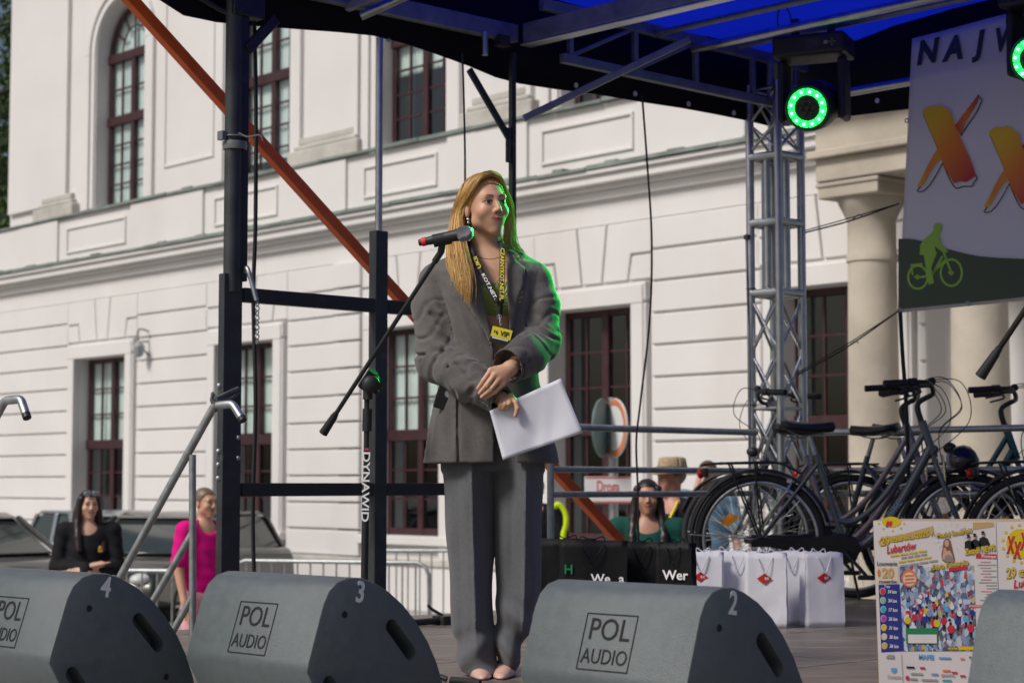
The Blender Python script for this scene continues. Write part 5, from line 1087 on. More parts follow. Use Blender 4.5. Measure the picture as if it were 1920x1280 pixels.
def mesher(f, xs, ys, zs):
    B = 4
    def pad(a): 
        n = (-(len(a) - 1)) % B; st = a[-1] - a[-2]; return np.concatenate([a, a[-1] + st * (np.arange(n) + 1)]) if n else a
    xs, ys, zs = pad(xs), pad(ys), pad(zs); nx, ny, nz = len(xs), len(ys), len(zs)
    X, Y, Z = np.meshgrid(xs[::B], ys[::B], zs[::B], indexing='ij'); C = f(np.stack([X.ravel(), Y.ravel(), Z.ravel()], 1)).reshape(X.shape)
    bx, by, bz = C.shape[0] - 1, C.shape[1] - 1, C.shape[2] - 1
    dg = np.sqrt(np.diff(xs[::B])[:, None, None] ** 2 + np.diff(ys[::B])[None, :, None] ** 2 + np.diff(zs[::B])[None, None, :] ** 2)
    mn = np.full((bx, by, bz), 1e9); 
    for i in (0, 1):
        for j in (0, 1):
            for k in (0, 1): mn = np.minimum(mn, np.abs(C[i:bx + i, j:by + j, k:bz + k]))
    act = mn < dg * 1.1
    cell = np.repeat(np.repeat(np.repeat(act, B, 0), B, 1), B, 2); pm = np.zeros((nx, ny, nz), bool)
    for i in (0, 1):
        for j in (0, 1):
            for k in (0, 1): pm[i:nx - 1 + i, j:ny - 1 + j, k:nz - 1 + k] |= cell
    D = np.repeat(np.repeat(np.repeat(C[:-1, :-1, :-1], B, 0), B, 1), B, 2).astype(np.float32); D = np.pad(D, ((0, 1), (0, 1), (0, 1)), mode='edge')
    I = np.nonzero(pm); pts = np.stack([xs[I[0]], ys[I[1]], zs[I[2]]], 1); vals = np.empty(len(pts), np.float32)
    for s_ in range(0, len(pts), 400000): vals[s_:s_ + 400000] = f(pts[s_:s_ + 400000])
    D[I] = vals
    sg = D < 0; cnt = np.zeros((nx - 1, ny - 1, nz - 1), np.uint8)
    for i in (0, 1):
        for j in (0, 1):
            for k in (0, 1): cnt += sg[i:nx - 1 + i, j:ny - 1 + j, k:nz - 1 + k]
    mix = (cnt > 0) & (cnt < 8); ci = np.argwhere(mix); K = len(ci); idx = np.full(mix.shape, -1, np.int64); idx[mix] = np.arange(K)
    off = np.array([(i, j, k) for i in (0, 1) for j in (0, 1) for k in (0, 1)]); cv = np.stack([D[ci[:, 0] + o[0], ci[:, 1] + o[1], ci[:, 2] + o[2]] for o in off], 1)
    acc = np.zeros((K, 3)); n = np.zeros(K)
    for a in range(8):
        for b in range(a + 1, 8):
            if abs(off[a] - off[b]).sum() != 1: continue
            va, vb = cv[:, a], cv[:, b]; m = (va < 0) != (vb < 0); t = np.where(m, va / np.where(m, va - vb, 1), 0); acc += np.where(m[:, None], off[a] + t[:, None] * (off[b] - off[a]), 0); n += m
    loc = acc / np.maximum(n, 1)[:, None]
    V = np.stack([xs[ci[:, 0]] + loc[:, 0] * (xs[ci[:, 0] + 1] - xs[ci[:, 0]]), ys[ci[:, 1]] + loc[:, 1] * (ys[ci[:, 1] + 1] - ys[ci[:, 1]]), zs[ci[:, 2]] + loc[:, 2] * (zs[ci[:, 2] + 1] - zs[ci[:, 2]])], 1)
    Fs = []
    e = np.argwhere(sg[:-1, 1:-1, 1:-1] != sg[1:, 1:-1, 1:-1]); i, j, k = e[:, 0], e[:, 1] + 1, e[:, 2] + 1
    q = np.stack([idx[i, j - 1, k - 1], idx[i, j, k - 1], idx[i, j, k], idx[i, j - 1, k]], 1); fl = ~sg[i, j, k]; q[fl] = q[fl][:, ::-1]; Fs.append(q)
    e = np.argwhere(sg[1:-1, :-1, 1:-1] != sg[1:-1, 1:, 1:-1]); i, j, k = e[:, 0] + 1, e[:, 1], e[:, 2] + 1
    q = np.stack([idx[i - 1, j, k - 1], idx[i - 1, j, k], idx[i, j, k], idx[i, j, k - 1]], 1); fl = ~sg[i, j, k]; q[fl] = q[fl][:, ::-1]; Fs.append(q)
    e = np.argwhere(sg[1:-1, 1:-1, :-1] != sg[1:-1, 1:-1, 1:]); i, j, k = e[:, 0] + 1, e[:, 1] + 1, e[:, 2]
    q = np.stack([idx[i - 1, j - 1, k], idx[i, j - 1, k], idx[i, j, k], idx[i - 1, j, k]], 1); fl = ~sg[i, j, k]; q[fl] = q[fl][:, ::-1]; Fs.append(q)
    Fq = np.concatenate(Fs); Fq = Fq[(Fq >= 0).all(1)]
    return V, Fq
def sdf_obj(name, f, xs, ys, zs, m, parent, color=None, relax=1):
    V, Fq = mesher(f, xs, ys, zs)
    for _ in range(relax):      # light smoothing along the surface
        s_ = np.zeros_like(V); c = np.zeros(len(V))
        for a, b in ((0, 1), (1, 2), (2, 3), (3, 0)):
            np.add.at(s_, Fq[:, a], V[Fq[:, b]]); np.add.at(c, Fq[:, a], 1); np.add.at(s_, Fq[:, b], V[Fq[:, a]]); np.add.at(c, Fq[:, b], 1)
        V = V + .5 * (s_ / np.maximum(c, 1)[:, None] - V)
    o = mesh_obj(name, V, Fq, m, parent, smooth=180)
    if color is not None:
        at = o.data.color_attributes.new('Col', 'FLOAT_COLOR', 'POINT'); cc = np.ones((len(V), 4), np.float32); cc[:, :3] = color(V); at.data.foreach_set('color', cc.ravel())
    return o
def vc_mat(name, rough=.5, sss=.0, spec=.4, bump=0.0, bscale=200):
    m = mat(name, (.5, .5, .5), rough, 0, 0, spec=spec, bump=bump, bscale=bscale, sss=sss); n = m.node_tree; a = n.nodes.new('ShaderNodeVertexColor'); a.layer_name = 'Col'; n.links.new(a.outputs['Color'], n.nodes['Principled BSDF'].inputs['Base Color']); return m
M_skin = vc_mat('skin', .48, .12, .45, .06, 350)

def head_parts(sc=1.0):
    """head in its own frame: face towards -y, z up, metres"""
    E_ = f_ell; C_p = f_cap
    return [f_ell((0, .014, .034), (.0725, .091, .083)), (f_ell((0, -.026, -.022), (.0575, .062, .083)), .03), (f_ell((0, -.064, -.095), (.021, .020, .020)), .03),
            (f_ball((.043, -.004, -.058), .019), .03), (f_ball((-.043, -.004, -.058), .019), .03), (f_ball((.037, -.058, -.026), .024), .022), (f_ball((-.037, -.058, -.026), .024), .022),
            (C_p((-.036, -.076, .026), (.036, -.076, .026), .011), .02),
            (f_ell((.0305, -.098, .008), (.018, .014, .011)), .012, 's'), (f_ell((-.0305, -.098, .008), (.018, .014, .011)), .012, 's'),
            (f_ball((.030, -.0735, .006), .0135), .006), (f_ball((-.030, -.0735, .006), .0135), .006),
            (C_p((0, -.086, .014), (0, -.103, -.024), .0068, .0100), .010), (f_ball((.0105, -.094, -.029), .0075), .006), (f_ball((-.0105, -.094, -.029), .0075), .006),
            (f_ell((0, -.066, -.057), (.034, .0215, .027)), .02), (C_p((-.022, -.0795, -.0545), (0, -.0885, -.0525), .0036, .0050), .007), (C_p((.022, -.0795, -.0545), (0, -.0885, -.0525), .0036, .0050), .007),
            (C_p((-.014, -.0800, -.0625), (.014, -.0800, -.0625), .0062), .007),
            (f_ell((.0735, .012, -.008), (.009, .018, .030)), .006), (f_ell((-.0735, .012, -.008), (.009, .018, .030)), .006)]
def face_color(q, skin, lips, brow, iris=(.05, .03, .02)):
    """q: head-frame coordinates"""
    c = np.tile(np.array(skin, float), (len(q), 1)); x, y, z = q[:, 0], q[:, 1], q[:, 2]; front = y < -.045
    def mixc(m, col): 
        m = np.clip(m, 0, 1)[:, None]; return c * (1 - m) + np.array(col) * m
    ch = np.exp(-(((np.abs(x) - .042) / .02) ** 2 + ((z + .03) / .02) ** 2)) * front; c = mixc(ch * .25, (skin[0] * 1.0, skin[1] * .72, skin[2] * .68))
    zc = -.0575 + .13 * np.abs(x) * (np.abs(x) > .0); lp = (np.abs(x) < .0265) & (np.abs(z - zc) < .0098 * np.sqrt(np.clip(1 - (x / .028) ** 2, 0, 1)) + .001) & front & (np.abs(y) > .072); c = mixc(lp * .85, lips)
    ln = (np.abs(x) < .024) & (np.abs(z - zc - .0005) < .0014) & front; c = mixc(ln * .75, (lips[0] * .3, lips[1] * .25, lips[2] * .25))
    ax = np.abs(x); bz = .0265 + .004 * np.sin((ax - .012) / .038 * 2.6); bw = .0042 * np.clip((.056 - ax) / .03, .35, 1); br = (ax > .011) & (ax < .048) & (np.abs(z - bz) < bw) & front; c = mixc(br * .85, brow)
    ex, ez = ax - .0305, z - .0062; ey = (ex / .0155) ** 2 + (ez / .0066) ** 2; c = mixc((ey < 1) * front * 1.0, (.40, .36, .34)); c = mixc(((ex - .001) ** 2 + (ez) ** 2 < .0066 ** 2) * (ey < 1.1) * front, iris)
    lash = (np.abs(ez - .0058 * np.sqrt(np.clip(1 - (ex / .0175) ** 2, 0, 1))) < .0024) & (np.abs(ex) < .0175) & front; c = mixc(lash * .95, (.015, .01, .01)); lo = (np.abs(ez + .0056 * np.sqrt(np.clip(1 - (ex / .0155) ** 2, 0, 1))) < .0010) & (np.abs(ex) < .0155) & front; c = mixc(lo * .45, (.06, .03, .025))
    nost = ((ax - .0075) ** 2 + (z + .036) ** 2 < .0032 ** 2) & (y < -.085); c = mixc(nost * .8, (.08, .03, .02)); return c
def frame(yaw, pitch=0.0, roll=0.0):
    """columns: head x, y, z in world; yaw>0 turns the face to the viewer's right"""
    M = Matrix.Rotation(yaw, 3, 'Z') @ Matrix.Rotation(pitch, 3, 'X') @ Matrix.Rotation(roll, 3, 'Y'); return np.array(M)
def in_frame(f, c, M, sc):
    c = A_(c)
    def g_(p):
        r = np.sqrt(((p - c) ** 2).sum(1)); d = r - .12; m = r < .19
        if m.any(): d[m] = f(((p[m] - c) @ M) / sc) * sc
        return d
    return g_
def near(parts, c, rad, k=.01):
    """a group of small shapes, only worked out close to where they are"""
    f = union(parts, k); c = A_(c)
    def g_(p):
        r = np.sqrt(((p - c) ** 2).sum(1)); d = r - rad * .75; m = r < rad
        if m.any(): d[m] = f(p[m])
        return d
    return g_
def strands(name, guides, n, m, parent, seed, r=.0013, spread=.006, sides=3, wav=.003, taper=True):
    """guides: rows of hair guide curves (equal point counts); strands interpolate between neighbours"""
    rnd = np.random.RandomState(seed); G = np.array([[tuple(p) for p in spline(g, 4)] for g in guides]); ng, npt = G.shape[0], G.shape[1]; V = []; Fs = []; base = 0
    for s_ in range(n):
        u = rnd.uniform(0, ng - 1.0001); i = int(u); t = u - i; c = G[i] * (1 - t) + G[i + 1] * t; f_ = np.linspace(0, 1, npt)[:, None]
        c = c + rnd.normal(size=3) * spread * (.35 + f_) + np.sin(f_ * rnd.uniform(4, 9) + rnd.uniform(0, 6)) * rnd.normal(size=3) * wav; ln = rnd.uniform(.82, 1.0); c = np.array([np.interp(np.linspace(0, ln, npt), np.linspace(0, 1, npt), c[:, k]) for k in range(3)]).T
        tg = np.gradient(c, axis=0); tg /= np.linalg.norm(tg, axis=1)[:, None] + 1e-9; a = np.cross(tg, np.array([.3, 1, .2])); a /= np.linalg.norm(a, axis=1)[:, None] + 1e-9; b = np.cross(tg, a)
        rr = r * rnd.uniform(.7, 1.3) * (1 - .75 * np.linspace(0, 1, npt) ** 2 if taper else np.ones(npt)); ring = [c + (a * math.cos(2 * math.pi * k / sides) + b * math.sin(2 * math.pi * k / sides)) * rr[:, None] for k in range(sides)]
        V.append(np.stack(ring, 1).reshape(-1, 3)); ii = np.arange(npt - 1)[:, None] * sides; kk = np.arange(sides)[None, :]; k2 = (kk + 1) % sides; q = np.stack([ii + kk, ii + k2, ii + sides + k2, ii + sides + kk], -1).reshape(-1, 4) + base; Fs.append(q); base += npt * sides
    return mesh_obj(name, np.concatenate(V), np.concatenate(Fs), m, parent, smooth=180)

# ------------------------------------------------------------------ the speaker
W0 = 6.65
def w(px, py, dy=0.0): return P(px, py, W0 + dy)
wo_ = thing('person', 'blonde woman in oversized grey trouser suit standing at the microphone holding a sheet', 'person', (w(915, 1262).x, W0, DECK))
HC_ = w(910, 389, 0.0); HM = frame(R(29), R(-3), R(-4)); HS = .93
hp = in_frame(union(head_parts()), HC_, HM, HS)
hl = lambda x, y, z: Vector(HM @ (A_((x, y, z)) * HS)) + HC_      # head frame -> world
LSH, LEL, LWR = w(815, 522, .03), w(824, 674, -.02), w(938, 746, -.205)
RSH, REL, RWR = w(1008, 522, .03), w(1014, 640, -.02), w(957, 690, -.235)
c3 = lambda pts, rs: [f_cap(a, b, r0, r1) for a, b, r0, r1 in zip(pts[:-1], pts[1:], rs[:-1], rs[1:])]
fing = []
def finger(pts, rs): fing.extend([(g_, .003) for g_ in c3(pts, rs)])
KN = [w(920, 694, -.262), w(927, 703, -.268), w(935, 712, -.266), w(943, 720, -.258)]
for kpt, mid, tip, r in zip(KN, (w(907, 713, -.272), w(912, 723, -.276), w(919, 731, -.274), w(928, 735, -.265)), (w(896, 728, -.264), w(899, 737, -.268), w(903, 744, -.267), w(911, 746, -.261)), (.0090, .0092, .0088, .0078)):
    finger([kpt, mid, tip], [r, r * .92, r * .72])
hand1 = [(f_cap(w(957, 690, -.238), k_, .019, .0105), .012) for k_ in KN]
hand1 += [(g_, .006) for g_ in c3([w(950, 692, -.245), w(928, 692, -.243), w(914, 702, -.246)], [.013, .010, .008])]
hand2 = [(f_cap(w(938, 746, -.206), w(951, 752, -.222), .021, .019), .012)]
for a, b, c in ((w(954, 746, -.232), w(955, 756, -.250), w(950, 764, -.246)), (w(947, 748, -.232), w(947, 758, -.250), w(943, 765, -.246)), (w(941, 749, -.228), w(939, 759, -.246), w(937, 765, -.242))): finger([a, b, c], [.0092, .0088, .0078])
finger([w(957, 742, -.225), w(967, 754, -.244), w(970, 766, -.250), w(966, 779, -.249)], [.0105, .0092, .0086, .0066])
finger([w(950, 752, -.215), w(966, 764, -.214), w(978, 772, -.214)], [.0105, .0095, .008])
body = union([hp, (f_cap(hl(0, .030, -.05), w(911, 482, .04), .045, .050), .014), (f_cap(w(862, 508, .04), w(980, 508, .04), .052), .05), (f_ell(w(922, 565, .03), (.135, .105, .18)), .04), (f_ell(w(924, 690, .03), (.125, .10, .20)), .05),
              (f_ball(w(897, 560, -.045), .057), .03), (f_ball(w(957, 560, -.045), .057), .03)] + [(g_, .02) for g_ in c3([LSH, LEL, LWR], [.045, .038, .023])] + [(g_, .02) for g_ in c3([RSH, REL, RWR], [.045, .038, .023])] +
             [(g_, .03) for g_ in c3([w(885, 760, .03), w(886, 1000, .02), w(892, 1225, .02)], [.085, .055, .034])] + [(g_, .03) for g_ in c3([w(965, 760, .03), w(968, 1000, .02), w(955, 1215, .03)], [.085, .055, .034])] + [(near(hand1 + hand2 + fing, w(937, 735, -.245), .115), .012)], .02)
SKIN = (.58, .335, .215)
def body_col(V):
    q = ((V - A_(HC_)) @ HM) / HS; c = np.tile(np.array(SKIN), (len(V), 1)); m = (np.abs(q) < .16).all(1); c[m] = face_color(q[m], SKIN, (.44, .13, .12), (.10, .05, .028))
    for pt in [w(896, 729, -.27), w(899, 738, -.272), w(902.5, 745, -.272), w(910, 747, -.266), w(966, 779, -.254)]: d = np.sqrt(((V - A_(pt)) ** 2).sum(1)); k_ = np.clip((.0075 - d) / .003, 0, 1)[:, None]; c = c * (1 - k_) + np.array((.60, .36, .30)) * k_
    return c
zc = lambda py: w(900, py).z; xc = lambda px: w(px, 700).x
sdf_obj('body', body, axis([(xc(770), xc(865), .009), (xc(865), xc(985), .0026), (xc(985), xc(1060), .009)]), axis([(W0 - .30, W0 - .205, .0028), (W0 - .205, W0 - .12, .005), (W0 - .12, W0 + .12, .0032), (W0 + .12, W0 + .2, .01)]),
        axis([(DECK - .02, zc(790), .012), (zc(790), zc(670), .0026), (zc(670), zc(500), .006), (zc(500), zc(315), .0026)]), M_skin, wo_, body_col, relax=1)
# jacket
def zsec(rows, dy=.02): return [(w(l, y).z, (w(l, y, dy).x + w(r, y, dy).x) / 2, W0 + d_, (w(r, y, dy).x - w(l, y, dy).x) / 2, b) for y, l, r, d_, b in rows]
tor = f_secs(zsec([(478, 868, 972, .04, .070), (492, 822, 1008, .035, .098), (510, 806, 1020, .03, .112), (560, 818, 1010, .02, .135), (640, 832, 1003, .02, .142), (720, 826, 1012, .02, .15), (800, 809, 1034, .02, .162), (890, 794, 1056, .02, .172)]), 2.3)
SLP_L = [w(817, 530, .02), w(812, 575, .01), w(823, 676, -.03), w(880, 714, -.14), w(941, 751, -.215)]; sl_l = c3(SLP_L, [.062, .070, .074, .064, .050]); SLP_R = [w(1003, 528, .02), w(1011, 575, .01), w(1013, 640, -.03), w(985, 668, -.15), w(951, 686, -.232)]; sl_r = c3(SLP_R, [.060, .066, .066, .064, .060])
cr = []   # creases: (a, b, depth, width) in photograph pixels, acting on surfaces near the given depth
def crease(a, b, dya, dyb, amp, wd_): cr.append((A_(w(*a, dya)), A_(w(*b, dyb)), amp, wd_))
for a, b, d0, d1, am, wd_ in [((797, 560), (850, 640), -.07, -.08, .010, .012), ((790, 610), (858, 655), -.09, -.1, .011, .013), ((800, 655), (862, 668), -.1, -.12, .009, .012), ((815, 700), (880, 680), -.1, -.2, .012, .014), ((850, 735), (905, 705), -.16, -.24, .009, .012), ((878, 742), (893, 722), -.2, -.25, .010, .010),
                             ((835, 540), (870, 640), -.11, -.13, .008, .014), ((868, 560), (905, 660), -.13, -.14, .006, .016), ((1000, 560), (1030, 600), -.06, -.04, .010, .013), ((985, 590), (1035, 640), -.09, -.08, .012, .013), ((990, 640), (1040, 655), -.12, -.08, .011, .012), ((970, 660), (1025, 690), -.2, -.1, .010, .012), ((965, 640), (1005, 612), -.2, -.13, .008, .012),
                             ((985, 530), (975, 640), -.1, -.12, .006, .014), ((840, 720), (845, 850), -.12, -.14, .006, .02), ((885, 780), (888, 870), -.15, -.16, .006, .022), ((806, 760), (802, 858), -.06, -.06, .007, .015), ((793, 585), (835, 600), -.05, -.1, .008, .010), ((830, 640), (880, 700), -.12, -.2, .009, .012), ((862, 690), (920, 735), -.2, -.26, .008, .011), ((845, 505), (840, 560), -.09, -.12, .007, .012), ((905, 640), (880, 600), -.15, -.15, .006, .013), ((1020, 540), (1035, 575), -.02, -.01, .009, .012), ((960, 655), (985, 700), -.24, -.17, .007, .010), ((1000, 690), (1030, 660), -.14, -.06, .010, .011), ((975, 560), (1000, 540), -.11, -.09, .006, .012)]: crease(a, b, d0, d1, am, wd_)
px_of = lambda p: (960 + p[:, 0] / p[:, 1] * F * (1 / 1.0), None)
def pix(p):   # photograph pixel of world points
    dx, dy_, dz = p[:, 0], p[:, 1], p[:, 2] - CAMZ; fw = dy_ * cp_ + dz * sp_; up = -dy_ * sp_ + dz * cp_; return 960 + F * dx / fw, 640 - F * up / fw
VOPEN = [(890, 462), (951, 462), (950, 500), (951, 560), (955, 606), (955, 642), (950, 672), (944, 700), (940, 740), (926, 740), (926, 655), (921, 622), (910, 575), (899, 520)]
LOWOPEN = [(927, 735), (941, 735), (955, 800), (975, 900), (926, 900)]
LAPR = [(949, 462), (962, 470), (975, 480), (966, 487), (985, 503), (981, 535), (970, 570), (957, 640), (953, 640), (951, 560), (948, 500)]
LAPL = [(872, 480), (890, 466), (899, 520), (910, 575), (921, 622), (926, 648), (921, 648), (905, 612), (887, 588), (866, 540), (858, 500)]
POCK = [(815, 737), (857, 731), (858, 885), (790, 880), (803, 800)]
def sleeve_folds(p, pts):
    """cloth gathers that run slantwise round the sleeve, deepest at the elbow"""
    best = np.full(len(p), 1e9); al = np.zeros(len(p)); th = np.zeros(len(p)); acc = 0.0
    for a, b in zip(pts[:-1], pts[1:]):
        a, b = A_(a), A_(b); e = b - a; L = np.linalg.norm(e); e = e / L; t = np.clip((p - a) @ e, 0, L); r = p - a - t[:, None] * e; d2 = (r * r).sum(1); u = np.cross(e, (0, 1, 0)); u /= np.linalg.norm(u); v = np.cross(u, e)
        m = d2 < best; best[m] = d2[m]; al[m] = acc + t[m]; th[m] = np.arctan2((r @ u)[m], (r @ v)[m]); acc += L
    el = .26; A = .010 * np.exp(-((al - el) / .10) ** 2) + .0045 * np.exp(-((al - .47) / .06) ** 2) + .0035 * np.exp(-((al - .10) / .07) ** 2)
    ph = al / .078 + .55 * np.sin(th + .6) + .25 * np.sin(al * 19 + th * 2); g = np.abs(np.sin(np.pi * ph)); m2 = .45 + .55 * np.sin(th * 1.0 + al * 11 + 1.0) ** 2
    return 1.25 * A * m2 * (np.exp(-(g / .30) ** 2) - .30 * np.exp(-((g - .62) / .25) ** 2)) + .0015 * np.sin(th * 3 + al * 14)
def jacket(p):
    px, py = pix(p); front = p[:, 1] < W0 + .02; t = tor(p)
    sh = smin(f_cap(w(880, 486, .04), w(811, 519, .035), .040, .042)(p), f_cap(w(956, 484, .04), w(1005, 516, .035), .040, .042)(p), .02); t = smin(t, sh, .03)
    t = t + .003 * np.sin(p[:, 0] * 26 + p[:, 2] * 5) * np.clip((DECK + .95 - p[:, 2]) / .3, 0, 1)
    rl = lambda poly, amt: amt * np.clip(-poly_sd(poly, px, py) / 1.6, 0, 1) * front
    for poly, am in ((LAPR, .010), (LAPL, .010), (POCK, .009)):
        sd_ = poly_sd(poly, px, py); t = t - am * np.clip(.5 - sd_ / 1.3, 0, 1) * front + .005 * np.exp(-((sd_ - 1.6) / 1.3) ** 2) * front
    for ln in ([(1012, 498), (1003, 540), (988, 590), (985, 620)], [(806, 498), (826, 545), (845, 600), (852, 640)]):
        dd_ = np.full(len(p), 99.)
        for (ax0, ay0), (bx0, by0) in zip(ln[:-1], ln[1:]): ex_, ey_ = bx0 - ax0, by0 - ay0; tt = np.clip(((px - ax0) * ex_ + (py - ay0) * ey_) / (ex_ ** 2 + ey_ ** 2), 0, 1); dd_ = np.minimum(dd_, np.hypot(px - ax0 - tt * ex_, py - ay0 - tt * ey_))
        t = t + .006 * np.exp(-(dd_ / 1.6) ** 2) * front
    seam = np.exp(-((px - 857.5) / 1.1) ** 2) * (py > 740) * front * .004; t = t + seam
    v = np.maximum(np.minimum(poly_sd(VOPEN, px, py), poly_sd(LOWOPEN, px, py)) / 545, p[:, 1] - (W0 + .05 - .105 * np.clip((py - 505) / 60, 0, 1))); t = smax(t, -v, .004)
    hem = w(860, 868).z; t = np.maximum(t, hem - p[:, 2])
    cav = np.maximum(np.maximum(tor(p) + .016, p[:, 2] - (hem + .12)), -1e3); t = np.maximum(t, -cav)           # open from below
    d = t
    for sl, sp_l, e0, e1 in ((sl_l, SLP_L, w(880, 714, -.14), w(941, 751, -.215)), (sl_r, SLP_R, w(985, 668, -.15), w(951, 686, -.232))):
        s_ = None
        for g_ in sl: v_ = g_(p); s_ = v_ if s_ is None else smin(s_, v_, .03)
        s_ = s_ + sleeve_folds(p, sp_l)
        ax_ = (A_(e1) - A_(e0)); ax_ = ax_ / np.linalg.norm(ax_); al = (p - A_(e1)) @ ax_; s_ = np.maximum(s_, al); inn = sl[-1](p) + .007; s_ = np.maximum(s_, -np.maximum(inn, -al - .06)); d = smin(d, s_, .014)
    for a, b, am, wd_ in cr:
        e = b - a; tt = np.clip(((p - a) @ e) / (e @ e), 0, 1); ds = np.sqrt(((p - a - tt[:, None] * e) ** 2).sum(1)); f_ = np.sin(np.pi * np.clip(tt, .01, .99)); wd_ = wd_ * .85; d = d + f_ * am * .75 * (np.exp(-(ds / wd_) ** 2) - .75 * np.exp(-((ds - wd_ * 2.0) / (wd_ * 1.1)) ** 2))
    return d + .0012 * np.sin(p[:, 0] * 70 + p[:, 2] * 48) * np.sin(p[:, 2] * 60 - p[:, 1] * 40)
M_suit = mat('grey_wool', (.118, .110, .105), .82, 0, .12, 90, .25, 900, spec=.2, sheen=.25)
sdf_obj('blazer', jacket, axis([(xc(768), xc(1064), .0048)]), axis([(W0 - .32, W0 + .22, .0055)]), axis([(zc(892), zc(456), .0046)]), M_suit, wo_, relax=1)
# trousers
def leg(rows): return f_secs(zsec(rows, 0), 2.2)
legL = leg([(760, 845, 945, .03, .13), (870, 829, 931, .02, .115), (1000, 838, 926, .01, .105), (1100, 845, 926, .01, .10), (1180, 849, 929, .0, .105), (1225, 857, 936, -.01, .115), (1268, 872, 940, -.03, .125)])
legR = leg([(760, 905, 1010, .03, .13), (870, 924, 1019, .02, .115), (1000, 928, 1019, .02, .105), (1100, 928, 1014, .02, .10), (1170, 925, 992, .02, .105), (1215, 926, 978, .01, .115), (1262, 929, 968, .0, .125)])
def trousers(p):
    px, py = pix(p); L_ = legL(p); R_ = legR(p)
    for k, (cx0, y0, cx1, y1) in enumerate(((884, 870, 893, 1235), (987, 870, 981, 1200))):
        cx = cx0 + (cx1 - cx0) * (py - y0) / (y1 - y0); ri = (.020 * np.clip(1 - np.abs(px - cx) / 26, 0, 1) + .004 * np.exp(-((px - cx) / 3.0) ** 2)) * (p[:, 1] < W0) * np.clip((1235 - py) / 70, 0, 1)
        if k == 0: L_ = L_ - ri
        else: R_ = R_ - ri
    L_ = L_ + .007 * np.sin((py - 1180) / 13 + (px - 860) / 16) * np.clip((py - 1165) / 40, 0, 1); R_ = R_ + .008 * np.sin((py - 1150) / 12 - (px - 940) / 13) * np.clip((py - 1110) / 40, 0, 1)
    d = smin(L_, R_, .006); hips = f_secs(zsec([(690, 850, 995, .03, .11), (780, 838, 1010, .03, .125), (880, 832, 1017, .02, .118)], 0), 2.4)(p); d = smin(d, hips, .02)
    d = d + .004 * np.sin(px / 19 + py / 60) * np.sin(py / 47) + .0035 * np.sin(px / 8.5 - py / 90); bl = np.maximum(DECK + .012 - p[:, 2], -1); return np.maximum(d, bl)
M_trous = mat('grey_trouser_wool', (.112, .116, .126), .82, 0, .12, 90, .2, 900, spec=.2, sheen=.2)
sdf_obj('trousers', trousers, axis([(xc(815), xc(1035), .0048)]), axis([(W0 - .17, W0 + .17, .0055)]), axis([(DECK - .01, zc(680), .0058)]), M_trous, wo_, relax=1)
# top
def top_(p):
    px, py = pix(p); b = union([f_ball(w(897, 560, -.045), .061), (f_ball(w(957, 560, -.045), .061), .03), (f_ell(w(922, 565, .03), (.139, .109, .18)), .03)])(p); a = np.arctan2(py - 572, px - 934); b = b - .0028 * np.sin(a * 34) * np.clip(np.hypot(px - 934, py - 572) / 12, .2, 1)
    return np.maximum(b, np.maximum(np.maximum(530 + np.abs(px - 930) * -.1 - py, py - (594 + np.abs(px - 936) * -.15)) / 545, p[:, 1] - (W0 + .0)))
sdf_obj('top', top_, axis([(xc(850), xc(1000), .003)]), axis([(W0 - .13, W0 + .0, .0035)]), axis([(zc(605), zc(520), .003)]), mat('olive_green_satin', (.24, .29, .055), .45, 0, .1, 20, spec=.5, sheen=.2), wo_, relax=0)
# shoes
for i, (a, b, c) in enumerate(((w(896, 1246, .05), w(901, 1255, -.035), w(905, 1262, -.165)), (w(950, 1240, .07), w(945, 1252, -.015), w(940, 1260, -.15)))):
    f_ = lambda p, a=a, b=b, c=c: np.maximum(smin(f_ell(Vector((b.x, b.y, DECK + .012)), (.040, .13, .034))(p), f_ell(Vector((c.x, c.y + .05, DECK + .006)), (.030, .09, .022))(p), .012), DECK + .002 - p[:, 2]); a_ = A_(c)
    lo = np.minimum(np.minimum(A_(a), A_(b)), a_) - .08; hi = np.maximum(np.maximum(A_(a), A_(b)), a_) + .08; lo[2] = DECK - .01; hi[2] = DECK + .06
    sdf_obj('shoe', f_, axis([(lo[0], hi[0], .005)]), axis([(lo[1], hi[1], .005)]), axis([(lo[2], hi[2], .004)]), mat('nude_leather', (.66, .42, .34), .25, 0, .06), wo_, relax=1)
    q = MB(); q.tube([Vector((a.x, a.y + .02, DECK)), Vector(a) + Vector((0, .02, 0))], [.006, .016], 10); q.build('heel', mat('nude_leather', (.62, .40, .31), .3), wo_, smooth=60)
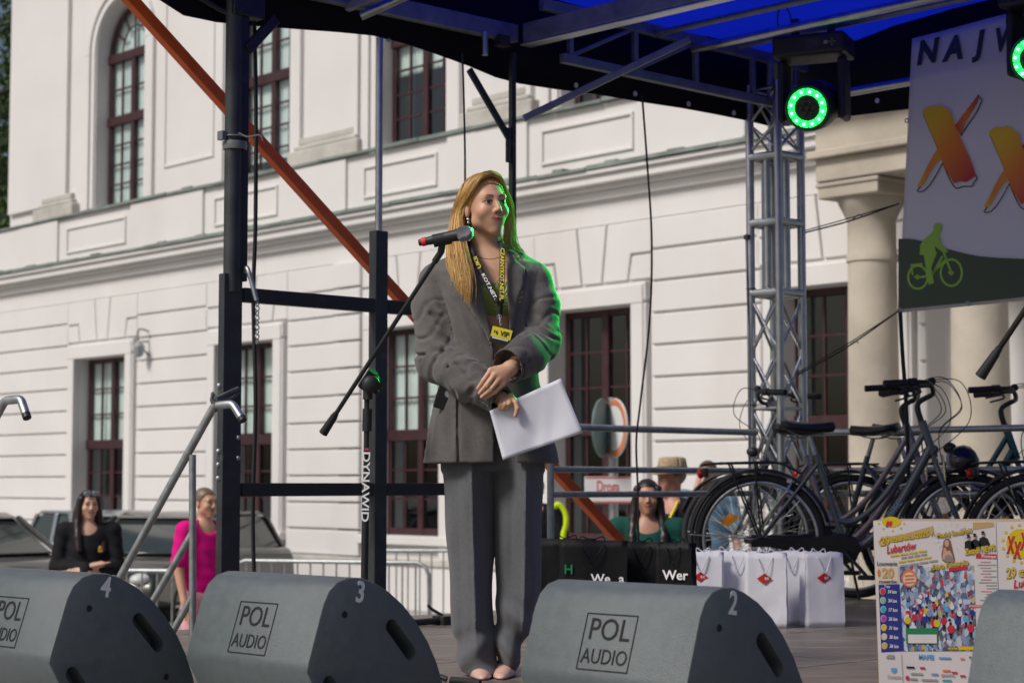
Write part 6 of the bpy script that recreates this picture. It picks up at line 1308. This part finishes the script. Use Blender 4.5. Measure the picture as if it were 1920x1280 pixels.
# hair: scalp cap and long strands
M_hair = mat('blonde_hair', (.90, .54, .20), .38, 0, .35, 160, spec=.5); M_hair2 = mat('honey_hair', (.66, .37, .12), .4, 0, .35, 160, spec=.5)
for hm_ in (M_hair, M_hair2):     # thin strands let light from behind through
    n = hm_.node_tree; b_ = n.nodes['Principled BSDF']; t_ = n.nodes.new('ShaderNodeBsdfTranslucent'); t_.inputs[0].default_value = (.75, .62, .35, 1); mx = n.nodes.new('ShaderNodeMixShader'); mx.inputs[0].default_value = .3
    n.links.new(b_.outputs[0], mx.inputs[1]); n.links.new(t_.outputs[0], mx.inputs[2]); n.links.new(mx.outputs[0], n.nodes['Material Output'].inputs[0])
def cap_(p):
    q = ((p - A_(HC_)) @ HM) / HS; d = f_ell((0, .018, .036), (.080, .098, .0905))(q); hl_ = q[:, 2] - (.078 - 1.0 * np.clip(q[:, 1] + .055, 0, 1) * 1.45 - 12 * q[:, 0] ** 2 * .35)
    fr = np.maximum(-.002 - q[:, 1] - .052 + 0 * q[:, 0], -hl_); d = smax(d, np.where(q[:, 1] < .03, -hl_, -1), .004); d = np.maximum(d, -.085 - q[:, 2]); d = d - .0010 * np.sin(np.arctan2(q[:, 0], q[:, 2] + .02) * 46 + q[:, 1] * 30)
    part = np.exp(-((q[:, 0] - .012) / .0035) ** 2) * (q[:, 2] > .08) * .003; return (d + part) * HS
lo = A_(HC_) - .125; hi = A_(HC_) + .135
sdf_obj('hair', cap_, axis([(lo[0], hi[0], .0032)]), axis([(lo[1], hi[1], .0034)]), axis([(lo[2], hi[2], .0034)]), M_hair2, wo_, relax=1)
gL = [[hl(.010, -.054, .119), hl(-.040, -.062, .104), hl(-.073, -.038, .060), w(867, 394, -.02), w(866, 430, -.06), w(874, 480, -.125), w(884, 530, -.165), w(880, 575, -.165)],
      [hl(.010, -.045, .122), hl(-.045, -.055, .102), hl(-.078, -.035, .055), w(861, 395, -.01), w(858, 435, -.04), w(863, 480, -.105), w(872, 525, -.155), w(872, 562, -.155)],
      [hl(.010, -.020, .127), hl(-.050, -.020, .105), hl(-.085, -.005, .05), w(854, 400, .02), w(849, 440, -.005), w(850, 480, -.07), w(858, 515, -.12), w(862, 545, -.135)],
      [hl(.010, .02, .128), hl(-.05, .025, .105), hl(-.086, .03, .045), w(852, 405, .05), w(845, 445, .03), w(843, 480, -.02), w(846, 502, -.06), w(850, 520, -.10)],
      [hl(.010, .05, .118), hl(-.04, .065, .09), hl(-.075, .065, .03), w(858, 410, .08), w(850, 445, .07), w(846, 475, .04), w(845, 490, .01), w(846, 500, -.02)]]
gR = [[hl(.014, -.052, .119), hl(.050, -.050, .100), hl(.077, -.024, .060), w(956, 392, .05), w(951, 425, .05), w(947, 455, .03), w(948, 480, -.02), w(950, 495, -.05)],
      [hl(.014, -.035, .124), hl(.054, -.034, .102), hl(.081, -.014, .05), w(958, 396, .06), w(957, 428, .06), w(958, 458, .05), w(966, 480, .0), w(972, 492, -.04)],
      [hl(.014, -.010, .127), hl(.055, -.015, .102), hl(.086, .0, .045), w(957, 400, .07), w(960, 430, .08), w(964, 455, .07), w(976, 474, .04), w(986, 486, .0)],
      [hl(.012, .04, .125), hl(.05, .045, .10), hl(.08, .05, .04), w(945, 405, .10), w(950, 435, .11), w(958, 460, .10), w(968, 474, .07), w(978, 484, .04)]]
gB = [[hl(-.02, .07, .11), hl(-.06, .10, .05), hl(-.07, .10, -.02), w(868, 430, .10), w(862, 470, .09)], [hl(0, .08, .11), hl(0, .118, .05), hl(0, .115, -.03), w(900, 430, .12), w(900, 475, .10)], [hl(.02, .07, .11), hl(.06, .10, .05), hl(.07, .10, -.02), w(935, 430, .11), w(945, 470, .09)]]
strands('hair', gL, 1150, M_hair, wo_, 1, .0014, .0045); strands('hair', gR, 620, M_hair, wo_, 2, .0014, .0045); strands('hair', gB, 420, M_hair2, wo_, 3, .0017, .006)
q = MB(); q.ball(hl(-.078, .0, -.045), .006, 8, 6); q.ball(hl(-.079, -.002, -.058), .005, 8, 6); q.build('earring', M_chrome, wo_, smooth=180)
q = MB(); q.tube(spline([w(884, 478, -.03), w(905, 484, -.075), w(922, 486, -.085), w(945, 480, -.05)], 6), .0012, 5); q.tube(spline([w(888, 490, -.05), w(905, 518, -.088), w(922, 536, -.1), (w(938, 520, -.09)), w(946, 490, -.06)], 6), .0012, 5); q.build('necklace', mat('dark_beads', (.12, .05, .03), .3, .4), wo_, smooth=60)
q = MB(); q.ring(w(914.5, 726.5, -.276), Vector((-.6, -.1, -.75)), .0088, .0012, 20, 6); q.ring(w(955, 757, -.2515), Vector((-.3, .3, -.9)), .0093, .0012, 20, 6); q.build('ring', mat('gold', (.75, .5, .15), .25, 1.0), wo_, smooth=60)
# lanyard with badge
ly = thing('lanyard', 'black neck lanyard with yellow letters and a yellow VIP badge', 'lanyard', w(936, 620, -.15))
M_lan = mat('lanyard_black', (.012, .012, .014), .6, 0, .1)
def ribbon(pts, wd_, m, name):
    pp_ = spline(pts, 5); row = []
    for i, p in enumerate(pp_): a = pp_[max(0, i - 1)]; b = pp_[min(len(pp_) - 1, i + 1)]; d = (b - a).normalized(); s_ = d.cross(Vector((0, 1, 0))).normalized(); row.append([p - s_ * wd_ / 2, p + s_ * wd_ / 2])
    q = MB(); q.sheet(row); o = q.build(name, m, ly, smooth=180); sm = o.modifiers.new('s', 'SOLIDIFY'); sm.thickness = .0012; return o
stR = ribbon([w(936, 452, -.03), w(942, 462, -.085), w(941.8, 480, -.098), w(941.2, 520, -.126), w(940, 568, -.158)], .0185, M_lan, 'strap')
stL = ribbon([w(880, 452, .0), w(884, 466, -.085), w(893, 488, -.106), w(906, 516, -.126), w(919, 542, -.142), (w(933, 567, -.157))], .0185, M_lan, 'strap')
LY_Y = flat('lanyard_yellow', (.78, .66, .03))
def stext(txt, a, b, m, parent, flip=False, size=.0185):
    u = (b - a).normalized(); n = Vector((0, -1, 0)); n = (n - u * n.dot(u)).normalized(); v = n.cross(u); text('lettering', txt, size, (a + b) / 2 + n * .0032, u, v, m, parent, bold=.02, width=(b - a).length)
stext('CZARNYKOT.NET.PL', w(941.9, 466, -.0885), w(940.1, 564, -.1555), LY_Y, stR)
stext('UKIEM', w(900, 503, -.1165), w(885.5, 470, -.090), LY_Y, stL)
stext('KOT.NET.', w(905, 514, -.125), w(930, 561, -.1535), M_white, stL, size=.016)
ribbon([w(938, 566, -.153), w(937, 580, -.150), w(936, 592, -.147)], .020, M_lan, 'clip_strap')
q = MB(); q.tube([w(936, 590, -.148), w(937, 598, -.149)], .004, 8); q.ring(w(936, 594, -.150), (0, 1, 0), .008, .0015, 18, 6); q.tube(spline([w(938, 598, -.150), w(937, 604, -.152), w(938, 610, -.150), w(940, 606, -.150)], 4), .0018, 6); q.build('hook', M_chrome, ly, smooth=60)
bA, bu, bv = w(939, 630, -.150), Vector((.97, 0, -.24)), Vector((.24, 0, .97)); k_ = W0 / F
q = MB(); q.box(bA, (38 * k_, .002, 30 * k_), (bu, Vector((0, 1, 0)), bv)); bd = q.build('badge', M_lan, ly, bevel=.001)
q = MB(); q.box(bA + bv * .010 + Vector((0, -.0016, 0)), (37.5 * k_, .0012, 19 * k_), (bu, Vector((0, 1, 0)), bv)); q.build('badge_panel', LY_Y, bd)
text('lettering', 'VIP', .024, bA + bu * .011 + bv * .0085 + Vector((0, -.0028, 0)), bu, bv, flat('print_ink', (.02, .02, .02)), bd, bold=.02, width=.031)
q = MB(); 
for x, z in ((-.024, .011), (-.017, .010), (-.014, .006)): q.box(bA + bu * x + bv * z + Vector((0, -.0026, 0)), (.0035, .001, .009), (bu, Vector((0, 1, 0)), bv))
q.build('paw_mark', flat('print_ink', (.02, .02, .02)), bd)
q = MB(); q.box(bA - bv * .0105 + Vector((0, -.0016, 0)), (30 * k_, .001, 2.2 * k_), (bu, Vector((0, 1, 0)), bv)); q.build('small_print', M_white, bd)
# sheet of paper and phone
cs = [w(918, 770, -.236), w(1051, 709, -.222), w(1093, 811, -.236), w(943, 862, -.242)]; gr = []
for j in range(15):
    v_ = j / 14; row = []
    for i in range(19):
        u_ = i / 18; p = cs[0] * (1 - u_) * (1 - v_) + cs[1] * u_ * (1 - v_) + cs[2] * u_ * v_ + cs[3] * (1 - u_) * v_; row.append(p + Vector((0, .008 * math.sin(u_ * 3.1) * math.sin(v_ * 2) - .009 * max(0, v_ + u_ * .35 - .95) - .006 * math.exp(-((u_ - .5 - .3 * (1 - v_)) / .06) ** 2) * v_ + .004 * math.sin(u_ * 9 + v_ * 4) * v_, 0)))
    gr.append(row)
q = MB(); q.sheet(gr); pa_ = tag(q.build('sheet_of_paper', mat('office_paper', (.70, .71, .78), .6, 0, .02, 5), smooth=180), 'white A4 sheets of paper held by the blonde woman', 'paper'); sm = pa_.modifiers.new('s', 'SOLIDIFY'); sm.thickness = .0006; sm.offset = 0
ph = thing('phone', 'black smartphone sticking out of the blazer pocket', 'phone', w(838, 735, -.12)); pu = Vector((.95, 0, -.28)); pv = Vector((.28, -.0, .95))
pc0 = w(838, 736, -.098); q = MB(); q.box(pc0, (.066, .009, .12), (pu, Vector((0, 1, 0)), pv)); pho = q.build('case', mat('gloss_black', (.012, .012, .013), .18), ph, bevel=.008, bseg=4)
q = MB(); q.lathe(pc0 + pv * -.002 + pu * .006 + Vector((0, -.0048, 0)), [(.0, .0), (.013, .0), (.013, .001)], axis=(0, -1, 0), n=24, caps=False); q.build('ring_mount', mat('silver_plate', (.5, .52, .55), .35, .5), pho)
q = MB(); [q.box(pc0 + pv * (.040 - .008 * k) + pu * -.002 + Vector((0, -.005, 0)), (.03 - .008 * k, .001, .002), (pu, Vector((0, 1, 0)), pv)) for k in range(3)]; q.build('print', mat('button_grey', (.3, .3, .3), .5), pho)

# ------------------------------------------------------------------ people on the square
def person(px, eye_py, Y, yaw, head_yaw, label, shirt, trous, hair_col, hair_style, arms='down', skin=(.52, .29, .19), H=None, extra=None, sleeves='short', lips=(.36, .12, .1), neck='round', sc=1.0):
    """yaw>0 turns to the viewer's right; arms: down / crossed / phone"""
    e = P(px, eye_py, Y); zf = .12 if Y > 0 and (Vector((e.x, Y, 0)) - BP(12, 0, 2.2)).dot(BN) < 2 else 0.0; Ht = (e.z - zf) / .935; k = Ht / 1.7 * sc
    t = thing('person', label, 'person', (e.x, Y, zf)); Mb = frame(yaw); Mh = frame(head_yaw); c0 = A_((e.x, Y, zf)); hs = .95 * sc
    L_ = lambda x, y, z: Vector(Mb @ A_((x, y, 0))) + Vector(c0) + UP * (Ht - (1.7 - z) * sc)      # body frame, lengths in a 1.7 m figure, head kept at the eye line
    hc = Vector((e.x, Y, e.z - .005))
    hd = in_frame(union(head_parts()), hc, Mh, hs); S1, S2 = L_(-.185, .02, 1.38), L_(.185, .02, 1.38)
    if arms == 'crossed': ar = [[S1, L_(-.235, -.02, 1.10), L_(-.02, -.20, 1.10), L_(.12, -.20, 1.13)], [S2, L_(.235, -.02, 1.10), L_(.02, -.23, 1.06), L_(-.12, -.19, 1.07)]]
    elif arms == 'phone': ar = [[S1, L_(-.26, -.10, 1.15), L_(-.15, -.16, 1.40), L_(-.085, -.10, 1.55)], [S2, L_(.23, .0, 1.10), L_(.24, -.08, .88), L_(.24, -.1, .79)]]
    else: ar = [[S1, L_(-.25, .02, 1.10), L_(-.26, -.06, .86), L_(-.255, -.08, .77)], [S2, L_(.25, .02, 1.10), L_(.26, -.06, .86), L_(.255, -.08, .77)]]
    prt = [hd, (f_cap(hc + Vector(Mh @ A_((0, .02, -.06))), L_(0, .02, 1.36), .05 * sc, .055 * sc), .03), (f_cap(S1, S2, .05 * sc), .05), (f_ell(L_(0, .02, 1.2), (.15 * sc, .11 * sc, .24 * sc), Mb), .05), (f_ell(L_(0, .02, .95), (.155 * sc, .115 * sc, .16 * sc), Mb), .05)]
    for a in ar:
        prt += [(g_, .015) for g_ in c3(a, [.048 * sc, .040 * sc, .027 * sc, .026 * sc])]; d = (a[3] - a[2]).normalized(); s_ = d.cross(UP).normalized() if abs(d.z) < .9 else Vector(Mb @ A_((0, 1, 0)))
        fg = []
        for j in range(4): o_ = s_ * (-.027 + .018 * j) * sc; fg.append((f_cap(a[3] + o_ * .8, a[3] + o_ + d * (.075 - .008 * abs(j - 1.4)) * sc + Vector(Mb @ A_((0, -.008, 0))), .0095 * sc, .0075 * sc), .004))
        fg.append((f_cap(a[2] + d * .02 + s_ * .02 * sc, a[3] + s_ * .042 * sc + d * .02, .012 * sc, .009 * sc), .006)); prt.append((near(fg, a[3], .15), .006))
    for s_ in (-1, 1): prt += [(g_, .03) for g_ in c3([L_(s_ * .09, .02, .88), L_(s_ * .10, .0, .48), Vector((L_(s_ * .10, .03, 0).x, L_(s_ * .10, .03, 0).y, zf + .07)), Vector((L_(s_ * .11, -.12, 0).x, L_(s_ * .11, -.12, 0).y, zf + .035))], [.085, .055, .04, .03])]
    R_ = .36 * max(1, sc); x0, x1, y0, y1 = e.x - R_, e.x + R_, Y - R_, Y + R_; hz = hc.z
    def col(V):
        q = ((V - A_(hc)) @ Mh) / hs; c = np.tile(np.array(skin), (len(V), 1)); m = (np.abs(q) < .16).all(1); c[m] = face_color(q[m], skin, lips, tuple(.35 * np.array(hair_col) + .01)); return c
    sdf_obj('body', union(prt), axis([(x0, e.x - .11, .011), (e.x - .11, e.x + .11, .0045), (e.x + .11, x1, .011)]), axis([(y0, Y - .12, .011), (Y - .12, Y + .12, .0048), (Y + .12, y1, .011)]), axis([(zf - .0, zf + .9, .02), (zf + .9, hz - .13, .011), (hz - .13, hz + .15, .0045)]), M_skin, t, col)
    sh = [f_ell(L_(0, .02, 1.2), (.175 * sc, .135 * sc, .26 * sc), Mb), (f_cap(S1, S2, .066 * sc), .06), (f_ell(L_(0, .02, .98), (.18 * sc, .14 * sc, .2 * sc), Mb), .06)]
    for a in ar:
        if sleeves == 'long': sh += [(g_, .03) for g_ in c3([a[0], a[1], a[2] + (a[3] - a[2]) * .2], [.066 * sc, .056 * sc, .042 * sc])]
        else: sh.append((f_cap(a[0], a[0] + (a[1] - a[0]) * .8, .068 * sc, .07 * sc), .03))
    U_ = union(sh); nk = f_ell(hc + Vector((0, -.02, -.165 * sc)) + Vector(Mb @ A_((0, -.03, 0))), (.075 * sc, .09 * sc, .07 * sc)); zb = L_(0, 0, .84).z
    def shirt_f(p): d = U_(p); d = smax(d, -nk(p), .006); d = np.maximum(d, zb - p[:, 2]); return d + .0045 * np.sin(p[:, 0] * 31 + p[:, 2] * 42 + px) * np.sin(p[:, 2] * 27 - p[:, 1] * 30)
    ax = lambda s_: (axis([(x0, x1, s_)]), axis([(y0, y1, s_)]))
    sdf_obj('shirt', shirt_f, *ax(.0095), axis([(zb - .03, hz - .06, .0095)]), shirt, t)
    tr_ = union([f_ell(L_(0, .02, .9), (.17 * sc, .13 * sc, .14 * sc), Mb)] + [(f_cap(L_(s_ * .09, .02, .86), Vector((L_(s_ * .10, .02, 0).x, L_(s_ * .10, .02, 0).y, zf + .12)), .10 * sc, .075 * sc), .04) for s_ in (-1, 1)])
    sdf_obj('trousers', tr_, *ax(.018), axis([(zf + .02, zf + 1.15, .02)]), trous, t)
    HMt = mat('hair_%s' % hair_style[0] + str(int(px)), hair_col, .45, 0, .3, 60)
    def hair_f(p):
        q = ((p - A_(hc)) @ Mh) / hs; d = f_ell((0, .020, .038), (.081, .098, .09))(q); lim = .070 - 1.5 * np.clip(q[:, 1] + .055, 0, 1); d = np.maximum(d, np.where(q[:, 1] < .035, lim - q[:, 2], (-.09 if hair_style[1] != 'short' else -.06) - q[:, 2])); 
        if hair_style[1] == 'long':
            for s_ in (-1, 1):
                for pts in ([(s_ * .066, -.03, .055), (s_ * .082, -.005, -.04), (s_ * .095, -.015, -.14), (s_ * .105, -.07, -.26), (s_ * .10, -.10, -.36)], [(s_ * .05, .06, .04), (s_ * .085, .05, -.06), (s_ * .10, .05, -.16), (s_ * .11, .02, -.28)]):
                    for a, b in zip(pts[:-1], pts[1:]): d = smin(d, f_cap(a, b, .030, .028)(q), .012)
            d = smin(d, f_ell((0, .085, -.10), (.085, .035, .17))(q), .03)
        return (d - .0012 * np.sin(np.arctan2(q[:, 0], q[:, 1]) * 34)) * hs
    zl = hz - (.44 if hair_style[1] == 'long' else .13)
    sdf_obj('hair', hair_f, axis([(e.x - .16, e.x + .16, .005)]), axis([(Y - .16, Y + .18, .0055)]), axis([(zl, hz + .15, .0055)]), HMt, t)
    for s_ in (-1, 1): pz_ = Vector((L_(s_ * .11, -.05, 0).x, L_(s_ * .11, -.05, 0).y, zf + .045)); q = MB(); q.ball(pz_, (.05, .13, .045), 14, 8, Matrix(Mb.tolist())); q.build('shoe', M_blkpl, t, smooth=180)
    return t, hc, Mh, hs, L_
T_ = lambda n, c: mat('cloth_' + n, c, .85, 0, .1, 12, .15, 200, spec=.2)
p_, hc, Mh, hs, L_ = person(166, 946, 15.2, R(8), R(28), 'dark haired woman in black long sleeved top with folded arms and sunglasses on her head', T_('black', (.012, .013, .016)), T_('blacktr', (.012, .012, .014)), (.022, .013, .011), ('a', 'long'), 'crossed', (.60, .37, .27), sleeves='long')
hw = lambda q_, x, y, z: Vector(Mh @ (A_((x, y, z)) * hs)) + hc
sgl = thing('sunglasses', 'sunglasses pushed up on the dark haired woman in black', 'sunglasses', hw(0, 0, -.08, .09))
for s_ in (-1, 1): q = MB(); q.ball(hw(0, s_ * .033, -.082, .098), (.030, .010, .022), 14, 8, Matrix(Mh.tolist())); q.build('lens', mat('mirror_lens', (.35, .42, .42), .1, .6), sgl, smooth=180)
q = MB(); q.tube([hw(0, -.01, -.088, .1), hw(0, .01, -.088, .1)], .003, 6); [q.tube([hw(0, s_ * .062, -.075, .1), hw(0, s_ * .08, .0, .07)], .003, 6) for s_ in (-1, 1)]; q.build('frame', M_blkpl, sgl)
q = MB(); c = L_(.105, -.140, 1.235); q.box(c, (.035, .004, .03), (Vector(frame(R(8))[:, 0]), Vector(frame(R(8))[:, 1]), UP)); q.ball(c + Vector((0, -.004, .02)), (.014, .004, .014), 8, 6); q.build('chest_emblem', flat('emblem_gold', (.45, .26, .05)), p_)
person(386, 942, 14.6, R(52), R(50), 'person in bright pink shirt half hidden by the front post', T_('magenta', (.70, .005, .22)), T_('palepink', (.72, .36, .42)), (.17, .12, .085), ('b', 'short'), 'down', (.58, .33, .22))
p_, hc, Mh, hs, L_ = person(1214, 931, 12.3, R(-6), R(-2), 'dark haired woman in dark green jacket standing behind the guard rail', T_('bottlegreen', (.010, .07, .055)), T_('blacktr', (.012, .012, .014)), (.016, .010, .009), ('c', 'long'), 'down', (.46, .25, .17), sleeves='long', lips=(.38, .1, .09))
p_, hc, Mh, hs, L_ = person(1258, 896, 13.8, R(-38), R(-62), 'man in straw hat and black T-shirt with yellow lanyard', T_('navyblack', (.010, .010, .016)), T_('blacktr', (.012, .012, .014)), (.20, .17, .14), ('d', 'short'), 'down', (.52, .25, .18), sc=1.08)
ht = thing('straw_hat', 'beige straw trilby hat worn by the man behind the rail', 'hat', hc + UP * .06); M_str = mat('straw', (.47, .36, .22), .85, 0, .25, 60, .6, 260)
hx = Vector(Mh[:, 0]); hy = Vector(Mh[:, 1]); rows = []
for (r, z, dp) in ((.155, .052, 0), (.150, .046, 0), (.105, .060, 0), (.100, .085, 0), (.095, .12, 0), (.088, .145, 0), (.07, .155, .4), (.04, .150, .8), (.001, .146, 1)):
    rows.append([hc + hx * (r * .92 * math.cos(a)) + hy * (r * 1.12 * math.sin(a) + .012) + UP * (z * 1.02 + (.014 * math.sin(a) if r > .14 else 0) - dp * .012 * abs(math.sin(a))) for a in [2 * math.pi * k / 40 for k in range(41)]])
q = MB(); q.sheet(rows); q.build('crown', M_str, ht, smooth=60).modifiers.new('s', 'SOLIDIFY').thickness = .004
q = MB(); q.sheet([[hc + hx * (.103 * .92 * math.cos(a)) * 1.02 + hy * (.103 * 1.12 * math.sin(a) * 1.02 + .012) + UP * z for a in [2 * math.pi * k / 40 for k in range(41)]] for z in (.066, .088)]); q.build('band', mat('hat_band', (.10, .08, .06), .7), ht, smooth=60)
q = MB(); q.tube(spline([hc + Vector((.06, .02, -.13)), hc + Vector((.02, -.12, -.20)), hc + Vector((-.05, -.17, -.34)), hc + Vector((-.05, -.19, -.45))], 6), .010, 6); lyo = q.build('neck_lanyard', LY_Y, p_, smooth=60)
p_, hc, Mh, hs, L_ = person(1326, 890, 15.4, R(10), R(-20), 'man in light blue T-shirt with one hand raised to his face', T_('skyblue', (.16, .30, .42)), T_('blacktr', (.012, .012, .014)), (.10, .055, .035), ('e', 'short'), 'phone', (.52, .28, .2))
p_, hc, Mh, hs, L_ = person(1004, 918, 18.0, R(-10), R(-20), 'person in yellow hi vis vest mostly hidden by the grey trousers', T_('navyblack', (.010, .010, .016)), T_('blacktr', (.012, .012, .014)), (.06, .04, .03), ('f', 'short'), 'down', (.5, .28, .2), sc=1.0)
q = MB(); q.tube(spline([P(1040, 950, 17.82), P(1046, 945, 17.8), P(1055, 952, 17.8), P(1061, 966, 17.8), P(1061, 985, 17.8), P(1056, 1005, 17.8), P(1055, 1060, 17.8)], 6), .026, 10); q.build('vest_edge', T_('hivis', (.58, .78, .02)), p_, smooth=60)
